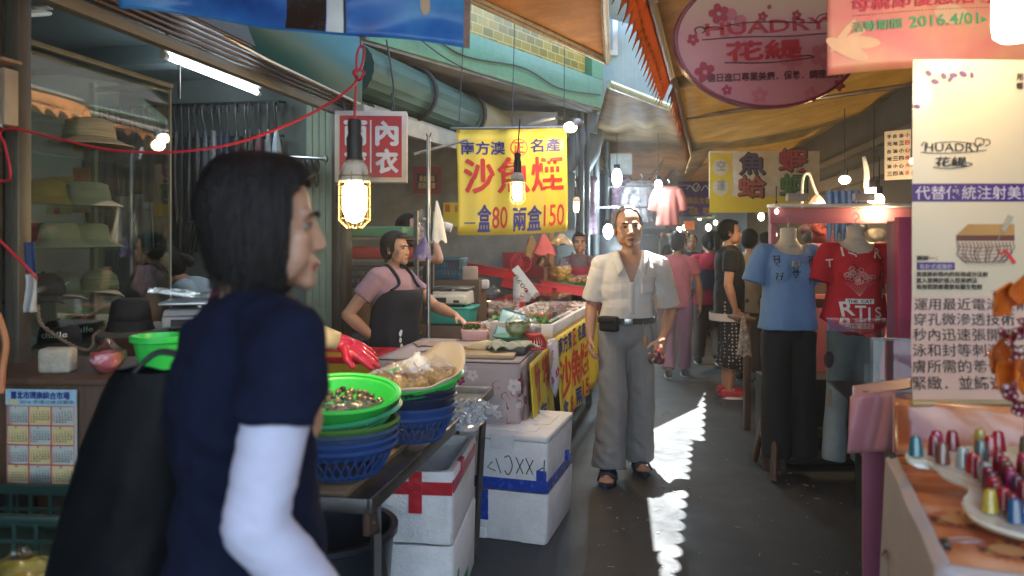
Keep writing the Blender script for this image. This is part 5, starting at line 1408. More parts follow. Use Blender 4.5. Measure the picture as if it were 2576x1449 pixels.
# flowered cloth corner hanging over the banner
w = MB(FM); w.grid(lambda u,v: Vector((0.06 + 0.02*math.sin(u*7 + v*3) + 0.03*v,0.62 + 0.34*u - 0.10*v*(u-.5),FZ + 0.012 - (0.05 + 0.30*(1 - abs(u-.5)*1.4))*v)),16,12)
cc_ = w.build('cloth',mat('white flowered cloth',(0.60,0.57,0.60),0.8,var=0.06),ang=180,solid=0.004); tag(cc_,'white flowered cloth corner hanging beside the yellow banner','cloth')
w = MB(FM)
for i in range(9):
 u,v = rg.uniform(.15,.85),rg.uniform(.15,.8)
 flower(w,lambda a,b2,u=u,v=v: Vector((0.068 + 0.02*math.sin((u+a*3)*7 + (v+b2*3)*3) + 0.03*(v+b2*3),0.62 + 0.34*(u+a*3) - 0.10*(v+b2*3)*((u+a*3)-.5),FZ + 0.012 - (0.05 + 0.30*(1 - abs((u+a*3)-.5)*1.4))*(v+b2*3))),0,0,0.028,5,i,0.5)
w.build('flower_print',mat('rose flower print',(0.50,0.05,0.17),0.7),cc_,ang=180)
# on the floral table
def fp(x,y,z=0.0): return FM @ Vector((x,y,FZ + 0.006 + z))
w = MB(FM); w.box((-0.30,0.24,FZ + 0.018),(0.50,0.36,0.024),bev=0.01,rz=0.1)
tag(w.build('cutting_board',mat('pale cutting board',(0.44,0.33,0.20),0.5,var=0.15,vs=8,dirt=0.2)),'pale wooden cutting board at the front of the flowered table','board')
w = MB(); q = fp(-0.27,0.25,0.042)
w.M = Matrix.Translation(q) @ Matrix.Rotation(R(20),4,'Z')
w.lathe([(0,-0.085),(0.008,-0.07),(0.022,-0.03),(0.030,0.02),(0.031,0.055),(0.0,0.06)],18,Matrix.Rotation(R(90),4,'Y'))
tag(w.build('bamboo_shoot',mat('pale bamboo shoot',(0.66,0.52,0.30),0.5,var=0.15,vs=20),ang=50),'peeled pale bamboo shoot lying on the cutting board','bamboo shoot')
kn = thing('knife','wooden handled kitchen knife lying on the cutting board','knife',Matrix.Translation(fp(-0.40,0.22,0.03)))
w = MB(Matrix.Translation(fp(-0.40,0.22,0.032)) @ Matrix.Rotation(R(32),4,'Z')); w.capsule((-0.02,0,0),0.010,(0.10,0,0),0.012); w.build('handle',mat('yellow wood handle',(0.55,0.38,0.14),0.5),kn)
w = MB(Matrix.Translation(fp(-0.40,0.22,0.032)) @ Matrix.Rotation(R(32),4,'Z')); w.box((-0.12,0,-0.004),(0.20,0.045,0.002)); w.build('blade',steel,kn)
def towel(M,sx,sy,m,label,h=0.03,seed=0,name='towel'):
 w = MB(M); w.grid(lambda u,v: Vector(((u-.5)*sx + 0.02*nz((v*4,1,seed)),(v-.5)*sy + 0.02*nz((u*4,5,seed)),0.006 + h*abs(nz((u*3.2 + seed,v*3.2,2))) + (0 if 0.06 < u < .94 and 0.06 < v < .94 else -0.004))),26,22)
 return tag(w.build(name,m,ang=180,solid=0.006),label,'cloth')
towel(Matrix.Translation(fp(-0.60,0.55)) @ Matrix.Rotation(R(15),4,'Z'),0.26,0.15,mat('beige rag',(0.36,0.27,0.22),0.9),'beige folded rag on the far left of the flowered table',0.02,3)
towel(Matrix.Translation(fp(-0.11,0.32,0.035)) @ Matrix.Rotation(R(25),4,'Z'),0.28,0.26,mat('pale green rag',(0.42,0.43,0.34),0.9),'pale green rag draped over a dark box on the flowered table',0.05,6)
w = MB(FM); w.box((-0.11,0.32,FZ + 0.03),(0.22,0.20,0.05),bev=0.008)
tag(w.build('dark_box',mat('dark tin',(0.03,0.03,0.03),0.4)),'low dark box under the pale green rag','box')
# green bowl with a bag of bamboo shoots
gbM = Matrix.Translation(fp(-0.12,0.50,0.0))
gbo = thing('bowl','dull green bowl behind the pale green rag','bowl',gbM)
w = MB(gbM); w.lathe([(0,0.004),(0.07,0.004),(0.115,0.07),(0.12,0.075),(0.11,0.072),(0.07,0.012),(0,0.012)],30); w.build('shell',mat('dull green plastic',(0.05,0.22,0.14),0.4),gbo,ang=40)
plastic_bag(tuple(fp(-0.09,0.48,0.06)),0.075,0.16,film,'clear bag of bamboo shoots and green leaves in the dull green bowl',mat('shoots and leaves',(0.58,0.48,0.24),0.6,var=0.5,vs=12,col2=(0.20,0.34,0.05)),seed=12)
plastic_bag(tuple(fp(-0.03,0.62,0.03)),0.06,0.17,film,'knotted clear bag of round white turnips beside the red basket',mat('white turnip',(0.62,0.55,0.45),0.5,var=0.1),seed=14,cfill=0.5)
rb = thing('basket','small upturned red slotted basket at the right edge of the flowered table','basket',Matrix.Translation(fp(0.0,0.50,0)))
w = MB(Matrix.Translation(fp(0.0,0.50,0)))
w.lathe([(0.082,0),(0.085,0.006),(0.078,0.012)],28); w.lathe([(0.052,0.078),(0.045,0.086),(0,0.086)],28)
for i in range(28):
 a = 2*math.pi*i/28; w.tube([(0.080*math.cos(a),0.080*math.sin(a),0.006),(0.070*math.cos(a),0.070*math.sin(a),0.05),(0.05*math.cos(a),0.05*math.sin(a),0.083)],0.0035,4)
w.build('wall',mat('red plastic',(0.52,0.02,0.04),0.35),rb)
# price card on a white carton
cM_ = Matrix.Translation(fp(-0.22,0.66,0)) @ Matrix.Rotation(R(-14),4,'Z')
w = MB(cM_); w.box((0,0.07,0.065),(0.16,0.11,0.13),bev=0.004)
tag(w.build('carton',mat('white carton',(0.55,0.50,0.46),0.6,dirt=0.2)),'white carton behind the pale blue price card','carton')
pc = thing('price_card','pale blue hand written price card leaning on the white carton','price card',cM_)
pf = lambda u,v,l=0.0: cM_ @ (Matrix.Rotation(R(14),4,'Y') @ Matrix.Rotation(R(-22),4,'X') @ Vector((u - 0.06,-0.02 - l,v + 0.012)))
w = MB(); w.grid(lambda u,v: pf(u*0.155,v*0.20),4,4); w.build('card',mat('pale blue card',(0.42,0.70,0.78),0.4),pc,solid=0.004)
w = MB(); put_text(w,'一包100',lambda a,b2: pf(a,b2,0.004),0.03,0.09,0.10,0.045); put_text(w,'冰的',lambda a,b2: pf(a,b2,0.004),0.07,0.02,0.06,0.03); w.build('lettering',ink,pc)
w = MB()
for (a,b2,c_,d_) in ((0,0.192,0.155,0.2),(0,0,0.155,0.006),(0,0.006,0.006,0.192),(0.149,0.006,0.155,0.192)): rect(w,lambda u,v: pf(u,v,0.004),a,b2,c_,d_)
w.build('border',mat('cyan border',(0.05,0.42,0.62),0.4),pc)
# pink tub with greens and a carton on the far edge
pM = Matrix.Translation(fp(-0.42,0.80,0)) 
pt = thing('tub','pale pink plastic tub of greens with an arched handle','tub',pM)
w = MB(pM); w.box((0,0,0.035),(0.18,0.12,0.07),bev=0.012,taper=0.85); w.build('body',mat('pale pink plastic',(0.62,0.38,0.36),0.35),pt)
w = MB(pM); w.tube(smoothpath([(-0.085,0.02,0.06),(-0.05,0.0,0.105),(0.03,0,0.10),(0.10,0.0,0.06)],6),0.008,6); w.build('handle',mat('coral plastic',(0.65,0.22,0.18),0.35),pt)
leafm = mat('leaf green',(0.05,0.17,0.025),0.5,var=0.5,vs=18)
w = MB(pM)
for i in range(40):
 c = Vector((rg.uniform(-.07,.07),rg.uniform(-.04,.04),0.07 + rg.uniform(0,0.025))); e = Euler((rg.uniform(-1,1),rg.uniform(-1,1),rg.uniform(0,6)))
 w.poly([c + e.to_matrix() @ Vector(k2) for k2 in ((-0.02,0,0),(0,-0.012,0.004),(0.022,0,0),(0,0.012,0.004))])
w.build('greens',leafm,pt)
w = MB(FM); w.box((-0.23,0.86,FZ + 0.04),(0.15,0.10,0.08),bev=0.003,rz=-0.1)
tag(w.build('carton',mat('brown grey carton',(0.30,0.24,0.20),0.7,var=0.1)),'brown grey carton between the pink tub and the price card','carton')
# yellow foam box with a red rim behind the vendor
yM = AF(-1.02,4.55)
yt = thing('foam_box','yellow box with red taped rim and white lining behind the floral table','foam box',yM)
w = MB(yM)
for (c,d) in (((0,-0.2,0.42),(0.55,0.03,0.76)),((0,0.2,0.42),(0.55,0.03,0.76)),((-0.26,0,0.42),(0.03,0.368,0.76)),((0.26,0,0.42),(0.03,0.368,0.76)),((0,0,0.03),(0.5,0.38,0.04))): w.box(c,d)
w.build('body',mat('yellow board',(0.50,0.36,0.02),0.5,var=0.08),yt)
w = MB(yM)
for (c,d) in (((0,-0.2,0.805),(0.57,0.045,0.035)),((0,0.2,0.805),(0.57,0.045,0.035)),((-0.26,0,0.805),(0.045,0.355,0.035)),((0.26,0,0.805),(0.045,0.355,0.035))): w.box(c,d,bev=0.004)
w.build('rim',redtape,yt)
w = MB(yM); w.box((0,0,0.70),(0.50,0.36,0.02)); w.build('lining',foam,yt)
# ---- food counter with glass case
KF = AF(0.27,4.98,0,-4)
FCZ = 0.86
KL,KW = 1.95,0.52
fcn = thing('food_counter','food counter with a pale wooden edge behind the yellow banner','counter',KF)
w = MB(KF); w.box((-KW/2,KL/2,FCZ - 0.05),(KW,KL,0.10),bev=0.018); w.build('table_top',mat('varnished pale wood',(0.48,0.33,0.16),0.35,var=0.15,vs=4,stretch=(2,12,12)),fcn)
for (x,y) in ((-0.06,0.06),(-KW + 0.06,0.06),(-0.06,KL - 0.06),(-KW + 0.06,KL - 0.06)):
 w = MB(KF); w.box((x,y,0.38),(0.05,0.05,0.76)); w.build('leg',dsteel,fcn)
A = KF @ Vector((0.012,0.02,0)); B = KF @ Vector((0.012,KL,0))
fn,Lg = skirt(A,B,FCZ - 0.01,0.60,0.014,1.0)
sign_sheet('price_banner','yellow banner with blue and red smoked shark lettering along the food counter','banner',fn,Lg,0.60,yb,(
 ('南方澳',0.06,0.46,0.50,0.12,navyink,0.03),('正',0.60,0.46,0.13,0.12,redink,0.03),('名產',0.82,0.46,0.36,0.12,navyink,0.03),
 ('沙魚煙',0.05,0.16,1.25,0.27,redink,0.016),('一盒',0.05,0.02,0.26,0.12,navyink,0.03),('80',0.36,0.02,0.2,0.12,redink,0.02),('兩盒',0.65,0.02,0.28,0.12,navyink,0.03),('150',0.98,0.02,0.28,0.12,redink,0.02)))
tr = thing('foam_tray','long white foam tray on the food counter under the clear cover','tray',KF @ Matrix.Translation((-0.26,0.9,FCZ)))
w = MB(KF)
for (c,d) in (((-0.26,0.95,FCZ + 0.012),(0.46,1.78,0.02)),((-0.26,0.05,FCZ + 0.035),(0.50,0.03,0.07)),((-0.26,1.85,FCZ + 0.035),(0.50,0.03,0.07)),((-0.02,0.95,FCZ + 0.035),(0.03,1.77,0.07)),((-0.50,0.95,FCZ + 0.035),(0.03,1.77,0.07))): w.box(c,d,bev=0.004)
w.build('tub',foam,tr)
cs = thing('food_cover','clear acrylic cover box over the cooked food','cover',KF @ Matrix.Translation((-0.26,0.45,FCZ + 0.07)))
acr = clear('acrylic',(0.98,0.98,0.98),0.06,0.5,0.03)
for (c,d) in (((-0.26,0.08,FCZ + 0.14),(0.44,0.005,0.14)),((-0.05,0.52,FCZ + 0.14),(0.005,0.86,0.14)),((-0.26,0.52,FCZ + 0.213),(0.44,0.88,0.005)),((-0.47,0.52,FCZ + 0.14),(0.005,0.86,0.14))):
 w = MB(KF); w.box(c,d); w.build('panel',acr,cs,smooth=False)
rg = random.Random(21)
lett = mat('lettuce',(0.10,0.34,0.03),0.4,var=0.6,vs=25)
for row in range(2):
 w = MB(KF)
 for i in range(130):
  c = Vector((-0.46 + 0.40*rg.random(),0.11 + 0.28*row + 0.10*rg.random(),FCZ + 0.04 + rg.uniform(0,0.06))); e = Euler((rg.uniform(-1.2,1.2),rg.uniform(-1.2,1.2),rg.uniform(0,6))).to_matrix()
  s_ = rg.uniform(0.014,0.028)
  w.poly([c + e @ Vector((s_*math.cos(a)*(1 + .25*math.sin(5*a)),s_*math.sin(a)*(1 + .25*math.cos(4*a)),0.006*math.sin(3*a))) for a in [k2*0.785 for k2 in range(8)]])
 bmesh.ops.triangulate(w.bm,faces=w.bm.faces)
 tag(w.build('lettuce',lett,ang=180),('row of curly green lettuce at the front of the white foam tray','row of curly green lettuce behind the smoked fish in the foam tray')[row],'lettuce',kind='stuff')
saus = mat('smoked fish piece',(0.50,0.22,0.07),0.3,var=0.3,vs=18,coat=0.5)
for i in range(6):
 M = KF @ Matrix.Translation((-0.42 + 0.066*i,0.28 + 0.01*(i % 2),FCZ + 0.10)) @ Matrix.Rotation(R(80 + rg.uniform(-15,15)),4,'Z')
 w = MB(M); w.capsule((-0.03,0,0),0.028,(0.035,0.005,0),0.026)
 tag(w.build('smoked_fish',saus,ang=180),'piece of glossy brown smoked fish on the lettuce under the clear cover','food','smoked fish pieces on the lettuce')
redf = mat('red chili',(0.60,0.03,0.02),0.35)
for i in range(9):
 w = MB(KF @ Matrix.Translation((-0.45 + 0.38*rg.random(),0.20 + 0.05*rg.random(),FCZ + 0.095 + 0.01*rg.random()))); w.ell((0,0,0),(0.015,0.015,0.014),10,7)
 tag(w.build('cherry_tomato',redf,ang=180),'small red tomato among the lettuce in the foam tray','tomato','red tomatoes in the foam tray')
pinkf = mat('pink slices',(0.66,0.30,0.26),0.45,var=0.5,vs=20,col2=(0.70,0.62,0.52))
w = MB(KF)
for i in range(130): w.box((-0.45 + 0.38*rg.random(),0.60 + 1.15*rg.random(),FCZ + 0.03 + 0.05*rg.random()),(0.06,0.035,0.012),rot=Euler((rg.uniform(-.4,.4),rg.uniform(-.4,.4),rg.uniform(0,3))).to_matrix(),bev=0.003)
tag(w.build('fish_slices',pinkf),'heap of pink and white fish slices at the back of the foam tray','food',kind='stuff')
# red trays of beans and seafood stepping up behind
redp = mat('red plastic tray',(0.50,0.012,0.03),0.35,var=0.06)
def red_tray(c,sx,sy,rz,tilt,label,fill=None,roll=0.0):
 M = Matrix.Translation(c) @ Matrix.Rotation(R(rz),4,'Z') @ Matrix.Rotation(R(tilt),4,'X') @ Matrix.Rotation(R(roll),4,'Y')
 t = thing('red_tray',label,'tray',M,'red trays on the food stall')
 w = MB(M); w.box((0,0,0.006),(sx,sy,0.012))
 for (c2,d) in (((0,-sy/2,0.04),(sx + 0.016,0.008,0.08)),((0,sy/2,0.04),(sx + 0.016,0.008,0.08)),((-sx/2 - 0.004,0,0.04),(0.008,sy - 0.009,0.08)),((sx/2 + 0.004,0,0.04),(0.008,sy - 0.009,0.08))): w.box(c2,d)
 w.build('shell',redp,t)
 w = MB(M)
 for (c2,d) in (((0,-sy/2 - 0.006,0.083),(sx + 0.04,0.022,0.008)),((0,sy/2 + 0.006,0.083),(sx + 0.04,0.022,0.008)),((-sx/2 - 0.012,0,0.083),(0.022,sy - 0.011,0.008)),((sx/2 + 0.012,0,0.083),(0.022,sy - 0.011,0.008))): w.box(c2,d,bev=0.002)
 w.build('rim',redp,t)
 if fill:
  w = MB(M); rg2 = random.Random(int(c[0]*100) + 7)
  w.grid(lambda u,v: Vector(((u-.5)*sx,(v-.5)*sy,0.055 + 0.025*math.sin(math.pi*u)*math.sin(math.pi*v) + 0.006*nz((u*14,v*10,3)))),24,16)
  for i in range(160): w.ell(((rg2.random()-.5)*sx*.95,(rg2.random()-.5)*sy*.95,0.068 + 0.012*rg2.random()),(0.010,0.007,0.006),6,4)
  o = w.build('contents',fill,t,ang=180); tag(o,kind='stuff')
beans = mat('tan beans',(0.46,0.28,0.10),0.6,var=0.4,vs=40)
red_tray(tuple(P(1210,692,7.2)),0.56,0.42,-12,-6,'red tray of tan beans highest on the left of the food stall',beans,roll=8)
red_tray(tuple(P(1335,738,7.15)),0.46,0.5,-12,-8,'empty red tray in the middle of the food stall behind the price tag',None,roll=10)
red_tray(tuple(P(1425,742,7.25)),0.42,0.5,-12,-8,'red tray of pinkish seafood at the right of the food stall',pinkf,roll=8)
w = MB(AF(0.10,7.42)); w.box((0,0,0.46),(1.15,0.75,0.92),bev=0.01)
tag(w.build('stall_block',mat('dark stall side',(0.06,0.03,0.03),0.6)),'dark stepped stand under the red trays','stand')
gtr = AF(PX(1440,7.6),7.6,PZ(722,7.6))
w = MB(gtr); w.box((0.02,0,0),(0.42,0.3,0.02),bev=0.004); w.box((0.02,-0.15,0.03),(0.42,0.01,0.05)); w.box((0.235,0,0.03),(0.01,0.3,0.05))
tag(w.build('green_tray',mat('green plastic tray',(0.02,0.33,0.10),0.35)),'flat green tray behind the red seafood tray','tray')
# white and red dispenser with a tilted price slip
dM = AF(PX(1306,6.3),6.3,FCZ + 0.07)
dd = thing('paper_cup_stack','white and red container standing behind the clear food cover','container',dM)
w = MB(dM); w.cyl((0,0,0),(0,0,0.10),0.05,0.055,18); w.build('base',redp,dd)
w = MB(dM); w.cyl((0,0,0.10),(0,0,0.25),0.052,0.05,18); w.build('cup',whitep,dd)
sM = dM @ Matrix.Translation((0.03,-0.06,0.26)) @ Matrix.Rotation(R(-38),4,'Y')
ps = thing('price_slip','tilted white price slip with handwriting on the white and red container','price card',sM)
w = MB(sM); w.box((0,0,-0.06),(0.065,0.004,0.30)); w.build('card',whitep,ps)
w = MB(sM); put_text(w,'100元',lambda u,v: Vector((u,-0.004,v)),-0.02,-0.16,0.2,0.04,rot=R(90)); w.build('lettering',ink,ps)
# white scale on a teal basin
bM2 = AF(PX(1140,5.75),5.75,PZ(815,5.75) + 0.005)
bs = thing('basin','teal plastic basin upside down under the white scale','basin',bM2)
w = MB(bM2); w.box((0,0,0.065),(0.34,0.26,0.13),bev=0.02,taper=0.92,seg=3); w.build('body',mat('teal plastic',(0.05,0.40,0.33),0.4),bs)
w = MB(bM2); w.box((0,0,0.126),(0.36,0.28,0.02),bev=0.006); w.build('rim',MATS['teal plastic'],bs)
cream = mat('cream scale body',(0.62,0.58,0.48),0.4,var=0.05)
scale(bM2 @ Matrix.Translation((0,0,0.137)),'cream weighing scale with a steel tray on the teal basin',cream,mat('dark display',(0.03,0.05,0.04),0.2),(0.29,0.20),body=(0.27,0.2,0.10))
w = MB(AF(PX(1140,5.75),5.75)); w.box((0,0.05,PZ(815,5.75)/2),(0.5,0.4,PZ(815,5.75)),bev=0.006)
tag(w.build('plinth',mat('brown plinth',(0.14,0.09,0.06),0.6,var=0.2)),'brown wooden plinth under the teal basin','plinth')
# crates and packs on the shelf behind
crate(AF(PX(1115,6.6),6.6,PZ(700,6.6)),0.36,0.25,0.18,mat('slate blue crate',(0.03,0.10,0.14),0.45),'slate blue crate behind the drinking woman',slots=12)
w = MB(AF(PX(1130,6.6),6.6)); w.box((0,0,PZ(700,6.6)/2 - 0.002),(0.6,0.3,PZ(700,6.6) - 0.004))
tag(w.build('plinth',MATS['brown plinth']),'brown stand under the slate blue crate','plinth')
for (px,py,ww,hh,c,lab) in ((1182,690,0.14,0.14,(0.36,0.27,0.2),'brown paper pack beside the slate blue crate'),(1205,715,0.18,0.08,(0.55,0.5,0.45),'crumpled pale pack in front of the brown one')):
 p = P(px,py,6.55); w = MB(AF(p.x,p.y,p.z)); w.box((0,0,0),(ww,0.1,hh),bev=0.02,rz=0.2)
 tag(w.build('pack',mat('pack' + lab[:5],c,0.6,var=0.2)),lab,'pack')
plastic_bag(tuple(P(1240,752,6.9)),0.07,0.13,film,'crumpled clear bag behind the acrylic food cover',seed=31)
# shelves behind the vendor on the far left
sh = thing('storage_rack','dim storage rack of trays and boxes behind the mauve shirted vendor','rack',FR(-1.05,5.5,0,-0.5))
shM = FR(-1.0,5.75,0,-0.28)
for (x,y) in ((-0.36,-0.15),(0.36,-0.15),(-0.36,0.15),(0.36,0.15)):
 w = MB(shM); w.box((x,y,0.85),(0.03,0.03,1.7)); w.build('post',dsteel,sh)
for z in (0.45,0.8,1.12,1.34,1.5):
 w = MB(shM); w.box((0,0,z),(0.7,0.34,0.018)); w.build('shelf',mat('grey shelf',(0.16,0.13,0.11),0.6,dirt=0.4),sh)
crate(shM @ Matrix.Translation((0.0,-0.02,1.13)),0.60,0.26,0.16,mat('grey crate',(0.07,0.07,0.06),0.5),'grey slotted crate on the rack behind the vendor',slots=14)
w = MB(shM); w.box((0,-0.02,1.395),(0.5,0.24,0.09),bev=0.02)
tag(w.build('food_tray',mat('dull red tray',(0.34,0.03,0.03),0.4)),'dull red tray on the upper shelf of the rack','tray')
w = MB(shM); w.box((0,-0.02,1.55),(0.5,0.24,0.08),bev=0.02)
tag(w.build('food_tray',mat('dull green tray',(0.06,0.20,0.10),0.4)),'dull green tray on the topmost shelf of the rack','tray')
for i in range(4):
 w = MB(shM); w.box((-0.26 + 0.17*i,-0.03,0.915),(0.15,0.22,0.20),bev=0.006,rz=0.05*(i-1))
 tag(w.build('carton',mat('brown carton',(0.24,0.13,0.06),0.7,var=0.15)),('brown carton first from the left on the rack middle shelf','brown carton second from the left on the rack middle shelf','brown carton third from the left on the rack middle shelf','brown carton at the right end of the rack middle shelf')[i],'carton','brown cartons on the rack')
w = MB(shM); w.box((0.05,-0.04,0.60),(0.45,0.2,0.24),bev=0.01)
tag(w.build('carton',mat('black case',(0.02,0.022,0.03),0.4)),'black case on the lowest shelf of the rack','case')
# ---- red sign box: rain coats, underwear
sgY = 5.3
sL,sR,sT,sB = PX(842,sgY),PX(1022,sgY),PZ(278,sgY),PZ(458,sgY)
LBM = Matrix.Translation((sL,sgY,sB)) @ Matrix.Rotation(R(4),4,'Z')
sw,sh_ = sR - sL,sT - sB
lb = thing('sign_box','square red sign box with white characters hanging above the storage rack','sign',LBM)
w = MB(LBM); w.box((sw/2,0.06,sh_/2),(sw,0.12,sh_),bev=0.004); w.build('frame',mat('cream sign frame',(0.55,0.50,0.42),0.5,dirt=0.3),lb)
w = MB(LBM); w.box((sw/2,-0.004,sh_/2),(sw - 0.07,0.008,sh_ - 0.07)); w.build('panel',mat('red sign face',(0.42,0.012,0.022),0.35,var=0.06),lb)
lf = lambda u,v: Vector((u,-0.0105,v))
w = MB(LBM); g_ = sw*0.30
for (c,x,y) in (('雨',0.14,0.52),('衣',0.14,0.13),('內',0.575,0.52),('衣',0.575,0.13)): put_text(w,c,lf,sw*x,sh_*y,g_,sh_*0.33,bold=0.045)
w.box((sw*0.5,-0.0095,sh_*0.5),(0.010,0.003,sh_*0.74)); w.build('lettering',mat('grey white letter',(0.62,0.60,0.60),0.5),lb)
w = MB(); w.tube([Vector((sL + sw*0.82,sgY + 0.05,sT)),P(985,235,sgY + 0.2)],0.006,6); w.tube([Vector((sL + sw*0.1,sgY + 0.08,sT)),P(862,225,sgY + 0.2)],0.01,6); w.build('hanger',ckm,lb)
# small poster of gold characters, yellow notes
p = P(1045,482,7.6); M = Matrix.Translation(p) @ Matrix.Rotation(R(3),4,'Z')
po = thing('poster','small dark red poster with gold entwined characters on the wall','poster',M)
w = MB(M); w.box((0.115,0.005,0.115),(0.28,0.01,0.27)); w.build('sheet',mat('dark red paper',(0.20,0.012,0.02),0.5),po)
w = MB(M); w.box((0.115,-0.002,0.10),(0.20,0.003,0.16)); w.build('panel',mat('black red paper',(0.03,0.012,0.01),0.5),po)
w = MB(M); put_text(w,'招財進寶',lambda u,v: Vector((u,-0.006,v)),0.03,0.03,0.17,0.06,bold=0.03); put_text(w,'黃金萬兩',lambda u,v: Vector((u,-0.006,v)),0.04,0.10,0.15,0.06,bold=0.03); w.build('lettering',mat('gold print',(0.42,0.30,0.12),0.4),po)
for i,(px,py,ww,hh) in enumerate(((1115,570,0.19,0.25),)):
 p = P(px,py,7.85); M = Matrix.Translation(p)
 t = thing('notice','small yellow notice with red figures on the grey wall behind the stall','notice',M)
 w = MB(M); w.box((ww/2,0.004,hh/2),(ww,0.006,hh)); w.build('sheet',yb,t)
 w = MB(M); put_text(w,'88',lambda u,v: Vector((u,-0.003,v)),0.02,0.15,0.05,0.08,bold=0.03); put_text(w,'8',lambda u,v: Vector((u,-0.003,v)),0.12,0.15,0.03,0.07); w.build('lettering',redink,t)
w = MB(); w.box(tuple(P(1100,560,8.0)),(2.6,0.06,2.4),rz=0.2)
tag(w.build('partition',mat('grey green partition',(0.20,0.20,0.17),0.7,var=0.2,dirt=0.4)),'grey green partition wall behind the stall workers','wall')
w = MB(); q = P(1330,668,7.9); w.box((q.x,7.9,q.z),(0.55,0.03,0.28),rz=0.2)
tag(w.build('red_board',mat('red board',(0.28,0.012,0.025),0.5)),'red board on the wall behind the red trays','board')
# ---- metal pole with hanging bags
pY = 5.02
pole = thing('metal_pole','chrome pole with a slanting cross arm standing at the stall','pole',FR(PX(1078,pY),pY,0))
w = MB(); w.tube([(PX(1078,pY),pY,0),P(1078,345,pY)],0.014,12); w.build('post',steel,pole)
w = MB(); w.tube([P(1040,388,pY - 0.03),P(1175,352,pY + 0.3)],0.010,8); w.build('cross_arm',steel,pole)
w = MB(); w.tube([P(1078,350,pY),P(1072,336,pY)],0.004,5); w.tube([P(1078,350,pY),P(1085,334,pY)],0.004,5); w.build('wire_tie',ckm,pole)
w = MB(); w.lathe([(0,0),(0.08,0.0),(0.08,0.02),(0.03,0.035),(0.014,0.06)],24,FR(PX(1078,pY),pY,0)); w.build('base',dsteel,pole)
def hang_bag(px,py0,py1,wpx,Y,m,label,seed,name='plastic_bag',cat='bag'):
 top = P(px,py0,Y); hgt = (py1 - py0)*Y/F; ww = wpx*Y/F/2
 w = MB(Matrix.Translation(top))
 def fn(u,v):
  a = 2*math.pi*u; rr = ww*(0.12 + 0.88*v**0.8)*(1 + 0.22*math.sin(3*a + seed + v*2) + 0.2*nz((math.cos(a)*2,math.sin(a)*2,v*3 + seed)))
  return Vector((rr*math.cos(a) + 0.02*v*math.sin(seed),rr*0.45*math.sin(a),-hgt*v + 0.012*math.sin(5*a + seed)*(v > .9)))
 w.grid(fn,26,14,wrap=True)
 return tag(w.build(name,m,ang=180,origin=top - Vector((0,0,hgt))),label,cat)
hang_bag(1098,505,608,36,pY - 0.06,mat('milky bag',(0.62,0.62,0.60),0.5,bump=0.4,bs=20),'milky white bag hanging on the right of the chrome pole',1)
hang_bag(1060,525,605,30,pY - 0.02,film,'clear bag hanging on the left of the chrome pole',3)
hang_bag(1068,595,650,44,pY - 0.09,mat('purple cloth',(0.13,0.10,0.30),0.7,var=0.5,vs=14,col2=(0.30,0.26,0.50)),'small purple printed cloth bag tied to the chrome pole',5,'cloth_bag')
# ---- big yellow banner
bY = 6.45
bx0,bx1 = PX(1150,bY),PX(1429,bY); bzt,bzb = PZ(322,bY),PZ(588,bY)
bw_,bh_ = bx1 - bx0,bzt - bzb
def bfn(u,v,l):
 k = u/bw_; q = v/bh_
 return Vector((bx0 + u + 0.006*math.sin(v*5),bY + 0.10*k - l + 0.018*math.sin(k*9) + 0.012*math.sin(k*20 + 1) - 0.03*(abs(k - .5) < .02)*0,bzb + v + 0.035*(k - 0.35) + 0.012*math.sin(k*3.1)*-1))
yb2 = mat('bright yellow banner',(0.80,0.60,0.05),0.5,var=0.05,vs=3,bump=0.15,bs=6,coat=0.15)
nb = sign_sheet('hanging_banner','yellow hanging banner with large red characters for smoked shark','banner',bfn,bw_,bh_,yb2,(
 ('南方澳',0.035*bw_,0.765*bh_,0.40*bw_,0.125*bh_,navyink,0.022),('正',0.515*bw_,0.775*bh_,0.095*bw_,0.10*bh_,redink,0.02),('名產',0.665*bw_,0.775*bh_,0.28*bw_,0.13*bh_,navyink,0.022),
 ('沙',0.06*bw_,0.40*bh_,0.27*bw_,0.32*bh_,redink,0.028),('魚',0.36*bw_,0.40*bh_,0.29*bw_,0.33*bh_,redink,0.022),('煙',0.67*bw_,0.40*bh_,0.29*bw_,0.33*bh_,redink,0.014),
 ('一',0.06*bw_,0.11*bh_,0.10*bw_,None,navyink,0.04),('盒',0.18*bw_,0.03*bh_,0.12*bw_,0.26*bh_,navyink,0.016),('80',0.31*bw_,0.06*bh_,0.14*bw_,0.21*bh_,redink,0.01),('兩',0.50*bw_,0.03*bh_,0.12*bw_,0.22*bh_,navyink,0.016),('盒',0.63*bw_,0.03*bh_,0.13*bw_,0.24*bh_,navyink,0.016),('150',0.78*bw_,0.06*bh_,0.19*bw_,0.21*bh_,redink,0.01)),nu=36,base=Vector((bx0 + bw_/2,bY,bzb)))
w = MB(); disc(w,lambda u,v: bfn(u,v,0.005),0.563*bw_,0.825*bh_,0.078*bw_,0.078*bw_,28,r0=0.90); w.build('ring_print',redink,nb,ang=180)
for (u,v) in ((0.02,0.02),(0.98,0.02),(0.02,0.98),(0.98,0.98)):
 w = MB(); disc(w,lambda a,b2: bfn(a,b2,0.006),u*bw_,v*bh_,0.012,n=12,r0=0.5); w.build('eyelet',mat('brass',(0.30,0.20,0.08),0.4,0.8),nb)
w = MB(); w.tube([bfn(-0.05,bh_,0) + Vector((0,0,0.005)),bfn(bw_*0.5,bh_,0) + Vector((0,0,0.01)),bfn(bw_ + 0.05,bh_,0)],0.012,6); w.build('rod',dsteel,nb)
for k in (0.02,0.5,0.98):
 w = MB(); a = bfn(bw_*k,bh_,0); w.tube([a,a + Vector((0.03,0.4,1.2))],0.004,5); w.build('cord',ckm,nb)
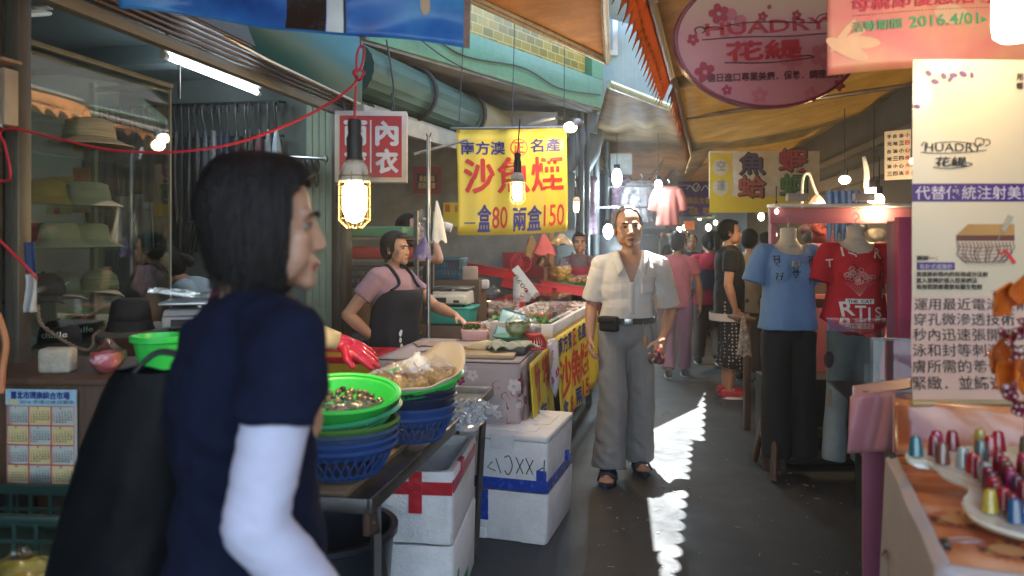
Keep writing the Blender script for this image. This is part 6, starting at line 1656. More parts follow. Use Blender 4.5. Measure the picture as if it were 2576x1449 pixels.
# ================================================================ PEOPLE
def V3(p,q): return p['hw'] + p['HR'] @ (Vector(q)*p['hs'])
def hair_short(p,m,vol=1.0,front=-0.030,low=0.075,vox=0.007,back=0.0,name='hair',fold=0.004):
 b = [((0,0.020,0.042),(0.085*vol,0.100*vol,0.092*vol)),((0,0.045,0.0 - back*0.5),(0.080*vol,0.072*vol,0.085 + back)),((0.068,0.012,0.01),(0.018,0.034,0.045)),((-0.068,0.012,0.01),(0.018,0.034,0.045)),((0,-0.055,0.088),(0.060,0.030,0.030))]
 return headmb(p,b,name,m,vox,2,fold,cut=lambda q: q.y < front - 0.25*max(0,q.z - 0.02) and q.z < low)
def hair_bob(p,m,drop=0.12,w=0.092,vox=0.006,fold=0.005,front=-0.02):
 mb = MB(Matrix.Translation(p['hw']) @ p['HR'].to_4x4() @ Matrix.Scale(p['hs'],4)); n = 30; prev = None
 for (z,rx,ry,cy) in ((0.136,0.03,0.035,0.015),(0.128,0.055,0.066,0.014),(0.105,0.078,0.092,0.012),(0.07,0.089,0.106,0.010),(0.03,w,0.112,0.012),(-0.02,w + 0.001,0.103,0.006),(-0.07,w - 0.003,0.096,0.006),(-drop + 0.012,w - 0.009,0.086,0.006),(-drop,w - 0.020,0.070,0.006)):
  rg = mb._v([(rx*math.cos(2*math.pi*q/n),cy + ry*math.sin(2*math.pi*q/n),z + (0.016*math.sin(2*math.pi*q/n) if z < -0.06 else 0)) for q in range(n)])
  if prev: mb.bridge(prev,rg)
  else: mb._f(rg)
  prev = rg
 mb._f(prev[::-1])
 o = voxel(mb,vox,3)
 def cut(q): return q.y < front - 0.75*max(0,q.z - 0.045) and q.z < 0.118
 bmesh.ops.delete(o.bm,geom=[v for v in o.bm.verts if cut(p['inv'] @ (v.co - p['hw']) / p['hs'])],context='VERTS'); o.bm.normal_update()
 for v in o.bm.verts:
  q = p['inv'] @ (v.co - p['hw']) / p['hs']; a = math.atan2(q.x,q.y)
  v.co += v.normal*fold*(noise.noise(Vector((a*9,q.z*4,3.1))) + 0.5*noise.noise(Vector((a*24,q.z*6,9.1))))
 bmesh.ops.solidify(o.bm,geom=o.bm.faces,thickness=0.004)
 strands(p,o.bm,1100 if vox < 0.006 else 250,0.13,-drop,5,0.0022 if vox < 0.006 else 0.003,0.022)
 return o.build('hair',m,p['root'],ang=180)
def ponytail(p,m,L=0.22,dx=0.0,r=0.030):
 mb = MB(); a = V3(p,(0,0.105,0.02)); b = V3(p,(dx*0.5,0.135,-0.06)); c = V3(p,(dx,0.125,-0.06 - L))
 mb.tube(smoothpath([a,b,c],6),[0.018 + (r - 0.018)*min(1,i/5) if i < 9 else r*(1 - (i-8)*0.17) for i in range(13)],12)
 mb.build('ponytail',m,p['root'],ang=180)
def ring_belt(p,zc,rx,ry,h,m,name='belt'):
 mb = MB(p['M']); c = p['J']['pel'] + (p['J']['wai'] - p['J']['pel'])*((zc - 0.93)/0.14); n = 36
 rows = [mb._v([c + Vector((k[0]*math.cos(2*math.pi*i/n),k[1]*math.sin(2*math.pi*i/n),k[2])) for i in range(n)]) for k in ((rx-.006,ry-.006,-h/2),(rx,ry,-h/2),(rx,ry,h/2),(rx-.006,ry-.006,h/2))]
 for a,b in zip(rows,rows[1:]): mb.bridge(a,b)
 return mb.build(name,m,p['root'])
def apron(p,m,top=1.30,bot=0.60,wtop=0.10,wbot=0.20,off=0.035,strap=None,fold=0.008,y0=0.10):
 """a bib front that wraps round the body"""
 s,f = p['s'],p['f']; mb = MB(p['M']); J = p['J']
 def fn(u,v):
  z = bot + (top - bot)*v; k = 1.0 if z < 1.04 else max(0.0,1 - (z - 1.04)/(top - 1.04)); k = k**0.5
  ha = (R(56) + (R(112) - R(56))*k); a = -math.pi/2 + (u*2 - 1)*ha
  c = J['pel'] + (J['nec'] - J['pel'])*((z - 0.93)/0.505) if z > 0.93 else J['pel'] + Vector((0,0,(z - 0.93)*s))
  rx = (0.165 if z < 1.0 else 0.150)*f + off; ry = (0.118 + 0.045*math.exp(-((z - 1.24)/0.10)**2))*f + off
  if z < 0.9: rx += 0.03*(0.9 - z)/0.3; ry += 0.05*(0.9 - z)/0.3
  return c + Vector((rx*math.cos(a),ry*math.sin(a) + 0.0,0)) + Vector((fold*math.sin(u*26 + z*4)*(1.2 - v),fold*math.sin(u*21)*(1.2 - v),0))
 mb.grid(fn,30,26); o = mb.build('apron',m,p['root'],ang=180,solid=0.004)
 st = MB(p['M']); ax = (J['nec'] - J['pel']).normalized()
 for u in (0.0,1.0):
  a = fn(u,1.0); k = -1 if u == 0 else 1
  st.tube(smoothpath([a,J['nec'] + Vector((0.100*k*s,-0.135*s,-0.105*s)),J['nec'] + Vector((0.092*k*s,-0.09*s,-0.030*s)),J['nec'] + Vector((0.084*k*s,0.0,0.020*s)),J['nec'] + Vector((0.03*k*s,0.125*s,-0.10*s))],7),0.013,6,flat=0.5)
 st.build('strap',strap or m,o,ang=180)
 return o,fn
navyT = mat('navy t-shirt cloth',(0.006,0.009,0.026),0.9,var=0.15,vs=30,spec=0.15,bump=0.3,bs=350)
darkpants = mat('dark trousers cloth',(0.018,0.018,0.020),0.8)
# ---- woman passing in front
fw = person('woman with bobbed dark hair, navy t-shirt and white arm sleeve walking past in the foreground',-0.458,1.30,R(112),1.645,dict(nec=(0,-0.010,1.445),shl=(-0.192,-0.060,1.378),shr=(0.18,0.02,1.37),ell=(-0.245,-0.002,1.125),wrl=(-0.215,-0.150,0.930),elr=(0.21,0.06,1.08),wrr=(0.20,-0.05,0.86),hea=(0,-0.035,1.572),anl=(-0.08,-0.22,0.09),anr=(0.08,0.25,0.12),knl=(-0.09,-0.14,0.50),knr=(0.09,0.03,0.48)),
   vox=0.006,hyaw=R(-9),hpitch=R(2),fat=1.0,smile=0.0)
hair_bob(fw,hair_b,drop=0.118,w=0.093,vox=0.005,fold=0.003,front=-0.048)
shirt(fw,'shirt',navyT,hem=0.80,sleeve=0.44,loose=0.018,vox=0.007,fold=0.013,ffreq=(7,7,9),sleeve_r=0.068)
trousers(fw,'trousers',darkpants)
shoes(fw,blackm,whitep)
sl = MB(); J,W = fw['J'],fw['W']; s_ = fw['s']
a,b_,c = W(J['shl']),W(J['ell']),W(J['wrl'])
p1 = a + (b_ - a)*0.36
sl.capsule(p1,0.053*s_,b_,0.0475*s_,22); sl.capsule(b_,0.0475*s_,b_ + (c - b_)*0.35,0.0475*s_,22); sl.capsule(b_ + (c - b_)*0.35,0.0475*s_,c,0.031*s_,22)
sl = voxel(sl,0.006,3); sl.bm.normal_update()
for v in sl.bm.verts: v.co += v.normal*(0.0020*noise.noise(Vector((v.co.x*20,v.co.y*20,v.co.z*60))) - 0.0045*max(0,0.25 - abs(noise.noise(Vector((v.co.x*9,v.co.y*9,v.co.z*34 + v.co.x*20)))))*(0.35 + 2.2*math.exp(-((v.co - b_).length/0.07)**2)))
sl.build('arm_sleeve',mat('white arm sleeve',(0.50,0.49,0.60),0.8,var=0.06,vs=14,bump=0.15,bs=300),fw['root'],ang=180)
# black bag at her back and pink bag in her hand
w = MB(Matrix.Translation((-0.80,1.50,0.74)))
def fbag(u,v):
 a = 2*math.pi*u; k = (0.42 + 0.58*(1 - v)**0.7)
 return Vector((0.155*k*math.cos(a)*(1 + .05*math.sin(3*a + 5*v)) + 0.085*v,0.085*k*math.sin(a)*(1 + .12*nz((math.cos(a)*2,math.sin(a)*2,v*4))),0.0 + 0.50*v + 0.012*nz((u*7,v*6,5))))
w.grid(fbag,40,24,wrap=True); w.lathe([(0,0.0),(0.14,0.0)],20,Matrix.Diagonal((1,0.55,1,1)))
bgo = tag(w.build('tote_bag',mat('black shiny bag',(0.003,0.0035,0.0045),0.5,bump=0.6,bs=9,spec=0.12),ang=60),'large black shiny bag hanging behind the woman in the navy t-shirt','bag')
w = MB(); w.tube(smoothpath([(-0.76,1.48,1.21),(-0.70,1.50,1.275),(-0.62,1.50,1.25),(-0.62,1.52,1.2)],6),0.012,6,flat=0.5); w.build('strap',blackm,bgo,ang=180)
hp_ = W(J['wrl'])
plastic_bag((hp_.x + 0.065,hp_.y + 0.03,0.62),0.085,0.28,mat('pink striped bag',(0.62,0.30,0.38),0.35,var=0.5,vs=9,col2=(0.75,0.66,0.68),stretch=(6,6,1)),'pink and white striped bag in the hand of the woman in the navy t-shirt',seed=4)
# ---- gloved vendor hidden behind her
gv = person('stall worker with a red rubber glove reaching over the metal table',-1.20,3.27,R(84),1.60,dict(nec=(0,-0.06,1.42),hea=(0,-0.10,1.56),che=(0,-0.03,1.27),shl=(-0.165,-0.06,1.36),shr=(0.175,-0.05,1.36),ell=(-0.19,-0.33,1.215),wrl=(-0.10,-0.545,1.140),elr=(0.24,-0.02,1.09)),vox=0.009,
   hands=(dict(d=(0.10,-1,-0.50),n=(-0.5,-0.3,0.9),curl=0.14,s=0.70,r=0.8,spread=1.0),))
hair_short(gv,hair_k,1.03)
shirt(gv,'shirt',mat('magenta shirt',(0.42,0.03,0.13),0.8),sleeve=0.45,loose=0.02); trousers(gv,'trousers',darkpants); shoes(gv,blackm)
apron(gv,mat('navy apron',(0.006,0.009,0.020),0.8))
J,W,s_ = gv['J'],gv['W'],gv['s']
a,c = W(J['ell']),W(J['wrl']); d = (c - a).normalized()
g = MB(); hand_blobs(g,c,gv['M'].to_3x3() @ Vector((0.10,-1,-0.50)),gv['M'].to_3x3() @ Vector((-0.5,-0.3,0.9)),1,0.14,1.07,1.2,1.28)
# thumb towards the viewer
g.capsule(c - d*0.03,0.036,c + d*0.02,0.032)
redglove = mat('red rubber glove',(0.62,0.012,0.045),0.35,var=0.05,coat=0.3)
g = voxel(g,0.0045,2); gl1 = g.build('glove',redglove,gv['root'],ang=180)
g = MB(); g.tube([c - d*0.015,c - d*0.06,c - d*0.12,c - d*0.165],[0.036,0.041,0.049,0.056],20,cap=False); g.build('glove_cuff',mat('cream rubber',(0.62,0.50,0.28),0.45),gl1,ang=180,solid=0.003)
g = MB(); g.tube([c - d*0.155,c - d*0.172],[0.056,0.059],20,cap=False); g.build('cuff_rim',redglove,gl1,solid=0.006)
# ---- mauve shirted vendor
mv = person('short haired vendor in a mauve t-shirt and navy apron pointing over the stall',-0.775,4.98,R(62),1.545,dict(shl=(-0.178,0.01,1.375),ell=(-0.32,0.16,1.12),wrl=(-0.17,0.02,0.93),elr=(0.235,-0.20,1.15),wrr=(0.17,-0.42,1.10),hea=(0,-0.02,1.575)),vox=0.0055,hyaw=R(6),fat=1.12,smile=0.003,
   hands=(dict(d=(0.75,-0.55,-0.25),n=(-0.35,-0.2,0.9),curl=0.30,thumb=(0.2,0.6,0.6)),dict(d=(-0.1,-0.85,-0.5),n=(0.2,-0.5,0.85),curl=0.25,thumb=(-1,0,0.2))))
hair_short(mv,hair_b,1.05,back=0.005)
shirt(mv,'shirt',mat('mauve t-shirt',(0.36,0.22,0.26),0.85,var=0.06,vs=20),hem=0.80,sleeve=0.52,loose=0.014,vox=0.007,fold=0.006)
trousers(mv,'trousers',mat('mauve trousers',(0.20,0.15,0.17),0.8)); shoes(mv,blackm,whitep)
ap,apf = apron(mv,MATS['navy apron'],top=1.29,bot=0.50)
w = MB(mv['M']); up_f = lambda u,v: apf(u,v) + (apf(u,v) - (mv['J']['pel'] + Vector((0,0,0.1)))).normalized()*0.006
for (uu,vv,s0) in ((0.36,0.62,0.020),(0.36,0.56,0.016),(0.37,0.50,0.020),(0.36,0.44,0.012)): disc(w,up_f,uu,vv,s0*0.7,s0*1.5,10)
w.build('print',whiteink,ap,ang=180)
w = MB(mv['M']); rect(w,up_f,0.33,0.385,0.40,0.41,4,1); w.build('print',mat('pink print',(0.5,0.25,0.26),0.6),ap,ang=180)
# ---- drinking woman behind
dw = person('woman in a dark apron tilting a bottle to drink beside the chrome pole',-0.80,6.02,R(82),1.70,dict(shl=(-0.17,-0.01,1.355),ell=(-0.19,-0.27,1.34),wrl=(-0.09,-0.19,1.545),hea=(0,0.0,1.575),elr=(0.22,-0.04,1.1)),vox=0.008,hpitch=R(-14),hyaw=R(-8),
   hands=(dict(d=(0.5,0.05,0.9),n=(-0.6,-0.6,0.4),curl=0.9),))
hair_short(dw,hair_b,1.05,back=0.02)
shirt(dw,'shirt',mat('dull maroon shirt',(0.14,0.06,0.06),0.8),sleeve=0.40,loose=0.014); trousers(dw,'trousers',darkpants); shoes(dw,blackm); apron(dw,MATS['navy apron'])
mb = MB(); mb.ell(V3(dw,(-0.03,0.12,0.0)),(0.022,0.03,0.04)); mb.build('hair_clip',mat('coral hair clip',(0.5,0.12,0.12),0.4),dw['root'],ang=180)
wq = dw['W'](dw['J']['wrl']); q = wq + Vector((0.0,-0.02,0.085)); dr = Vector((0.88,-0.1,-0.28)).normalized()
bt = thing('bottle','pale drink bottle held tilted by the drinking woman','bottle',Matrix.Translation(q))
mb = MB(); mb.tube([q - dr*0.07,q - dr*0.045,q - dr*0.03,q + dr*0.15,q + dr*0.16],[0.013,0.014,0.032,0.034,0.028],18); mb.build('body',mat('milk tea bottle',(0.55,0.44,0.33),0.25,coat=0.4),bt)
mb = MB(); mb.tube([q + dr*0.12,q + dr*0.165],[0.0355,0.034],18); mb.build('base_band',whitep,bt)
# ---- bending woman in the shop
bw = person('woman in a grey blue t-shirt bending over inside the umbrella shop',-1.69,4.68,R(-78),1.58,dict(pel=(0,0.06,0.92),wai=(0,-0.06,1.04),che=(0,-0.22,1.21),nec=(0,-0.34,1.33),hea=(0,-0.45,1.43),shl=(-0.178,-0.30,1.28),shr=(0.178,-0.30,1.28),ell=(-0.20,-0.38,1.03),elr=(0.20,-0.38,1.03),wrl=(-0.15,-0.52,0.86),wrr=(0.15,-0.52,0.86)),vox=0.010,hpitch=R(38))
hair_short(bw,hair_k,1.06,back=0.02); ponytail(bw,hair_k,0.04,r=0.035)
shirt(bw,'shirt',mat('grey blue t-shirt',(0.22,0.30,0.34),0.85),sleeve=0.55,loose=0.02); trousers(bw,'trousers',darkpants); shoes(bw,blackm)
# ---- the man in white walking towards the camera
mx_,my_ = 0.725,4.85
mn = person('balding man in an open necked white polo shirt and grey trousers walking along the alley',mx_,my_,R(-3),1.70,dict(nec=(0.035,0.0,1.43),hea=(0.012,-0.035,1.570),che=(0.02,0,1.27),wai=(0.01,0,1.07),shl=(-0.155,0.01,1.318),shr=(0.222,0.01,1.315),ell=(-0.215,0.05,1.07),wrl=(-0.225,-0.04,0.865),elr=(0.292,0.060,1.03),wrr=(0.215,-0.13,0.868),
             anl=(-0.115,-0.14,0.090),anr=(0.095,0.10,0.090),knl=(-0.085,-0.10,0.49),knr=(0.10,0.02,0.49),fl=(-0.17,-0.4,0.09),fr=(0.15,-0.3,0.09)),vox=0.0050,female=False,skin=skin_m,hyaw=R(4),hpitch=R(1),hroll=R(-3),fat=0.98,
             hands=(dict(curl=0.55),dict(d=(-0.30,-0.45,-0.8),n=(0.5,-0.6,0.6),curl=0.95,thumb=(-0.8,-0.3,0.4))))
headmb(mn,[((0,0.020,0.043),(0.0835,0.1005,0.0925)),((0,0.060,-0.01),(0.072,0.055,0.07)),((0.071,0.010,0.022),(0.012,0.030,0.042)),((-0.071,0.010,0.022),(0.012,0.030,0.042))],'hair',hair_g,0.005,2,0.0012,fs=(60,60,8),cut=lambda q: (q.y < -0.052 + 0.5*max(0,q.z - 0.09)) or (q.y < 0.0 and q.z < 0.094 - 0.2*abs(q.x) and abs(q.x) < 0.064) or (q.z < -0.012 and q.y < 0.028) or (q.y < -0.028 and q.z < 0.10))
wpolo = mat('white polo cloth',(0.84,0.835,0.83),0.8,var=0.03,vs=30,bump=0.2,bs=400)
N,L = wpolo.node_tree.nodes,wpolo.node_tree.links; t_ = N.new('ShaderNodeBsdfTranslucent'); t_.inputs[0].default_value = (0.6,0.58,0.55,1); ms = N.new('ShaderNodeMixShader'); ms.inputs[0].default_value = 0.25; L.new(N['Principled BSDF'].outputs[0],ms.inputs[1]); L.new(t_.outputs[0],ms.inputs[2]); L.new(ms.outputs[0],N['Material Output'].inputs[0])
polo = shirt(mn,'polo_shirt',wpolo,hem=0.985,sleeve=0.86,loose=0.026,vox=0.0065,fold=0.008,ffreq=(7,7,5),sleeve_r=0.074,hemw=1.02,sm=3,belly=0.008,
      neck=lambda q: q.y < 0.02 and q.z > 1.225 and abs(q.x - 0.025) < (q.z - 1.225)*0.36 + 0.004 and q.z < 1.5 or (q.z > 1.425))
J,W,s_ = mn['J'],mn['W'],mn['s']
from mathutils.bvhtree import BVHTree
pm = polo.data; pb = BVHTree.FromPolygons([v.co for v in pm.vertices],[tuple(q.vertices) for q in pm.polygons]); nk = J['nec']
def onshirt(x,z,lift):
 for dx in (0,0.006,0.012,0.02,0.03):
  h = pb.ray_cast(Vector((x + (dx if x > nk.x else -dx),-0.6,z)),Vector((0,1,0)))
  if h[0] is not None and h[0].y < 0.03: return Vector((x,h[0].y - lift,z))
 return Vector((x,-0.03,z))
for k in (-1,1):
 mb = MB(mn['M'])
 mb.grid(lambda u,v: onshirt(nk.x - 0.010 + k*((0.076 - 0.030*u) + v*(0.044 - 0.004*u)),nk.z - 0.002 - 0.115*u - v*(0.020 + 0.028*u),0.007 + 0.006*math.sin(math.pi*v)),14,6); mb.build('collar',wpolo,mn['root'],ang=180,solid=0.004)
mb = MB(mn['M'])
for z in (1.205,1.13,1.06): mb.ell(onshirt(0.027,z,0.002),(0.006,0.003,0.006),10,6)
mb.build('button',mat('pale button',(0.6,0.58,0.52),0.3),mn['root'])
mb = MB(mn['M']); mb.grid(lambda u,v: onshirt(0.012 + 0.03*u,1.03 + 0.20*v,0.003),3,14); mb.build('placket',wpolo,mn['root'],ang=180,solid=0.002)
mb = MB(mn['M']); mb.grid(lambda u,v: onshirt(0.085 + 0.095*u,1.155 + 0.105*v,0.004),8,8); mb.build('chest_pocket',wpolo,mn['root'],ang=180,solid=0.004)
greyt = mat('grey trousers cloth',(0.24,0.24,0.245),0.8,var=0.08,vs=20,bump=0.1,bs=300)
trousers(mn,'trousers',greyt,top=1.0,hem=0.075,rk=0.090,rh=0.106,loose=0.010,vox=0.007,fold=0.009,sm=2)
ring_belt(mn,0.985,0.183,0.146,0.036,mat('black belt leather',(0.015,0.013,0.012),0.35))
mb = MB(mn['M']); mb.box((0.005,-0.150,0.985),(0.055,0.012,0.040),bev=0.004); mb.build('belt_buckle',steel,mn['root'])
mb = MB(mn['M']); mb.box((-0.115,-0.135,0.970),(0.125,0.05,0.095),rz=R(-30),bev=0.014,seg=3); bp = mb.build('belt_pouch',mat('black nylon pouch',(0.012,0.012,0.014),0.6),mn['root'])
mb = MB(mn['M']); mb.box((-0.130,-0.165,0.998),(0.11,0.006,0.03),rz=R(-30),bev=0.002); mb.build('pouch_flap',blackm,bp)
mb = MB(mn['M']); mb.tube(smoothpath([(0.095,-0.135,0.975),(0.098,-0.148,0.93),(0.094,-0.150,0.895)],5),0.004,6); mb.build('key_strap',steel,mn['root'])
mb = MB(mn['M']); mb.box((0.108,-0.150,0.865),(0.030,0.014,0.060),bev=0.006); mb.build('key_case',mat('tan leather',(0.28,0.14,0.05),0.5),mn['root'])
shoes(mn,mat('dark blue rubber slipper',(0.018,0.024,0.06),0.5),kind='slipper')
hq = W(J['wrr']) + mn['M'].to_3x3() @ Vector((-0.045,-0.045,-0.085))
mb = MB(); mb.ell(hq,(0.035,0.03,0.045)); mb.ell(hq + Vector((0.025,0,-0.03)),(0.03,0.028,0.032)); mb.ell(hq + Vector((-0.02,0.0,-0.03)),(0.03,0.028,0.03))
mb = voxel(mb,0.006,1); tag(mb.build('wrapped_sweets',mat('dark red wrapper',(0.10,0.012,0.012),0.2,var=0.6,vs=30,coat=0.5),ang=180),'dark red glossy packet held in the hand of the man in white','packet')
# ---- people further along
def simple(label,x,y,rz,H,top,bottom,hair=('short',hair_k),j=None,hands=((),()),sleeve=0.55,hem=0.82,shoe=blackm,group=None,vox=0.011,fat=1.0,hyaw=0,thm=0.10,rk=0.075,rh=0.07,eyes=True,loose=0.016,hpitch=0,female=True):
 p = person(label,x,y,rz,H,j,vox,female,None,hyaw,hpitch,0,fat,group,hands,eyes=eyes)
 if hair[0] == 'short': hair_short(p,hair[1],1.05,vox=0.009,back=0.012)
 elif hair[0] == 'bob': hair_bob(p,hair[1],0.10,vox=0.008)
 elif hair[0] == 'tail': hair_short(p,hair[1],1.04,vox=0.009); ponytail(p,hair[1],hair[2])
 shirt(p,'shirt',top,hem=hem,sleeve=sleeve,vox=0.010,loose=loose); trousers(p,'trousers',bottom,hem=thm,rk=rk,rh=rh,vox=0.010); shoes(p,shoe,whitep,vox=0.008)
 return p
pinkT = mat('pink t-shirt',(0.56,0.17,0.23),0.85); mauveT = mat('mauve trousers cloth',(0.32,0.14,0.25),0.8)
simple('woman seen from behind in a pink t-shirt and mauve trousers',1.78,8.2,R(172),1.57,pinkT,mauveT,('short',mat('ash hair',(0.045,0.045,0.055),0.5)),dict(ell=(-0.25,0.0,1.10),wrl=(-0.27,-0.02,0.86),anl=(-0.10,-0.12,0.085),anr=(0.10,0.16,0.11),knr=(0.10,0.0,0.5)),fat=1.05,vox=0.009)
st = simple('woman seen from behind in a red and navy striped top and brown trousers',2.33,9.0,R(176),1.56,mat('red top cloth',(0.34,0.012,0.035),0.8),mat('brown trousers cloth',(0.10,0.065,0.05),0.8),('tail',hair_k,0.02),dict(anl=(-0.10,0.22,0.12),anr=(0.11,-0.1,0.085)),fat=1.12,hem=0.78,loose=0.03)
mb = MB(st['M'])
nv_ = mat('navy stripe cloth',(0.022,0.028,0.055),0.8)
J = st['J']; n = 30; rows = []
for k in range(8):
 z = 0.99 + 0.25*k/7; c = J['pel'] + (J['nec'] - J['pel'])*((z - 0.93)/0.505)
 rows.append(mb._v([c + Vector(((0.150*st['f'] + 0.052)*math.cos(2*math.pi*i/n),(0.118*st['f'] + 0.046)*math.sin(2*math.pi*i/n),0)) for i in range(n)]))
for a,b_ in zip(rows,rows[1:]): mb.bridge(a,b_)
mb.build('navy_stripe',nv_,st['root'],ang=180)
# black shirt, polka dot trousers
m,N,L,b_ = node_mat('polka dot cloth')
tc = N.new('ShaderNodeTexCoord'); vo = N.new('ShaderNodeTexVoronoi'); vo.inputs['Scale'].default_value = 30; vo.inputs['Randomness'].default_value = 0.25; L.new(tc.outputs['Object'],vo.inputs['Vector'])
lt = N.new('ShaderNodeMath'); lt.operation = 'LESS_THAN'; lt.inputs[1].default_value = 0.26; L.new(vo.outputs['Distance'],lt.inputs[0]); mxn = N.new('ShaderNodeMix'); mxn.data_type = 'RGBA'; mxn.inputs['A'].default_value = (0.012,0.012,0.014,1); mxn.inputs['B'].default_value = (0.55,0.53,0.52,1); L.new(lt.outputs[0],mxn.inputs['Factor']); L.new(mxn.outputs['Result'],b_.inputs['Base Color']); b_.inputs['Roughness'].default_value = 0.8
bk = simple('woman with a ponytail in a black shirt, black polka dot trousers and red shoes',2.06,7.2,R(84),1.68,mat('black shirt cloth',(0.012,0.012,0.014),0.85,sheen=0.1),MATS['polka dot cloth'],('tail',hair_k,0.24),dict(ell=(-0.235,0.05,1.09),wrl=(-0.23,-0.02,0.85)),fat=1.08,hem=0.76,thm=0.30,rk=0.10,rh=0.11,loose=0.026,vox=0.008,hyaw=R(-4),hpitch=R(-5),shoe=mat('red canvas shoe',(0.45,0.03,0.05),0.6))
ring_belt(bk,0.775,0.215,0.185,0.07,mat('white lace hem',(0.55,0.52,0.50),0.8,bump=0.5,bs=120),'shirt_hem')
simple('woman in a cream top standing behind the black shirted one',2.52,8.05,R(150),1.60,mat('cream top cloth',(0.42,0.34,0.25),0.85),mat('olive brown trousers',(0.10,0.08,0.06),0.8),('short',hair_k),fat=1.05,hem=0.76)
simple('young woman in a navy t-shirt facing the camera in the crowd',2.41,10.2,R(-8),1.56,mat('navy print t-shirt',(0.02,0.03,0.06),0.8),darkpants,('tail',hair_b,0.1))
ac = simple('vendor in a grey top and red apron with her hands clasped on her chest',0.72,8.05,R(-5),1.57,mat('grey brown top',(0.16,0.12,0.13),0.8),darkpants,('tail',hair_b,0.1),dict(ell=(-0.24,-0.04,1.10),wrl=(-0.05,-0.20,1.16),elr=(0.24,-0.04,1.10),wrr=(0.06,-0.21,1.14)),hands=(dict(d=(1,-0.1,0.15),n=(0,-1,0.2),curl=0.4,thumb=(0,0,1)),dict(d=(-1,-0.1,0.1),n=(0,-1,0.2),curl=0.4,thumb=(0,0,1))),vox=0.008,fat=1.05)
apron(ac,mat('red apron cloth',(0.34,0.02,0.055),0.7))
tops = [mat('crowd blue',(0.05,0.09,0.18),0.8),mat('crowd grey',(0.16,0.16,0.17),0.8),mat('crowd beige',(0.34,0.27,0.2),0.8),mat('crowd black',(0.02,0.02,0.02),0.8),mat('crowd red',(0.30,0.04,0.05),0.8)]
crowd = ((3.12,11.6,170,1.58,0,'shopper in a dark blue shirt seen from behind right of the facing young woman'),(3.35,12.6,20,1.62,1,'shopper in a grey shirt facing the camera far down the alley'),(3.75,13.4,185,1.56,2,'shopper in a beige shirt seen from behind far down the alley'),(3.05,14.2,160,1.66,3,'shopper in a black shirt among the distant crowd'),(3.55,15.6,-20,1.55,4,'shopper in a red shirt among the distant crowd'),(4.25,14.4,95,1.60,0,'shopper in a dark blue shirt turned to the stalls on the far right'),(2.75,16.2,175,1.6,1,'shopper in a grey shirt at the far end of the crowd'),(3.25,9.7,200,1.58,3,'shopper in a black shirt behind the pink frame'))
for i,(x,y,rz,H,t,lb) in enumerate(crowd): simple(lb,x,y,R(rz),H,tops[t],darkpants,('short' if i % 3 else 'bob',hair_k),group='shoppers in the distance',vox=0.014)
# ================================================================ RIGHT SIDE
from mathutils.bvhtree import BVHTree
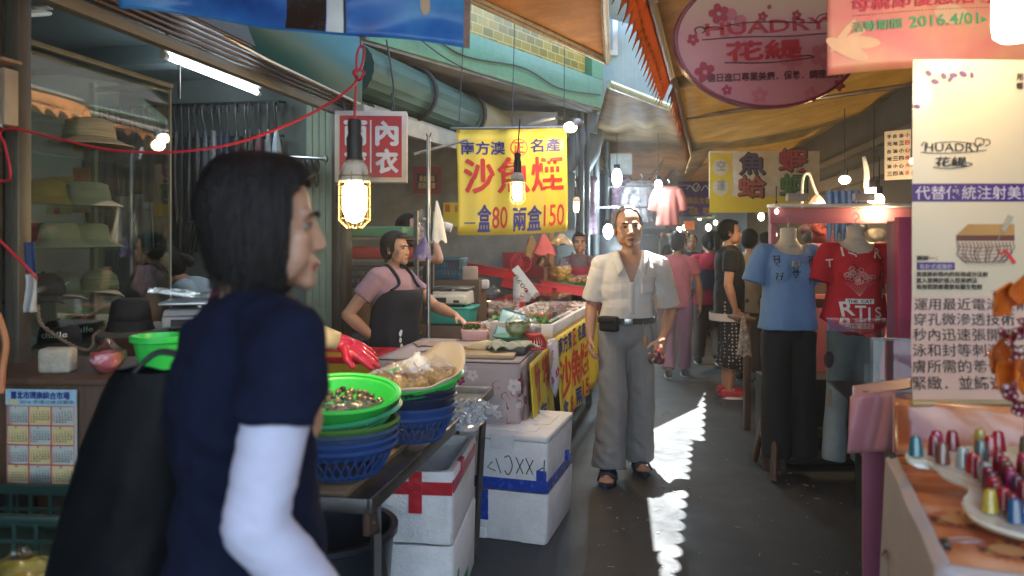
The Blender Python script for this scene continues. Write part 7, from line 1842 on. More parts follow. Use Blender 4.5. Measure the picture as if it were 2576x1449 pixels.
# ---- mannequins on a wooden rack
cream2 = mat('mannequin cream',(0.56,0.49,0.38),0.5,var=0.05)
def mannequin(label,px,Y,zt,top,pants,twist,hemz,hem_w,prints,pant_len,pant_r,tunic=False,lean=0.0):
 M = FR(PX(px,Y),Y,0,twist)
 t = thing('mannequin',label,'mannequin',M,'headless mannequins on the wooden rack')
 z = zt  # neck top
 mb = MB(M)
 mb.tube([(0,0.01,z),(0,0.01,z - 0.012),(0,0.012,z - 0.07),(0,0.015,z - 0.11)],[0.044,0.052,0.049,0.075],22)
 mb.ell((0,0.02,z - 0.24),(0.155,0.095,0.16)); mb.ell((0,0.01,z - 0.42),(0.12,0.09,0.15)); mb.ell((0,0.01,z - 0.60),(0.15,0.11,0.14)); mb.capsule((-0.15,0.02,z - 0.155),0.05,(0.15,0.02,z - 0.155),0.05)
 for k in (-1,1): mb.ell((0.062*k,-0.05,z - 0.285),(0.06,0.06,0.062))
 o = voxel(mb,0.009,3); o.build('torso',cream2,t,ang=60)
 mb = MB(); hk = smoothpath([(0.0,0.01,z),(0.0,0.01,z + 0.03),(0.022,0.01,z + 0.05),(0.0,0.01,z + 0.075),(-0.016,0.01,z + 0.055)],5); mb.tube([M @ p for p in hk],0.003,6); mb.build('hook',steel,t)
 mb = MB(M)
 mb.ell((0,0.015,z - 0.24),(0.172,0.115,0.165)); mb.capsule((-0.155,0.02,z - 0.160),0.058,(0.155,0.02,z - 0.160),0.058)
 for k in (-1,1):
  mb.ell((0.064*k,-0.055,z - 0.285),(0.068,0.066,0.072)); mb.ell((0.160*k,0.02,z - 0.165),0.062)
  mb.tube([(0.165*k,0.02,z - 0.165),(0.205*k,0.015,z - 0.26),(0.228*k,0.01,z - 0.345)],[0.062,0.066,0.072],20)
 rows = []; H = z - hemz; n = 36
 for i in range(9):
  v = i/8; zz = z - 0.20 - (H - 0.20)*v; rx = 0.168 - 0.012*math.sin(math.pi*v) + (hem_w - 0.168)*v**1.5; ry = 0.112 + 0.025*v
  rows.append(mb._v([(rx*math.cos(2*math.pi*q/n)*(1 + 0.03*v*math.sin(7*2*math.pi*q/n)),0.012 + ry*math.sin(2*math.pi*q/n)*(1 + 0.05*v*math.sin(5*2*math.pi*q/n)),zz - ((0.10*abs(math.sin(2*math.pi*q/n*1.0 + 0.2))**2 - 0.07)*v*v if tunic else 0)) for q in range(n)]))
 for a,b in zip(rows,rows[1:]): mb.bridge(a,b)
 mb._f(rows[0]); mb._f(rows[-1][::-1])
 mb.capsule((0,0.012,z - 0.12),0.085,(0,0.012,z - 0.085),0.058)
 o = voxel(mb,0.0085,3); inv = M.inverted()
 dele = [v for v in o.bm.verts if (lambda q: (q.x/0.105)**2 + ((q.z - z + 0.085)/0.085)**2 < 1 and q.y < 0.02 or q.z > z - 0.100)(inv @ v.co)]
 bmesh.ops.delete(o.bm,geom=dele,context='VERTS'); o.bm.normal_update()
 for v in o.bm.verts:
  q = inv @ v.co; v.co += v.normal*0.006*(noise.noise(Vector((q.x*9 + px,q.y*9,q.z*4))) + 0.5*noise.noise(Vector((q.x*20,q.y*20,q.z*9 + px))))
 bvh = BVHTree.FromBMesh(o.bm)
 sh = o.build('shirt',top,t,ang=180)
 d = (M.to_3x3() @ Vector((0,1,0)))
 def proj(u,v,lift=0.004):
  src = M @ Vector((u,-0.6,z + v)); hit = bvh.ray_cast(src,d)
  return (hit[0] - d*lift) if hit[0] is not None else M @ Vector((u,-0.09,z + v))
 for nm,m,fnp in prints:
  mb = MB(); fnp(mb,proj); mb.build(nm,m,sh,ang=180)
 mb = MB(M); mb.ell((0,0.012,z - 0.63),(0.150,0.112,0.12))
 zb = hemz + 0.15 - pant_len
 for k in (-1,1): mb.tube([(0.075*k,0.01,z - 0.66),(0.082*k + lean*0.45,0.005,z - 0.95),(0.085*k + lean,0.0,zb)],[0.098,pant_r,pant_r*1.05],22)
 o = voxel(mb,0.009,2); o.bm.normal_update()
 for v in o.bm.verts: v.co += v.normal*0.007*noise.noise(Vector((v.co.x*12,v.co.y*12,v.co.z*7)))
 o.build('trousers',pants,t,ang=180)
 return t,M,proj,sh
def blot(pts,w):
 return lambda mb,pr: [stroke(mb,[(p.x,p.y) for p in smoothpath([(a,b,0) for a,b in q],5)],pr,w) for q in pts]
sil = mat('dark sequin print',(0.06,0.07,0.10),0.25,0.5); pal = mat('silver sequin print',(0.55,0.55,0.55),0.25,0.6)
def bl_print(mb,pr):
 for (u,v) in ((-0.105,-0.21),(0.11,-0.215),(-0.10,-0.315),(0.10,-0.32),(0.0,-0.28)):
  for q in ([(-0.022,0.03),(0.02,0.032)],[(-0.01,0.03),(-0.014,-0.01)],[(0.012,0.03),(0.010,-0.012)],[(-0.02,0.008),(0.018,0.010)],[(0,0.02),(0.012,0.0),(-0.01,-0.02),(0.004,-0.032)]):
   stroke(mb,[(u + a,v + b) for a,b in q],pr,0.0055)
 for q in ([(-0.025,0),(0.03,0.004)],[(-0.015,-0.01),(0.0,-0.035),(0.018,-0.008)]): stroke(mb,[(a,-0.28 + b) for a,b in q],pr,0.006)
def bl_print2(mb,pr):
 disc(mb,pr,0.0,-0.225,0.026,0.027,16,r0=0.55); flower(mb,pr,0.0,-0.225,0.016); 
 for (u,v) in ((-0.10,-0.335),(0.10,-0.335),(0.0,-0.335)): disc(mb,pr,u,v,0.010,0.014,10,r0=0.4)
 stroke(mb,[(0.035,-0.215),(0.045,-0.205),(0.05,-0.22),(0.04,-0.235)],pr,0.005)
blueT = mat('light blue t-shirt',(0.15,0.29,0.56),0.8,var=0.05,vs=20)
mA = mannequin('headless mannequin in a light blue printed t-shirt and black trousers',1985,4.78,PZ(572,4.78),blueT,mat('black trousers cloth',(0.012,0.013,0.016),0.8),R(2),PZ(828,4.78),0.192,(('print',sil,bl_print),('print',pal,bl_print2)),0.95,0.088)
redT = mat('scarlet t-shirt',(0.50,0.010,0.025),0.8,var=0.05,vs=20)
def red_print(mb,pr):
 for (s_,u,v,h,r_) in (('I',-0.105,-0.19,0.055,0.05),('R',0.075,-0.20,0.062,-0.1),('J',-0.03,-0.195,0.05,1.2),('T',-0.19,-0.26,0.05,0.1),('R',-0.115,-0.555,0.09,0.15),('T',-0.045,-0.56,0.075,0.0),('I',0.03,-0.565,0.07,0.0),('S',0.075,-0.56,0.065,0.1),('T',0.145,-0.53,0.06,-0.3),('A',0.115,-0.44,0.05,0.2),('I',0.125,-0.31,0.05,0.2)):
  put_text(mb,s_,pr,u,v,None,h,r_,bold=0.02)
 rect(mb,pr,-0.095,-0.475,0.065,-0.445,8,2)
def red_print2(mb,pr):
 put_text(mb,'THE',lambda a,b: pr(a,b,0.0065),-0.085,-0.470,0.055,0.020,bold=0.03); put_text(mb,'CAT',lambda a,b: pr(a,b,0.0065),-0.010,-0.470,0.065,0.020,bold=0.03)
def red_print3(mb,pr):
 rg = random.Random(2)
 for i in range(34):
  a = rg.uniform(0,6.28); r_ = math.sqrt(rg.random()); u,v = -0.015 + 0.078*r_*math.cos(a),-0.30 + 0.050*r_*math.sin(a)
  disc(mb,pr,u,v,0.016,0.013,10,r0=0.82)
 for i in range(9): stroke(mb,[(-0.095 + 0.020*i,-0.345),(-0.018,-0.43)],pr,0.0014)
mB = mannequin('headless mannequin in a scarlet lettered tunic and faded jeans',2154,4.66,PZ(566,4.66),redT,mat('faded jeans',(0.30,0.39,0.44),0.8,var=0.25,vs=5),R(-6),PZ(830,4.66),0.205,(('lettering',whiteink,red_print),('lettering',ink,red_print2),('print',mat('pale pink line print',(0.68,0.40,0.36),0.5),red_print3)),0.95,0.066,True,-0.05)
# care tag on the jeans
p = P(2085,1000,4.42); w = MB(); w.box(tuple(p),(0.03,0.004,0.10)); w.build('care_tag',mat('cream tag',(0.5,0.45,0.36),0.6),mB[0])
p = P(2085,905,4.42); w = MB(); disc(w,lambda u,v: p + Vector((u,-0.0,v)),0,0,0.03,0.05,10); w.build('patch',mat('dark flower patch',(0.12,0.03,0.06),0.6),mB[0])
# wooden rack they hang on
rk = thing('wooden_rack','dark wooden clothes rack with a worn foot under the two mannequins','rack',FR(PX(1935,4.85),4.85))
rackm = mat('rack wood',(0.10,0.055,0.035),0.5,var=0.4,vs=5,dirt=0.3,stretch=(4,4,1))
w = MB(); w.tube([(PX(1932,4.78),4.68,0.01),(PX(1935,4.8),4.70,0.20),(PX(1938,4.8),4.86,0.38),(PX(1938,4.8),4.95,0.30),(PX(1936,4.8),5.1,0.02)],0.035,8,flat=0.6); w.build('foot',rackm,rk)
for (px,zt) in ((1935,1.1),(1968,1.15),(2205,1.1)):
 w = MB(); w.box((PX(px,4.9),4.93,zt/2),(0.05,0.05,zt),bev=0.005); w.build('post',rackm,rk)
for z in (0.10,0.24,1.08):
 w = MB(); w.box((PX(2065,4.93),4.935,z),(0.78,0.04,0.06),bev=0.004); w.build('rail',rackm,rk)
w = MB(); w.box((PX(2060,5.1),5.12,0.30),(0.75,0.30,0.56),bev=0.01)
tag(w.build('storage_box',mat('black storage box',(0.02,0.02,0.022),0.6)),'black box on the ground behind the wooden clothes rack','box')
# clothes stall goods left of the mannequin
hang_bag(1868,792,895,36,5.8,mat('glittering bag',(0.30,0.26,0.22),0.4,var=0.8,vs=40,bump=0.4,bs=60),'glittering patterned cloth hanging left of the blue mannequin',2,'cloth','cloth')
w = MB(); w.box((PX(1884,5.9),5.95,0.43),(0.05,0.05,0.86),bev=0.006); w.box((PX(1872,5.9),5.97,0.875),(0.14,0.3,0.03),bev=0.006)
tag(w.build('display_stand',rackm),'narrow wooden stand left of the blue mannequin','stand')
# ---- pink display frame
pinkp = mat('pink painted board',(0.46,0.15,0.19),0.5,var=0.08,vs=3,dirt=0.12)
magp = mat('magenta painted board',(0.50,0.05,0.14),0.5,var=0.08,vs=3)
mauvp = mat('mauve painted edge',(0.26,0.11,0.20),0.5)
pf_ = thing('display_partition','pink painted display frame with a white ledge behind the mannequins','frame',FR(PX(2110,5.05),5.05))
w = MB(); w.box((PX(2122,5.02),5.02,PZ(543,5.02)),(0.98,0.05,0.10),bev=0.004); w.build('top_board',pinkp,pf_)
w = MB(); w.box((PX(2125,5.02),4.99,PZ(518,5.02)),(1.0,0.16,0.022),bev=0.004); w.build('ledge',whitep,pf_)
w = MB(); w.box((PX(1943,5.08),5.08,0.90),(0.035,0.06,1.60)); w.build('post',pinkp,pf_)
for (py0,py1) in ((612,700),(740,1000)):
 w = MB(); w.box((PX(2120,5.25),5.25,(PZ(py0,5.25) + PZ(py1,5.25))/2),(0.88,0.03,(py1 - py0)*5.25/F)); w.build('back_board',pinkp,pf_)
w = MB(); w.box((PX(2274,4.28),4.28,0.81),(0.085,0.05,1.62),bev=0.004); w.build('post',magp,pf_)
w = MB(); w.box((PX(2249,4.35),4.35,0.80),(0.035,0.10,1.60),bev=0.003); w.build('post',mauvp,pf_)
for i,(px,wd) in enumerate(((2005,44),(2173,50))):
 Y = 4.95; w = MB(); w.box((PX(px,Y),Y,PZ(511,5.02) + 0.035),(0.13,0.05,0.05),bev=0.004)
 tag(w.build('label_box',mat('grey card',(0.40,0.37,0.36),0.6)),('small grey card box at the left of the white ledge','small grey card box on the white ledge by the bright lamps')[i],'box','card boxes on the ledge')
# blue folded parasols and dim goods behind
for i in range(5):
 px = 2085 + 17*i; w = MB(); w.tube([P(px,480,6.1),P(px + 3,545,6.1),P(px,610,6.1)],[0.028,0.030,0.012],8)
 tag(w.build('rolled_cloth',mat('blue roll',(0.02,0.09,0.32),0.5)),'blue rolled cloth standing behind the pink frame','roll','blue rolls behind the pink frame')
rg = random.Random(4)
for i in range(14):
 px = 1990 + rg.random()*270; py = 560 + rg.random()*40; p = P(px,py,6.4 + rg.random()*.5)
 w = MB(Matrix.Translation(p)); w.ell((0,0,0),(0.06 + .05*rg.random(),0.06,0.05 + .04*rg.random()),rot=Euler((rg.random(),rg.random(),0)).to_matrix())
 mm = mat('goods%d' % (i % 5),[(0.3,0.05,0.05),(0.35,0.3,0.25),(0.1,0.12,0.1),(0.3,0.15,0.18),(0.05,0.05,0.06)][i % 5],0.6,var=0.5,vs=14,bump=0.5,bs=20)
 o = w.build('folded_garment',mm,ang=180,post=lambda c,p=p: c + Vector((nz(c*9),nz(c*9 + Vector((3,0,0))),nz(c*9 + Vector((0,5,0)))))*0.03)
 tag(o,'%s bundle of clothing on the stall behind the pink frame' % ('dark red','beige','dark green','dull pink','black')[i % 5],'clothes','bundles of clothing behind the frame')
w = MB(); w.box((PX(2120,6.7),6.7,0.70),(1.2,0.7,1.40),bev=0.01)
tag(w.build('stall_counter',mat('dim counter',(0.08,0.045,0.04),0.6,var=0.3)),'dim counter carrying bundles of clothing behind the pink frame','counter')
# notice of printed characters on the wall
p = P(2232,450,5.6); M = Matrix.Translation(p) @ Matrix.Rotation(R(-48),4,'Z')
nt_ = thing('notice','white sheet of black and red characters hanging beside the roll up poster','notice',M)
w = MB(M); w.box((0.10,0.004,0.17),(0.24,0.006,0.36)); w.build('sheet',mat('white sheet',(0.62,0.56,0.46),0.6),nt_)
for k,mm in ((0,ink),(1,redink)):
 w = MB(M)
 for r_ in range(6):
  for c_ in range(5):
   if (c_ == 3) == bool(k): put_text(w,'三四洗手台油小心大元地'[(r_*5 + c_) % 11],lambda u,v: Vector((u,-0.002,v)),0.0 + 0.042*c_,0.02 + 0.055*r_,None,0.03,bold=0.02)
 w.build('lettering',mm,nt_)
# ---- glass case on the right
gM = AF(PX(2166,3.55),3.55)
gc = thing('glass_case','low glass display case with a dark base between the jeans and the pink stall','display case',gM)
w = MB(gM); w.box((0.33,0.35,0.50),(0.36,0.9,0.36)); w.build('base',mat('dark case base',(0.035,0.03,0.032),0.4),gc)
for (c,d) in (((0.27,-0.10,0.86),(0.5,0.006,0.36)),((0.02,0.35,0.86),(0.006,0.9,0.36)),((0.27,0.35,1.045),(0.51,0.92,0.008))):
 w = MB(gM); w.box(c,d); w.build('pane',glass2,gc,smooth=False)
w = MB(gM); w.box((0.02,-0.10,0.86),(0.012,0.012,0.37)); w.box((0.27,-0.104,1.045),(0.5,0.008,0.012)); w.box((0.27,0.35,0.69),(0.49,0.88,0.006)); w.build('frame',dsteel,gc)
for (x,y) in ((0.18,-0.05),(0.49,-0.05),(0.18,0.75),(0.49,0.75)):
 w = MB(gM); w.box((x,y,0.16),(0.04,0.04,0.32)); w.build('leg',blackm,gc)
for i in range(5):
 w = MB(gM @ Matrix.Translation((0.10 + 0.09*i,0.02 + 0.05*(i % 2),0.72))); w.ell((0,0,0),(0.035,0.05,0.03)); tag(w.build('ornament',mat('grey ornament',(0.22,0.26,0.24),0.3,var=0.4),ang=180),'small grey ornament inside the low glass case','ornament','ornaments in the glass case')
# ---- the nail stall: pink side panel, cloths, table
NZ = 0.95
tA = Vector((0.952,1.912,NZ)); tB_ = Vector((0.715,1.26,NZ))
ed = (tA - tB_).normalized(); en = Vector((ed.y,-ed.x,0)); EA = math.atan2(ed.x,ed.y)
NM = FR(tB_.x,tB_.y,0,-EA)   # local y along the edge away from the camera, x to the right
NL = (tA - tB_).length
nt2 = thing('nail_table','table of the nail stall with an orange printed glossy cover','table',NM)
# glossy print cover: satin folds in orange and brown
m,N,L,b_ = node_mat('orange satin print')
tc = N.new('ShaderNodeTexCoord'); wv = N.new('ShaderNodeTexNoise'); wv.inputs['Scale'].default_value = 3.4; wv.inputs['Detail'].default_value = 2.5; wv.inputs['Distortion'].default_value = 1.6; mp = N.new('ShaderNodeMapping'); mp.inputs['Scale'].default_value = (0.6,1.6,1); mp.inputs['Rotation'].default_value = (0,0,0.7)
L.new(tc.outputs['Object'],mp.inputs[0]); L.new(mp.outputs[0],wv.inputs['Vector']); cr = N.new('ShaderNodeValToRGB'); e = cr.color_ramp.elements
e[0].position = 0.30; e[0].color = (0.26,0.06,0.025,1); e[1].position = 0.72; e[1].color = (0.68,0.38,0.24,1); k = e.new(0.48); k.color = (0.45,0.13,0.045,1); k = e.new(0.55); k.color = (0.62,0.24,0.09,1)
L.new(wv.outputs['Fac'],cr.inputs[0]); L.new(cr.outputs[0],b_.inputs['Base Color']); b_.inputs['Roughness'].default_value = 0.25; b_.inputs['Coat Weight'].default_value = 0.3
satin = m
w = MB(NM); w.box((0.55,NL/2 + 0.02,NZ - 0.012),(1.1,NL + 0.04,0.022),bev=0.004); w.build('table_top',satin,nt2)
for (x,y) in ((0.05,0.06),(0.05,NL - 0.05),(1.0,0.06),(1.0,NL - 0.05)):
 w = MB(NM); w.box((x,y,(NZ - 0.02)/2),(0.04,0.04,NZ - 0.026)); w.build('leg',alu,nt2)
w = MB(NM)
def edgecloth(u,v):   # thick pale lip of the cloth and its fall along the left edge and the near edge
 s_ = u*(NL + 0.9)
 if s_ < NL: x,y,nx,ny = 0.0,NL - s_,-1,0
 else: x,y,nx,ny = s_ - NL,0.0,0,-1
 f_ = 0.012*math.sin(s_*19 + 1) * v + 0.025*v
 if v < 0.12: return Vector((x - nx*0.015*(1 - v/0.12),y - ny*0.015*(1 - v/0.12),NZ + 0.004*(1 - v/0.12)))
 return Vector((x + nx*(0.004 + f_),y + ny*(0.004 + f_),NZ - 0.72*(v - 0.12)/0.88))
w.grid(edgecloth,70,16)
tcl2 = w.build('tablecloth',mat('pale grey blue cloth',(0.42,0.41,0.44),0.6,var=0.15,vs=4,col2=(0.50,0.42,0.38)),ang=60,solid=0.004); tag(tcl2,'pale grey cloth hanging over the left edge of the nail table','tablecloth')
w = MB(NM)
lf2 = lambda u,v: edgecloth(u/(NL + 0.9),v) + Vector((-0.007,0,0))
for q in (((0.06,0.40),(0.12,0.36),(0.14,0.44),(0.08,0.52),(0.15,0.60)),((0.05,0.55),(0.10,0.60),(0.12,0.72)),((0.16,0.48),(0.20,0.58),(0.15,0.66))): stroke(w,[(p.x,p.y) for p in smoothpath([(a,b2,0) for a,b2 in q],6)],lf2,0.008)
w.build('lettering',mat('maroon script print',(0.10,0.02,0.04),0.6),tcl2,ang=180)
# low wall of the cover behind the table
w = MB(NM); w.grid(lambda u,v: Vector((0.02 + 1.0*u,NL + 0.03 + 0.06*v + 0.01*math.sin(u*9 + v*3),NZ + 0.13*v)),24,8)
tag(w.build('back_cover',satin,ang=180,solid=0.004),'orange glossy cover rising behind the nail table','cover')
# nail wheels printed on the cover
cols = [(0.35,0.02,0.03),(0.45,0.10,0.02),(0.12,0.02,0.04),(0.05,0.04,0.03),(0.40,0.22,0.05),(0.25,0.04,0.02)]
nm_ = [mat('nail print%d' % i,c,0.25) for i,c in enumerate(cols)]
for (px,py) in ((2408,1310),(2535,1388)):
 Y = (CH - NZ)*F/(py - HZ); X = PX(px,Y)
 for k in range(6):
  w = MB()
  for i in range(k,18,6):
   a = 2*math.pi*i/18; disc(w,lambda u,v: Vector((X + u,Y + v,NZ + 0.0035)),0.042*math.cos(a),0.036*math.sin(a),0.0085,0.0045,10,a)
  w.build('nail_print',nm_[k],nt2,ang=180)
 w = MB(); disc(w,lambda u,v: Vector((X + u,Y + v,NZ + 0.003)),0,0,0.030,0.026,20); w.build('print',mat('tan print',(0.45,0.22,0.07),0.4),nt2)
# binder clips
for i,(px,py,lb) in enumerate(((2378,1375,'black binder clip gripping the left edge of the nail table'),(2246,1152,'black binder clip holding the pink cloth at the far corner of the nail table'))):
 Y = (CH - NZ)*F/(py - HZ); c = Vector((PX(px,Y),Y,NZ + 0.006)); M = FR(c.x,c.y,c.z,-EA)
 t = thing('binder_clip',lb,'clip',M,'binder clips on the nail table')
 w = MB(M); w.box((0.0,0,-0.004),(0.014,0.030,0.018),bev=0.003); w.build('body',mat('black clip',(0.02,0.02,0.02),0.25,0.6),t)
 w = MB(M); w.tube(smoothpath([(0.006,-0.008,0.006),(0.03,-0.010,0.010),(0.055,-0.004,0.012),(0.055,0.004,0.012),(0.03,0.010,0.010),(0.006,0.008,0.006)],5),0.0012,5); w.build('handle',steel,t)
# palette with nail tips
pc_ = Vector((1.040,1.50,NZ + 0.038))
PM = Matrix.Translation(pc_) @ Matrix.Rotation(R(-12),4,'Z') @ Matrix.Rotation(R(7),4,'X')
pl = thing('palette_plate','cream painter palette shaped plate carrying rows of coloured nail tips','plate',PM)
PK = 1.16
out = [(p.x*PK,p.y*PK) for p in smoothpath([(-0.10,0.20,0),(-0.155,0.17,0),(-0.17,0.135,0),(-0.135,0.12,0),(-0.128,0.07,0),(-0.105,0.03,0),(-0.112,-0.005,0),(-0.132,-0.04,0),(-0.135,-0.10,0),(-0.09,-0.145,0),(0.0,-0.17,0),(0.12,-0.17,0),(0.22,-0.10,0),(0.25,0.05,0),(0.20,0.18,0),(0.06,0.225,0),(-0.10,0.20,0)],6)][:-1]
pmat = mat('cream glazed plate',(0.66,0.61,0.47),0.15,var=0.03,coat=0.6)
w = MB(PM); n = len(out); c0 = Vector((0.045,0.035,0))
def inset(k,z): return w._v([((c0.x + (x - c0.x)*k),(c0.y + (y - c0.y)*k),z) for x,y in out])
rows = [inset(0.93,-0.013),inset(0.985,-0.008),inset(1.0,0.0),inset(0.985,0.005),inset(0.94,0.002)]
for a,b2 in zip(rows,rows[1:]): w.bridge(a,b2)
w._f(rows[0][::-1]); w._f(rows[-1]); w.build('plate',pmat,pl,ang=60)
w = MB(); w.cyl(pc_ + Vector((0.03,0,-0.036)),pc_ + Vector((0.03,0,-0.008)),0.07,0.08,24); w.build('foot',pmat,pl)
nc = [('dark red',(0.30,0.010,0.022)),('red',(0.50,0.012,0.03)),('magenta',(0.45,0.015,0.13)),('blue',(0.015,0.09,0.22)),('teal',(0.02,0.16,0.20)),('yellow',(0.55,0.38,0.04)),('coral',(0.65,0.16,0.14)),('brown',(0.22,0.08,0.05)),('grey green',(0.10,0.14,0.12)),('silver',(0.36,0.38,0.34)),('gold',(0.45,0.30,0.08)),('plum',(0.14,0.02,0.06))]
protos = {}
def nail(i,u,v,k,z=0.0,rot=None,sc_=1.0):
 nm,c = nc[k]
 M = PM @ Matrix.Translation((u*PK,v*PK,0.002 + z)) @ Matrix.Rotation(rot if rot is not None else 0,4,'Z') @ Matrix.Rotation(R(-14),4,'X') @ Matrix.Diagonal((sc_*1.22,sc_*1.22,sc_*1.22,1))
 lab = '%s glossy nail tip standing on the cream palette' % nm
 if k in protos: dup(protos[k],M,lab); return
 t = thing('nail_tip',lab,'nail tip',M,'%s nail tips on the palette' % nm)
 mm = mat('nail ' + nm,tuple(q*0.75 for q in c),0.16,var=0.25,vs=60,coat=0.5)
 w = MB()
 def fn(a,b2):
  an = math.pi*(a*2)   # closed shell
  wd = 0.0125*(1 - 0.30*b2**2); dp = 0.0085*(1 - 0.25*b2)
  return Vector((wd*math.cos(an)*(1.0 - 0.12*abs(math.sin(2*an))),dp*math.sin(an),0.034*b2))
 w.grid(fn,22,6,wrap=True); w.lathe([(0.0088,0.034),(0.006,0.0365),(0,0.037)],22,Matrix.Diagonal((1,0.72,1,1)))
 w.bm.transform(wm(t)); w.build('tip',mm,t,ang=60)
 w = MB(); w.lathe([(0.0022,0.0372),(0,0.0385)],10); w.bm.transform(wm(t)); w.build('dot',mat('nail dot',(0.2,0.15,0.08),0.3),t)
 protos[k] = t
rg = random.Random(8)
front = [(-0.100,-0.075,5),(-0.075,-0.105,3),(-0.035,-0.122,6),(0.008,-0.130,7),(0.050,-0.135,4),(0.09,-0.135,1)]
for i,(u,v,k) in enumerate(front): nail(i,u,v,k,sc_=1.0)
back = [(-0.148,0.150,4),(-0.112,0.158,0),(-0.10,0.185,2),(-0.070,0.190,0),(-0.11,0.120,7),(-0.08,0.105,9),(-0.035,0.145,8),(-0.015,0.205,5),(0.015,0.20,1),(-0.01,0.17,1),(0.055,0.18,8),(0.085,0.165,1),(0.12,0.15,0)]
for i,(u,v,k) in enumerate(back): nail(i,u,v,k)
for col_,(x0,n_,ks) in enumerate(((-0.070,9,(1,0,9,0,11,1,0,1,0)),(-0.028,9,(0,1,7,0,2,11,0,0,1)),(0.012,9,(1,2,10,7,2,0,0,4,0)),(0.054,9,(0,8,0,10,1,11,0,6,1)),(0.098,8,(1,0,7,8,2,0,1,0)))):
 for i in range(n_): nail(i,x0 + 0.006*math.sin(i*0.8 + col_),0.085 - 0.0205*i + 0.012*(col_ % 2) + 0.014*(col_ > 1),ks[i % len(ks)],rot=rg.uniform(-.2,.2),sc_=0.93)
# orange flower of nail polish tubes at the right edge
fc = P(2576,868,1.62)
fl = thing('flower_holder','orange glossy petal shaped holder with dark red nail polish tubes','holder',Matrix.Translation(fc))
pet = mat('orange glass petal',(0.60,0.07,0.006),0.15,var=0.3,vs=7,col2=(0.72,0.19,0.015),coat=0.8)
for i,(dx,dz,a,l) in enumerate(((-0.005,0.075,150,0.085),(0.01,0.085,105,0.08),(-0.010,-0.035,165,0.085),(-0.005,-0.05,205,0.085),(0.03,-0.06,190,0.07),(0.06,0.03,20,0.08),(0.06,-0.05,-30,0.08))):
 w = MB(Matrix.Translation(fc + Vector((dx,-0.01*(i % 2),dz))) @ Matrix.Rotation(-R(a),4,'Y'))
 w.grid(lambda u,v: Vector((l*u,0.02 - 0.055*u**1.5 + 0.016*math.cos(math.pi*(v - .5)),(0.012 + 0.030*math.sin(math.pi*u**1.2))*(1 - u**5)*(v - .5)*2)),16,10)
 w.build('petal',pet,fl,ang=180,solid=0.004)
tube_m = mat('dark red polish tube',(0.16,0.004,0.02),0.08,coat=1.0)
rg = random.Random(6)
for i in range(34):
 a = rg.uniform(0,6.28); r_ = 0.046*math.sqrt(rg.random()); c = fc + Vector((-0.046 + r_*math.cos(a),-0.06 - 0.02*rg.random(),r_*0.9*math.sin(a) + (0.022 if i % 3 else -0.105)))
 d = Vector((-0.5 + rg.uniform(-.2,.2),-0.6,rg.uniform(-.2,.3))).normalized()
 w = MB(); w.tube([c - d*0.03,c + d*0.018,c + d*0.022],[0.0075,0.0075,0.0055],10); o = w.build('polish_tube',tube_m,fl)
 w = MB(); w.ell(c + d*0.0235,(0.003,0.003,0.003),8,5); w.build('tip',mat('pale tip',(0.6,0.45,0.4),0.3),o)
w = MB(); w.tube([fc + Vector((0.01,0.0,-0.03)),fc + Vector((0.03,0.03,-0.14)),Vector((fc.x + 0.04,fc.y + 0.05,NZ))],0.008,8); w.lathe([(0,0),(0.05,0),(0.045,0.012),(0,0.014)],20,FR(fc.x + 0.04,fc.y + 0.05,NZ)); w.build('stem',mat('amber stem',(0.45,0.14,0.03),0.2),fl)
# pink side panel with cloth thrown over it
sp = thing('side_panel','purplish pink panel closing the left end of the nail stall','panel',FR(PX(2200,2.25),2.25))
w = MB(); x0,x1 = PX(2146,2.35),PX(2252,2.2); w.box(((x0 + x1)/2,2.28,0.52),(x1 - x0,0.03,1.04),rz=R(-14),bev=0.004); w.build('board',mat('purplish pink board',(0.33,0.085,0.16),0.45,var=0.06),sp)
w = MB(); w.box((x1 + 0.075,2.12,0.50),(0.17,0.02,1.0),rz=R(-62)); w.build('board',mat('magenta board',(0.28,0.02,0.10),0.5),sp)
w = MB()
def pinkcl(u,v):
 if v < 0.35: q = v/0.35; return P(2145 + 150*u,1000 - 20*u - 28*(1-q),2.45 - 0.22*q - 0.03*u)
 q = (v - 0.35)/0.65; return P(2140 + 118*u - 8*q*(1-u),1000 - 18*u + (140 + 12*u)*q,2.22 - 0.05*u - 0.012*math.sin(u*8 + q*2))
w.grid(pinkcl,24,20)
tag(w.build('cloth',mat('pink satin cloth',(0.56,0.24,0.26),0.4,var=0.06,sheen=0.2,bump=0.2,bs=6),ang=180,solid=0.005),'pink cloth folded over the panel at the left end of the nail stall','cloth')
w = MB(); w.grid(lambda u,v: P(2248 + 105*u*(1-0.2*v),990 + 4*u + 165*v - 40*u*v*v,2.10 - 0.10*v + 0.02*math.sin(u*9)),16,14)
tag(w.build('cloth',mat('pale pink cloth',(0.60,0.36,0.34),0.5,var=0.06),ang=180,solid=0.005),'pale pink cloth draped behind the far corner of the nail table','cloth')
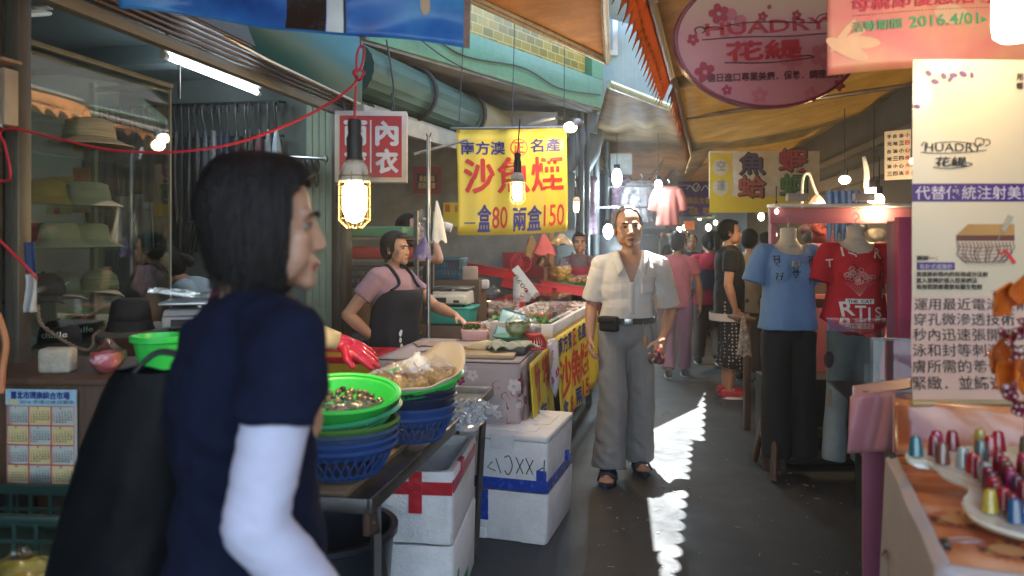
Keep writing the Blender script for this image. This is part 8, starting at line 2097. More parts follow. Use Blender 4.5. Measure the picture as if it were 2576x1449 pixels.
# ---- roll up poster
rY = 2.06
rx0,rz0,rz1 = PX(2296,rY),PZ(988,rY),PZ(150,rY)
rw_,rh_ = 0.62,rz1 - rz0
def rfn(u,v,l=0.0):
 k = v/rh_; fl_ = max(0,(0.30 - k)/0.30)
 return Vector((rx0 + u - 0.052*fl_**1.5*(1 - u/rw_),rY - l - 0.10*fl_**1.8 + 0.004*math.sin(u*12 + v*4),rz0 + v))
ru = thing('roll_up_poster','tall cream roll up poster covered in black and purple lettering','poster',Matrix.Translation(rfn(rw_/2,0)))
crm = mat('cream poster film',(0.62,0.52,0.36),0.22,var=0.03,vs=2,coat=0.3)
pkf = mat('pale pink poster film',(0.62,0.42,0.33),0.22,var=0.04,vs=2,coat=0.3)
zp = PZ(745,rY) - rz0
w = MB(); w.grid(lambda u,v: rfn(u*rw_,zp + (rh_ - zp)*v),20,16); w.build('sheet',crm,ru,ang=180)
w = MB(); w.grid(lambda u,v: rfn(u*rw_,zp*v),20,16); w.build('sheet',pkf,ru,ang=180)
w = MB(); w.tube([rfn(-0.005,-0.006),rfn(rw_ + 0.01,-0.006)],0.009,10); w.build('bottom_rod',mat('brass rod',(0.55,0.42,0.22),0.3,0.4),ru)
w = MB(); w.tube([(rx0 + rw_/2,rY + 0.03,0.0),(rx0 + rw_/2,rY + 0.03,rz1)],0.010,8); w.box((rx0 + rw_/2,rY + 0.03,0.02),(0.4,0.16,0.04),bev=0.01); w.build('stand',alu,ru)
def rt(mb,s_,px,py,wpx,hpx,bold=0.01,rot=0): # pixel box of the photo: left, bottom
 put_text(mb,s_,lambda a,b2: rfn(a,b2,0.003),PX(px,rY) - rx0,PZ(py,rY) - rz0,wpx*rY/F if wpx else None,hpx*rY/F,rot,bold=bold)
w = MB(); rect(w,lambda a,b2: rfn(a,b2,0.0015),0,PZ(507,rY) - rz0,rw_,PZ(462,rY) - rz0,20,1); rect(w,lambda a,b2: rfn(a,b2,0.0015),PX(2308,rY) - rx0,PZ(679,rY) - rz0,PX(2402,rY) - rx0,PZ(660,rY) - rz0,4,1); w.build('purple_band',mat('purple band',(0.055,0.015,0.14),0.4),ru)
w = MB(); rt(w,'代替傳統注射美塑',2303,502,300,34,0.003); rt(w,'有針式或微針',2314,677,82,13,0.0); w.build('lettering',mat('pale lilac print',(0.60,0.52,0.56),0.5),ru)
w = MB()
for i,s_ in enumerate(('運用最近電泳技術','穿孔微滲透技術一','秒內迅速張開電穿','泳和封等刺激作用','膚所需的養份緊實','緊緻．並締造凍齡')): rt(w,s_,2302 - 1.2*i,780 + 37*i,282,30,0.002)
rt(w,'圖解一：',2308,655,50,12); rt(w,'直接將針筒內的有效成分注射',2306,696,176,13); rt(w,'進入是屬於侵入性美療法',2306,712,150,13); rt(w,'有效但是都需要有醫生執照',2306,728,162,13); rt(w,'用',2556,202,None,17); rt(w,'螺',2556,224,None,17); w.build('lettering',mat('dark brown print',(0.035,0.022,0.018),0.5),ru)
w = MB(); rt(w,'HUADRY',2326,381,140,20,0.0); rt(w,'花緹',2352,419,76,24,0.012)
rf = lambda px,py: rfn(PX(px,rY) - rx0,PZ(py,rY) - rz0,0.003)
for q,ww in (([(2318,368),(2322,358),(2332,362),(2330,372)],2),([(2316,383),(2360,386),(2420,384),(2478,378)],2),([(2350,360),(2400,357),(2450,362)],1.6),([(2450,362),(2452,350),(2466,349),(2472,360),(2462,368)],2),([(2470,352),(2484,352),(2486,362),(2474,368)],2),([(2346,421),(2390,424),(2440,416),(2432,410),(2410,416)],2)):
 stroke(w,[(p.x,p.y) for p in smoothpath([(a,b2,0) for a,b2 in q],6)],rf,ww)
w.build('logo',ink,ru,ang=180)
# skin diagram printed on it
w = MB(); 
def quad(mb,pts): mb.poly([rf(a,b2) for a,b2 in pts])
quad(w,[(2405,592),(2433,564),(2548,564),(2548,592)]); w.build('diagram_print',mat('tan skin print',(0.42,0.22,0.06),0.5),ru)
w = MB(); quad(w,[(2405,592),(2548,592),(2548,606),(2405,606)]); w.build('diagram_print',mat('brown skin print',(0.12,0.035,0.02),0.5),ru)
w = MB(); quad(w,[(2405,606),(2548,606),(2545,660),(2520,664),(2432,664),(2412,640)]); w.build('diagram_print',mat('pale skin print',(0.55,0.40,0.28),0.5),ru)
w = MB(); rg = random.Random(3); rf3 = lambda px,py: rfn(PX(px,rY) - rx0,PZ(py,rY) - rz0,0.0045)
for i in range(16): a = 2408 + i*9; stroke(w,[(a,609),(a + 5,620),(a + rg.uniform(-8,10),640),(2430 + i*6,662)],rf3,2.0)
for i in range(5): stroke(w,[(2406 + 3*i,620 + 9*i),(2460,624 + 9*i),(2540 - 2*i,618 + 9*i)],rf3,1.4)
w.build('diagram_lines',mat('dark vein print',(0.10,0.06,0.05),0.5),ru,ang=180)
w = MB(); stroke(w,[(2512,640),(2524,630),(2548,662)],rf3,9); w.build('diagram_print',redink,ru)
w = MB(); stroke(w,[(2505,604),(2517,580)],rf3,1.5); stroke(w,[(2518,580),(2535,553)],rf3,12); stroke(w,[(2533,556),(2539,543)],rf3,14); w.build('syringe_print',mat('grey syringe print',(0.36,0.32,0.24),0.5),ru)
# purple petals printed near the top
w = MB()
for (px,py,r_,a) in ((2306,268,9,.3),(2350,206,10,.4),(2372,192,9,1.),(2396,190,10,.2),(2420,187,11,.5),(2442,190,8,1.4),(2388,200,8,2.2),(2334,185,9,.8)): disc(w,rf,px,py,r_,r_*0.6,10,a)
w.build('petal_print',mat('plum petal print',(0.12,0.04,0.16),0.5),ru,ang=180)
# ---- oval sign
oY = 3.0
oc = P(1932,103,oY); OM = Matrix.Translation(oc) @ Matrix.Rotation(R(1.5),4,'Y')
oa,ob = 233*oY/F,166*oY/F
ov = thing('oval_sign','pink oval hanging sign printed with cherry blossoms','sign',OM)
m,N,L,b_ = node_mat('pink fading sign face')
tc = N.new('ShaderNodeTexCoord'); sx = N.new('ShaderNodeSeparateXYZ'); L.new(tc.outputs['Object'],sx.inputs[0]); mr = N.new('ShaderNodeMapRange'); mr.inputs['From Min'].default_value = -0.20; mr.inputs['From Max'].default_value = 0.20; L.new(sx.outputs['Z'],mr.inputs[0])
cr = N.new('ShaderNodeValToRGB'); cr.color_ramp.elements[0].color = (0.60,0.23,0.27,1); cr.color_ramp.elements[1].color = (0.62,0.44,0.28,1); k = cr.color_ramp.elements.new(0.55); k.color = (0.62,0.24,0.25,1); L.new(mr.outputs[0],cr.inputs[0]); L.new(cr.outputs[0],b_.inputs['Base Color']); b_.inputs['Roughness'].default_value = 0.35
n = 64
ol = [(oa*math.cos(2*math.pi*i/n),ob*math.sin(2*math.pi*i/n)) for i in range(n)]
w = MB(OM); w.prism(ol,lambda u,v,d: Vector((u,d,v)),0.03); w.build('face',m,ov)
w = MB(OM); rows = [w._v([(u*k_,y_,v*k_) for u,v in ol]) for k_,y_ in ((0.975,-0.003),(0.985,-0.010),(1.012,-0.010),(1.02,0.0),(1.02,0.034),(0.99,0.034))]
for a,b2 in zip(rows,rows[1:]): w.bridge(a,b2)
w.build('rim',mat('crimson rim',(0.24,0.02,0.05),0.35),ov)
def of(u,v,l=0.004): return Vector((u,-l,v))
opx = lambda px,py,l=0.004: OM.inverted() @ P(px,py,oY) + Vector((0,-l,0))
w = MB(OM); darkpink = mat('dark pink blossom',(0.42,0.035,0.07),0.5)
for (px,py,r_) in ((1808,35,27),(1918,42,13),(2003,38,13),(2088,44,16),(1773,182,27),(1743,100,16),(1828,227,14),(1935,18,6),(2110,215,16)): flower(w,lambda a,b2: opx(px + a,py - b2),0,0,r_,5,rot=r_*0.3,fat=0.5)
w.build('blossom_print',darkpink,ov,ang=180)
w = MB(OM); palepink = mat('pale blossom',(0.56,0.15,0.19),0.5)
for (px,py,r_) in ((1990,150,30),(2070,140,34),(1870,120,18),(1910,240,22),(2040,238,20),(1840,60,40)): flower(w,lambda a,b2: opx(px + a,py - b2,0.003),0,0,r_,5,rot=r_*0.7,fat=0.5)
w.build('blossom_print',palepink,ov,ang=180)
w = MB(OM); tf = lambda a,b2: opx(a,b2)
def ot(mb,s_,px,py,wpx,hpx,bold,rot=0.05): put_text(mb,s_,lambda a,b2: opx(px + a,py - b2),0,0,wpx,hpx,rot,bold=bold)
ot(w,'HUADRY',1775,92,310,32,0.018,0.06); ot(w,'花緹',1828,155,190,48,0.035,0.05); w.build('lettering',mat('sign red print',(0.50,0.012,0.02),0.4),ov)
w = MB(OM); ot(w,'德日進口專業美療．保養．調理系列',1779,208,340,22,0.012,0.035)
for q,ww in (([(1752,86),(1748,74),(1762,68),(1774,76),(1766,84)],4),([(1770,72),(1800,68),(1820,74)],3),([(1765,101),(1880,93),(1980,92),(2080,84)],3),([(1820,66),(1900,56),(2060,58)],2.5),([(2050,58),(2060,40),(2085,36),(2100,48)],3),([(1822,158),(1930,158),(2040,146),(2030,140),(1990,146)],3)):
 stroke(w,[(p.x,p.y) for p in smoothpath([(a,b2,0) for a,b2 in q],6)],opx,ww)
w.build('lettering',mat('sign dark print',(0.10,0.015,0.02),0.4),ov,ang=180)
for px in (1870,2010):
 w = MB(); w.tube([P(px,-55,oY + 0.02),P(px,-140,oY + 0.02)],0.006,6); w.build('hanger',ckm,ov)
# ---- salmon banner at the top right
sY = 2.3
sx0,sx1 = PX(2081,sY),PX(2660,sY); sz0,sz1 = PZ(186,sY),PZ(-150,sY)
def sfn(u,v,l=0.0):
 k = u/(sx1 - sx0); q = 1 - v/(sz1 - sz0)
 return Vector((sx0 + u,sY - l - 0.04*k + 0.012*math.sin(k*7)*q,sz0 + v + 0.012*q*math.sin(k*5.2 - 0.4) + 0.010*q*k))
m,N,L,b_ = node_mat('salmon banner print')
tc = N.new('ShaderNodeTexCoord'); n1 = N.new('ShaderNodeTexNoise'); n1.inputs['Scale'].default_value = 5; n1.inputs['Detail'].default_value = 3; L.new(tc.outputs['Object'],n1.inputs['Vector']); cr = N.new('ShaderNodeValToRGB'); e = cr.color_ramp.elements; e[0].position = 0.35; e[0].color = (0.62,0.13,0.12,1); e[1].position = 0.65; e[1].color = (0.66,0.30,0.14,1); L.new(n1.outputs['Fac'],cr.inputs[0]); L.new(cr.outputs[0],b_.inputs['Base Color']); b_.inputs['Roughness'].default_value = 0.4
sbn = thing('hanging_banner','salmon orange banner with green dates overlapping the oval sign','banner',Matrix.Translation(sfn((sx1-sx0)/2,0)))
w = MB(); w.grid(lambda u,v: sfn(u*(sx1-sx0),v*(sz1-sz0)),40,12); w.build('sheet',m,sbn,ang=180,solid=0.002)
spx = lambda px,py,l=0.004: sfn(PX(px,sY) - sx0,PZ(py,sY) - sz0,l)
def stt(mb,s_,px,py,wpx,hpx,bold,rot=0.0,l=0.005,**k): put_text(mb,s_,lambda a,b2: spx(px + a,py - b2,l),0,0,wpx,hpx,rot,bold=bold,**k)
w = MB(); stt(w,'母親節優惠活動',2143,34,345,46,0.012,0.04,shear=0.12); w.build('lettering',mat('crimson banner print',(0.55,0.02,0.04),0.4),sbn)
w = MB(); stt(w,'活動期間',2142,85,122,26,0.01,0.03); stt(w,'2016.4/01',2282,82,162,30,0.02,0.05); stt(w,'2016',2474,70,100,26,0.01,0.03); w.poly([spx(2449,70,.005),spx(2463,63,.005),spx(2449,54,.005)]); w.build('lettering',mat('banner green print',(0.05,0.30,0.10),0.4),sbn)
w = MB()
for i in range(44): stroke(w,[(2142 + 8*i,43 - 0.28*i),(2147 + 8*i,43 - 0.28*(i + .6))],spx,2)
w.build('dotted_line',mat('brown print',(0.30,0.06,0.04),0.5),sbn)
w = MB(); pf2 = lambda u,v: spx(u,v,0.003)
for (px,py,a,b2,r_) in ((2130,125,60,18,0.5),(2160,110,55,16,0.1),(2120,90,50,9,-0.9),(2135,100,50,8,-0.5),(2380,48,40,26,0.2)): disc(w,pf2,px,py,a,b2,18,r_)
w.build('petal_print',mat('pale orange petal print',(0.66,0.36,0.20),0.45),sbn,ang=180)
# ---- big blue banner at the top left
uY = 2.45
ux0,ux1 = PX(293,uY),PX(1188,uY); uz1 = PZ(-160,uY)
def ufn(u,v,l=0.0):  # v from bottom 0 to 1
 k = u; px = 293 + 895*k
 bot = 22 + 50*min(k/0.45,1)**1.2 + (48*(k - 0.45)/0.55 if k > .45 else 0) - 8*math.sin(k*9)
 zb = PZ(bot,uY)
 return Vector((ux0 + (ux1 - ux0)*k - 0.02*(1 - v)*(k - .5),uY - l + 0.03*math.sin(k*8)*(1-v) + 0.025*nz((k*5,v*3,2)),zb + (uz1 - zb)*v))
m,N,L,b_ = node_mat('blue sky banner print')
tc = N.new('ShaderNodeTexCoord'); n1 = N.new('ShaderNodeTexNoise'); n1.inputs['Scale'].default_value = 2.2; n1.inputs['Detail'].default_value = 6; L.new(tc.outputs['Object'],n1.inputs['Vector']); cr = N.new('ShaderNodeValToRGB'); e = cr.color_ramp.elements; e[0].position = 0.34; e[0].color = (0.015,0.07,0.42,1); e[1].position = 0.70; e[1].color = (0.38,0.34,0.52,1); k = e.new(0.45); k.color = (0.03,0.22,0.70,1); k = e.new(0.58); k.color = (0.10,0.42,0.80,1)
L.new(n1.outputs['Fac'],cr.inputs[0]); L.new(cr.outputs[0],b_.inputs['Base Color']); b_.inputs['Roughness'].default_value = 0.25
ub_ = thing('hanging_banner','large blue printed banner with crumpled lower edge across the top left','banner',Matrix.Translation(ufn(0.5,0)))
t_ = N.new('ShaderNodeBsdfTranslucent'); L.new(cr.outputs[0],t_.inputs[0]); ms = N.new('ShaderNodeMixShader'); ms.inputs[0].default_value = 0.4; L.new(b_.outputs[0],ms.inputs[1]); L.new(t_.outputs[0],ms.inputs[2]); L.new(ms.outputs[0],N['Material Output'].inputs[0])
w = MB(); w.grid(ufn,60,18); w.build('sheet',m,ub_,ang=180,solid=0.003)
w = MB(); rect(w,lambda u,v: ufn(u,v,0.006),0.482,0.02,0.595,1.0,8,8); w.build('print',mat('black photo print',(0.012,0.012,0.014),0.25,var=0.9,vs=12),ub_,ang=180)
w = MB(); rect(w,lambda u,v: ufn(u,v,0.006),0.598,0.02,0.645,1.0,4,8); w.build('print',mat('white photo print',(0.60,0.66,0.70),0.3),ub_,ang=180)
w = MB(); rect(w,lambda u,v: ufn(u,v,0.006),0.646,0.02,0.652,1.0,2,8); w.build('print',ink,ub_,ang=180)
w = MB(); put_text(w,'5G',lambda a,b2: ufn(0.865 + b2*1.2,0.55 - a*2.2,0.006),0,0,None,0.022); w.build('lettering',whiteink,ub_,ang=180)
w = MB(); disc(w,lambda a,b2: ufn(a,b2,0.005),0.87,0.36,0.014,0.10,12); w.build('print',mat('tan tab print',(0.5,0.34,0.2),0.4),ub_)
w = MB(); rect(w,lambda u,v: ufn(u,v,0.005),0.982,0.0,1.0,1.0,2,10); w.build('hem',mat('brown worn hem',(0.26,0.15,0.12),0.6,var=0.5,vs=20),ub_,ang=180)
# ================================================================ FAR ALLEY
# fish, shrimp, clam sign
def board(name,label,px0,py0,px1,py1,Y,m,group=None,rz=0.0):
 M = Matrix.Translation(P(px0,py1,Y)) @ Matrix.Rotation(rz,4,'Z'); W_ = (px1 - px0)*Y/F; H_ = (py1 - py0)*Y/F
 t = thing(name,label,'sign',M,group)
 w = MB(M); w.box((W_/2,0.02,H_/2),(W_,0.04,H_),bev=0.004); w.build('panel',m,t)
 return t,M,W_,H_
def letters(t,M,items,m,l=0.004):
 w = MB(M)
 for (s_,u,v,ww,hh,bo) in items: put_text(w,s_,lambda a,b: Vector((a,-l,b)),u,v,ww,hh,bold=bo)
 w.build('lettering',m,t)
fY = 9.3
t,M,W_,H_ = board('shop_sign','cream hanging sign of big outlined fish and shrimp characters with a yellow end',1785,380,2062,500,fY,mat('cream sign board',(0.64,0.58,0.46),0.5,var=0.15))
w = MB(M); w.box((W_*0.10,-0.002,H_*0.40),(W_*0.20,0.008,H_*1.1)); w.box((W_*0.5,-0.003,-H_*0.12),(W_,0.008,H_*0.34)); w.build('panel',yb,t)
for k in range(2):
 w = MB(M); disc(w,lambda u,v: Vector((u,-0.010,v)),W_*0.10,H_*(0.66 - 0.42*k),0.10,n=20); w.build('disc_print',mat('pale disc print',(0.62,0.58,0.5),0.5),t)
letters(t,M,(('空',W_*0.065,H_*0.59,0.10,0.12,0.0),('運',W_*0.065,H_*0.17,0.10,0.12,0.0)),mat('grey blue print',(0.16,0.22,0.28),0.5),0.014)
oln = ((('魚',W_*0.27,H_*0.50,0.32,0.27,0.06),ink),(('蝦',W_*0.63,H_*0.56,0.36,0.28,0.06),ink),(('蛤',W_*0.26,H_*0.02,0.34,0.27,0.06),ink),(('蚵',W_*0.64,H_*0.04,0.36,0.27,0.06),ink))
for it,m_ in oln: letters(t,M,(it,),m_,0.010)
for it,m_ in ((('魚',W_*0.265,H_*0.515,0.31,0.26,0.012),mat('dark violet print',(0.10,0.06,0.14),0.5)),(('蝦',W_*0.625,H_*0.575,0.35,0.27,0.015),mat('crimson print',(0.42,0.03,0.05),0.5)),(('蛤',W_*0.255,H_*0.035,0.33,0.26,0.015),mat('brick print',(0.40,0.08,0.05),0.5)),(('蚵',W_*0.635,H_*0.055,0.35,0.26,0.015),mat('olive green print',(0.07,0.20,0.05),0.5))): letters(t,M,(it,),m_,0.018)
# purple shoe shop sign
t,M,W_,H_ = board('shop_sign','purple sign with yellow characters left of the fish and shrimp sign',1706,456,1792,545,11.2,mat('purple sign board',(0.10,0.04,0.28),0.4))
letters(t,M,(('鳥精品女鞋',0.03,H_*0.36,W_*0.9,0.10,0.02),('卡．可搭．可換',0.02,H_*0.05,W_*0.94,0.11,0.02)),mat('sign yellow print',(0.55,0.36,0.06),0.4))
w = MB(M)
for q in ([(0.12,0.40),(0.18,0.46),(0.24,0.38),(0.30,0.46)],[(0.26,0.36),(0.22,0.44),(0.27,0.49),(0.32,0.43),(0.27,0.37)],[(0.34,0.38),(0.40,0.46),(0.45,0.40)]): stroke(w,[(p.x,p.y) for p in smoothpath([(a,b,0) for a,b in q],6)],lambda u,v: Vector((u,-0.005,v)),0.014)
w.build('emblem',whiteink,t,ang=180)
t,M,W_,H_ = board('shop_sign','narrow teal sign above the distant crowd',1740,536,1800,550,13.0,mat('teal sign board',(0.03,0.26,0.24),0.4)); letters(t,M,(('糕餅   燒',0.05,0.01,W_*0.7,0.07,0.0),),whiteink)
t,M,W_,H_ = board('shop_sign','small glowing orange sign over the crowd in the distance',1722,556,1748,578,15.0,mat('orange sign',(0.5,0.2,0.05),0.5)); letters(t,M,(('回',0.03,0.02,None,0.12,0.02),),redink)
# left far stalls: hanging clothes
w = MB(); w.tube([P(1500,522,9.4),P(1745,521,9.4)],0.012,6)
tag(w.build('clothes_pipe',steel),'steel pipe carrying hanging clothes across the left of the alley','pipe')
w = MB(); w.tube([P(1533,470,9.6),P(1735,466,9.6)],0.010,6)
tag(w.build('clothes_pipe',steel),'upper steel pipe above the hanging coral blouse','pipe')
def garment(px,py0,py1,wpx,Y,m,label,sleeves=True,seed=0):
 M = Matrix.Translation(P(px,py0,Y)); W_ = wpx*Y/F; H_ = (py1 - py0)*Y/F
 t = thing('garment',label,'clothes',M,'clothes hanging at the far left stall')
 mb = MB(M); mb.capsule((-W_*0.28,0,-H_*0.08),0.05,(W_*0.28,0,-H_*0.08),0.05)
 n = 28; rows = []
 for i in range(9):
  v = i/8; rx = W_*(0.36 - 0.05*math.sin(math.pi*v) + 0.06*v); rows.append(mb._v([(rx*math.cos(2*math.pi*q/n)*(1 + 0.05*v*math.sin(q*1.6 + seed)),(0.07 + 0.02*v)*math.sin(2*math.pi*q/n)*(1 + 0.2*v*math.sin(q*1.9 + seed)),-H_*(0.06 + 0.94*v)) for q in range(n)]))
 for a,b in zip(rows,rows[1:]): mb.bridge(a,b)
 mb._f(rows[0]); mb._f(rows[-1][::-1])
 if sleeves:
  for k in (-1,1): mb.tube([(W_*0.30*k,0,-H_*0.09),(W_*0.46*k,0,-H_*0.32),(W_*0.52*k,0.01,-H_*0.62)],[0.065,0.06,0.055],12)
 o = voxel(mb,0.014,2); o.build('cloth',m,t,ang=180)
 mb = MB(M); mb.tube(smoothpath([(-W_*0.3,0,-H_*0.05),(0,0,0.01),(W_*0.3,0,-H_*0.05)],4),0.008,5); mb.tube(smoothpath([(0,0,0.01),(0.02,0,0.05),(0,0,0.09)],4),0.006,5); mb.build('hanger',steel,t)
garment(1680,470,568,76,9.2,mat('coral blouse',(0.58,0.19,0.15),0.8),'coral pink blouse hanging on the pipe above the pink t-shirted woman',True)
garment(1612,455,560,80,9.9,mat('patterned blouse',(0.22,0.30,0.28),0.8,var=0.9,vs=14,col2=(0.45,0.40,0.42)),'grey green patterned blouse hanging left of the coral one',True,2)
garment(1560,445,560,60,10.2,mat('floral dress',(0.22,0.12,0.20),0.8,var=0.9,vs=20,col2=(0.40,0.25,0.34)),'mauve flowered dress hanging at the far left stall',False,4)
garment(1476,440,590,70,9.2,mat('dark flowered dress',(0.12,0.05,0.10),0.8,var=0.9,vs=16,col2=(0.26,0.16,0.22)),'dark flowered dress hanging behind the yellow banner edge',False,5)
garment(1520,430,600,60,10.8,mat('black dress',(0.03,0.03,0.04),0.8),'black dress hanging behind the man in white',False,6)
w = MB(); w.box(tuple(P(1570,640,9.9)),(0.9,0.6,0.5),rz=-0.18,bev=0.02); q = P(1570,640,9.9); w.box((q.x,q.y + 0.02,0.5),(0.86,0.5,1.0),rz=-0.18)
tag(w.build('display_counter',mat('black counter',(0.018,0.02,0.024),0.35)),'black counter behind the man in white','counter')
rg = random.Random(12)
for i in range(16):
 px = 1530 + 14*i + rg.uniform(-5,5); p = P(px,592 + rg.uniform(-6,6),9.7)
 w = MB(Matrix.Translation(p)); w.box((0,0,0),(0.06,0.10,0.06),bev=0.02,rz=rg.random()); 
 o = w.build('accessory',mat('trinket%d' % (i % 4),[(0.3,0.3,0.32),(0.05,0.06,0.08),(0.3,0.12,0.1),(0.4,0.36,0.2)][i % 4],0.35,0.2)); tag(o,'%s trinket on the counter behind the man in white' % ('silver','dark','reddish','golden')[i % 4],'trinket','%s trinkets on the black counter' % ('silver','dark','reddish','golden')[i % 4])
# hanging bags at the stall under the yellow banner
hang_bag(1335,592,645,44,7.4,mat('tan net bag',(0.30,0.18,0.08),0.7,var=0.3),'tan cloth bag hanging under the yellow banner',7)
hang_bag(1366,590,640,54,7.35,mat('pink bag',(0.55,0.10,0.12),0.6,var=0.2),'pink bag hanging under the yellow banner',8)
hang_bag(1412,588,615,60,7.5,mat('golden snack bag',(0.42,0.28,0.12),0.3,var=0.6,vs=25,coat=0.5),'clear bag of golden snacks hanging at the banner right corner',9)
hang_bag(1366,640,668,40,7.4,mat('dark jar',(0.06,0.03,0.02),0.3),'dark round bag hanging below the pink one',12)
plastic_bag(tuple(P(1412,712,7.55)),0.11,0.27,film,'tall clear bag of golden crackers on the stall',mat('golden crackers',(0.52,0.32,0.08),0.6,var=0.7,vs=40,bump=0.6,bs=80),seed=41,cfill=0.7)
for i in range(5):
 plastic_bag(tuple(P(1440 + 17*i,712 + 4*(i % 2),7.35 + 0.1*(i % 2))),0.055,0.085,film,'small clear pack of golden crackers in front of the red aproned vendor',MATS['golden crackers'],seed=50 + i,name='snack_pack',group='small packs of golden crackers')
rb2 = P(1310,662,7.5)
w = MB(Matrix.Translation(rb2) @ Matrix.Rotation(R(80),4,'X'))
for i in range(12):
 a = 2*math.pi*i/12; w.tube([(0.10*math.cos(a),0.10*math.sin(a),0),(0.07*math.cos(a + .5),0.07*math.sin(a + .5),0.03),(0,0,0.04)],0.005,4); w.tube([(0.10*math.cos(a),0.10*math.sin(a),0),(0.07*math.cos(a - .5),0.07*math.sin(a - .5),0.03),(0,0,0.04)],0.005,4)
w.tube([(0.10*math.cos(2*math.pi*i/24),0.10*math.sin(2*math.pi*i/24),0) for i in range(25)],0.008,6); tag(w.build('basket',redp),'red openwork basket hanging on the wall behind the red trays','basket')
w = MB(); w.box(tuple(P(1372,655,7.6)),(0.035,0.03,0.6)); w.box(tuple(P(1388,655,7.6)),(0.045,0.03,0.62)); tag(w.build('wooden_post',wood),'wooden post beside the bag of golden crackers','post')
# utility poles and clutter along the left
for i,(px,Y,zt,r_) in enumerate(((1462,8.9,3.0,0.035),(1478,9.0,3.0,0.03),(1500,9.5,2.9,0.04),(1528,10.4,2.9,0.03))):
 w = MB(); w.tube([(PX(px,Y),Y,0),(PX(px,Y),Y,zt)],r_,10); tag(w.build('drain_pipe',mat('dark grey pipe',(0.09,0.10,0.10),0.5,var=0.3)),('first grey pipe right of the yellow banner','second grey pipe right of the yellow banner','thick grey pipe among the flowered dresses','grey pipe behind the mauve flowered dress')[i],'pipe','grey wall pipes')
for i in range(5):
 a = P(1440 + 35*i,390 + 12*i,8.9 + .8*i); b = P(1640 + 8*i,450 - 14*i,12); cable('cable',[a,(a + b)/2 - Vector((0,0,0.15 + .08*i)),b],0.006,ckm,('first sagging black cable over the hanging clothes','second sagging black cable over the hanging clothes','third sagging black cable over the hanging clothes','fourth sagging black cable over the hanging clothes','last sagging black cable over the hanging clothes')[i])
w = MB(); w.box(tuple(P(1560,415,10.5)),(0.30,0.25,0.3),bev=0.02); tag(w.build('meter_box',mat('pale meter box',(0.34,0.36,0.36),0.5,var=0.2)),'pale meter box on the wall above the hanging clothes','meter box')
# distant stalls on both sides: tables with goods
for i,(x,y,c,lb) in enumerate(((4.15,10.6,(0.30,0.10,0.08),'dim red clothed stall on the right beyond the fish sign'),(4.9,13.5,(0.10,0.16,0.22),'dim blue clothed stall far down the right side'),(2.0,12.6,(0.22,0.18,0.12),'dim brown stall far down the left side'),(2.6,15.6,(0.12,0.12,0.14),'dim grey stall at the far left end'))):
 M = AF(x,y); t = thing('market_stall',lb,'stall',M,'distant market stalls')
 w = MB(M); w.box((0,0,0.42),(0.8,1.5,0.84),bev=0.01); w.build('cloth',mat('stall cloth%d' % i,c,0.7,var=0.3),t)
 w = MB(M)
 for k in range(22): w.box((rg.uniform(-.35,.35),rg.uniform(-.7,.7),0.88),(0.14,0.16,0.10 + .1*rg.random()),bev=0.02,rz=rg.random()*3)
 tag(w.build('goods',mat('stall goods%d' % i,(0.30,0.24,0.2),0.6,var=0.8,vs=7,col2=(0.3,0.08,0.08)),t),kind='stuff')
# ================================================================ LAMPS
warm = glow('warm bulb glow',(1.0,0.70,0.36),2.2)
cool = glow('cool bulb glow',(0.62,0.86,1.0),2.0)
warm2 = glow('bright lamp glow',(1.0,0.80,0.52),2.2)
rubber = mat('black rubber',(0.02,0.018,0.018),0.5)
def work_lamp(px,pyt,pyb,Y,label,power,cage=True,m=warm,col=BULBW,ctop=None):
 """hanging hand lamp: rubber grip, pale shade, bulb inside a wire cage"""
 H = (pyb - pyt)*Y/F; M = Matrix.Translation(P(px,pyb,Y))
 t = thing('work_lamp',label,'lamp',M,'hanging bulbs over the stalls')
 w = MB(M); w.lathe([(0,H),(0.020*H/.36,H),(0.024*H/.36,H*0.97),(0.022*H/.36,H*0.86),(0.028*H/.36,H*0.82),(0.026*H/.36,H*0.66),(0.030*H/.36,H*0.62),(0.0,H*0.61)],16); w.build('grip',rubber,t)
 w = MB(M); w.lathe([(0.022*H/.36,H*0.63),(0.040*H/.36,H*0.56),(0.052*H/.36,H*0.43),(0.050*H/.36,H*0.42)],20); w.build('shade',mat('cream lamp shade',(0.55,0.50,0.40),0.4),t,ang=60,solid=0.002)
 w = MB(M); w.lathe([(0,H*0.03),(0.026*H/.36,H*0.06),(0.040*H/.36,H*0.16),(0.040*H/.36,H*0.36),(0.02*H/.36,H*0.44),(0,H*0.45)],20); w.build('bulb',m,t,ang=180)
 if cage:
  w = MB(M); R0 = 0.052*H/.36
  for i in range(8):
   a = 2*math.pi*i/8; w.tube([(0.024*H/.36*math.cos(a),0.024*H/.36*math.sin(a),H*0.64),(R0*math.cos(a),R0*math.sin(a),H*0.46),(R0*1.02*math.cos(a),R0*1.02*math.sin(a),H*0.06),(R0*0.5*math.cos(a),R0*0.5*math.sin(a),-H*0.01)],0.0018,4)
  for z in (0.08,0.18,0.28,0.38,0.47): w.tube([(R0*1.03*math.cos(2*math.pi*i/20),R0*1.03*math.sin(2*math.pi*i/20),H*z) for i in range(21)],0.0018,4,cap=False)
  w.build('cage',mat('brass wire',(0.40,0.30,0.14),0.3,0.8),t)
 c = P(px,pyb,Y) + Vector((0,0,-0.035))
 point(t,c,col,power*0.22,0.04)
 if ctop is not None:
  w = MB(); w.tube([P(px,pyt,Y) - Vector((0,0,0.004)),Vector(ctop)],0.0045,6); w.build('cord',redc if Y < 3 else ckm,t)
 return t
work_lamp(892,300,570,2.5,'lit caged work lamp hanging from the red cable in front of the red sign box',6.0,ctop=P(896,215,2.5))
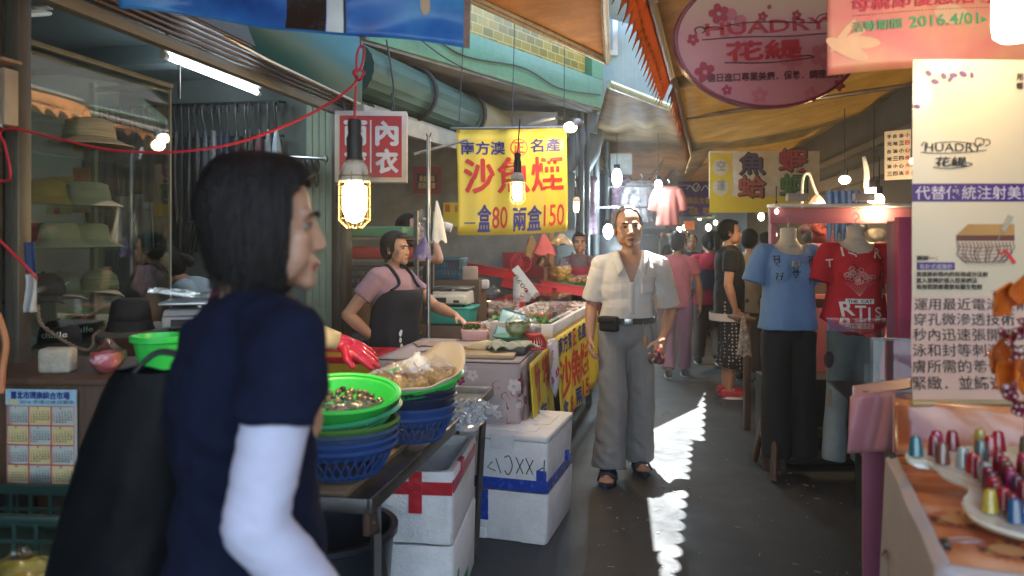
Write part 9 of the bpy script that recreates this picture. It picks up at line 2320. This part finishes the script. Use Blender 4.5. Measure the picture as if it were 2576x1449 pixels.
# knot and loop of the red cable
w = MB(); kc = P(903,188,2.5)
w.tube([kc + Vector((0.015*math.cos(a)*(1 + .2*math.sin(3*a)),0.008*math.sin(2*a),0.018*math.sin(a))) for a in [i*0.3 for i in range(43)]],0.0044,6); w.tube(smoothpath([P(897,175,2.5),P(898,140,2.5),P(906,118,2.5),P(915,122,2.5),P(914,150,2.5),P(905,178,2.5)],6),0.0044,6)
w.tube([P(907,122,2.5),P(906,-30,2.5)],0.003,5); tag(w.build('cable_knot',redc),'knotted loop of the red cable above the caged work lamp','cable')
work_lamp(1302,385,512,4.6,'lit work lamp hanging in front of the yellow banner',7.0,ctop=P(1308,300,4.6))
work_lamp(1450,470,536,6.6,'lit bare warm bulb hanging at the right edge of the yellow banner',6.0,cage=False,ctop=P(1448,330,6.7))
# clamp lamp on top of the banner
cp = P(1435,320,6.3)
t = thing('clamp_lamp','glaring warm clamp lamp on the top right corner of the yellow banner','lamp',Matrix.Translation(cp))
w = MB(); w.ell(cp,(0.055,0.055,0.045)); w.build('bulb',warm2,t,ang=180)
w = MB(); w.tube([P(1415,297,6.35),P(1398,296,6.4),P(1368,302,6.4),P(1330,315,6.4)],0.014,6); w.lathe([(0.02,0.05),(0.06,0.02),(0.085,-0.03)],18,Matrix.Translation(cp + Vector((0.03,0.03,0.03))) @ Matrix.Rotation(R(-35),4,'Y')); w.build('arm',dsteel,t,solid=0.002)
point(t,cp + Vector((0,-0.06,-0.07)),BULBW,1.6,0.05)
def bulb(px,py,Y,r,m,col,power,label,long=1.0,cord=0.5,name='bulb_lamp',group='bulbs over the far stalls'):
 c = P(px,py,Y); t = thing(name,label,'lamp',Matrix.Translation(c),group)
 w = MB(); w.ell(c,(r,r,r*1.25*long)); w.build('bulb',m,t,ang=180)
 w = MB(); w.cyl(c + Vector((0,0,r*1.2*long)),c + Vector((0,0,r*1.2*long + 0.05)),r*0.6,n=12); w.build('socket',rubber,t)
 w = MB(); w.tube([c + Vector((0,0,r*1.2*long + 0.05)),c + Vector((0,0,r*1.2*long + 0.05 + cord))],0.004,5); w.build('cord',ckm,t)
 if power: point(t,c - Vector((0,0.02,r*1.25*long + 0.04)),col,power*0.55,0.05)
bulb(1552,447,9.3,0.062,cool,BULBC,9,'cool white lamp hanging left of the coral blouse',1.5)
bulb(1656,464,9.0,0.045,cool,BULBC,2.2,'cool white lamp at the hanger of the coral blouse',1.0)
bulb(1530,582,9.0,0.060,cool,BULBC,5,'cool white lamp low beside the man in white',1.2,0.9)
bulb(2125,452,6.2,0.045,warm2,BULBW,4,'bright oval lamp hanging over the stall behind the pink frame',0.6)
bulb(2198,492,5.1,0.050,warm2,BULBW,5,'glaring warm lamp above the white ledge on the right',0.9)
bulb(2212,503,4.95,0.032,warm2,BULBW,1.5,'small glaring lamp just right of the larger one on the white ledge',1.0,0.2)
bulb(1953,532,5.0,0.014,warm2,BULBW,0,'tiny round bulb at the left end of the pink frame',1.0,0.1)
bulb(2294,405,3.9,0.012,warm2,BULBW,0,'tiny round bulb beside the left edge of the roll up poster',1.0,0.2)
for i,(px,py,Y,c) in enumerate(((1708,578,16,'a'),(1722,572,18,'a'),(1782,572,14,'a'),(1915,545,12,'a'),(1945,590,11,'a'),(1690,560,15,'c'),(1760,548,19,'a'),(1800,560,20,'a'))):
 bulb(px,py,Y,0.05,warm2 if c == 'a' else cool,BULBW if c == 'a' else BULBC,5 if i < 5 else 0,('warm bulb left of the distant orange sign','warm bulb just right of the leftmost distant one','warm bulb above the black shirted woman','warm bulb left of the pink frame post','warm bulb low behind the pink frame post','cool bulb far behind the pink t-shirted woman','warm bulb over the farthest crowd','warm bulb at the far end right of the teal sign')[i])
# orange lamp in a shade and white goosenecks
c = P(2056,508,5.4); t = thing('shade_lamp','small lit lamp with an orange shade above the blue mannequin','lamp',Matrix.Translation(c))
w = MB(); w.lathe([(0.012,0.05),(0.03,0.03),(0.055,-0.01)],18,Matrix.Translation(c)); w.build('shade',glow('orange shade glow',(1.0,0.30,0.10),0.10),t,solid=0.003)
w = MB(); w.ell(c - Vector((0,0,0.008)),(0.028,0.028,0.02)); w.build('bulb',warm2,t)
w = MB(); w.tube(smoothpath([c + Vector((0,0,0.05)),c + Vector((-0.03,0,0.12)),c + Vector((-0.06,0,0.20)),c + Vector((-0.10,0,0.17)),c + Vector((-0.11,0,0.0)),c + Vector((-0.11,0,-0.05))],6),0.010,8); w.build('gooseneck',whitep,t)
c = P(2180,430,5.3); w = MB(); w.tube(smoothpath([c + Vector((-0.02,0,0.10)),c,c + Vector((0.0,0,-0.12)),c + Vector((0.02,0,-0.22))],6),[0.012 + 0.008*math.sin(i/18*3.1) for i in range(19)],8); tag(w.build('lamp_neck',whitep),'white curved lamp neck above the glaring lamps on the right','lamp')
# big bright lamp in front of the salmon banner
c = P(2552,60,1.9); t = thing('hanging_lamp','very bright large lamp hanging in front of the salmon banner','lamp',Matrix.Translation(c))
w = MB(); w.lathe([(0,-0.045),(0.030,-0.043),(0.046,-0.030),(0.050,0.0),(0.048,0.10),(0.03,0.13),(0,0.135)],24,Matrix.Translation(c)); w.build('bulb',glow('big lamp glow',(1.0,0.84,0.58),2.0),t,ang=180)
w = MB(); w.cyl(c + Vector((0,0,0.13)),c + Vector((0,0,0.20)),0.022); w.tube([c + Vector((0,0,0.2)),c + Vector((0,0.02,0.7))],0.005,6); w.build('socket',rubber,t)
point(t,c + Vector((-0.07,-0.10,-0.10)),(1.0,0.70,0.38),0.42,0.06)
# ================================================================ HAZE
w = MB(); w.box((4,9,3.4),(34,50,9.0))
hz = w.build('haze',bpy.data.materials.new('haze air'),smooth=False)
tag(hz,kind='stuff'); hm = hz.data.materials[0]; hm.use_nodes = True
hn = hm.node_tree; hn.nodes.remove(hn.nodes['Principled BSDF'])
pv = hn.nodes.new('ShaderNodeVolumePrincipled'); pv.inputs['Color'].default_value = (0.85,0.90,0.95,1); pv.inputs['Density'].default_value = 0.008; pv.inputs['Anisotropy'].default_value = 0.4
hn.links.new(pv.outputs[0],hn.nodes['Material Output'].inputs['Volume'])
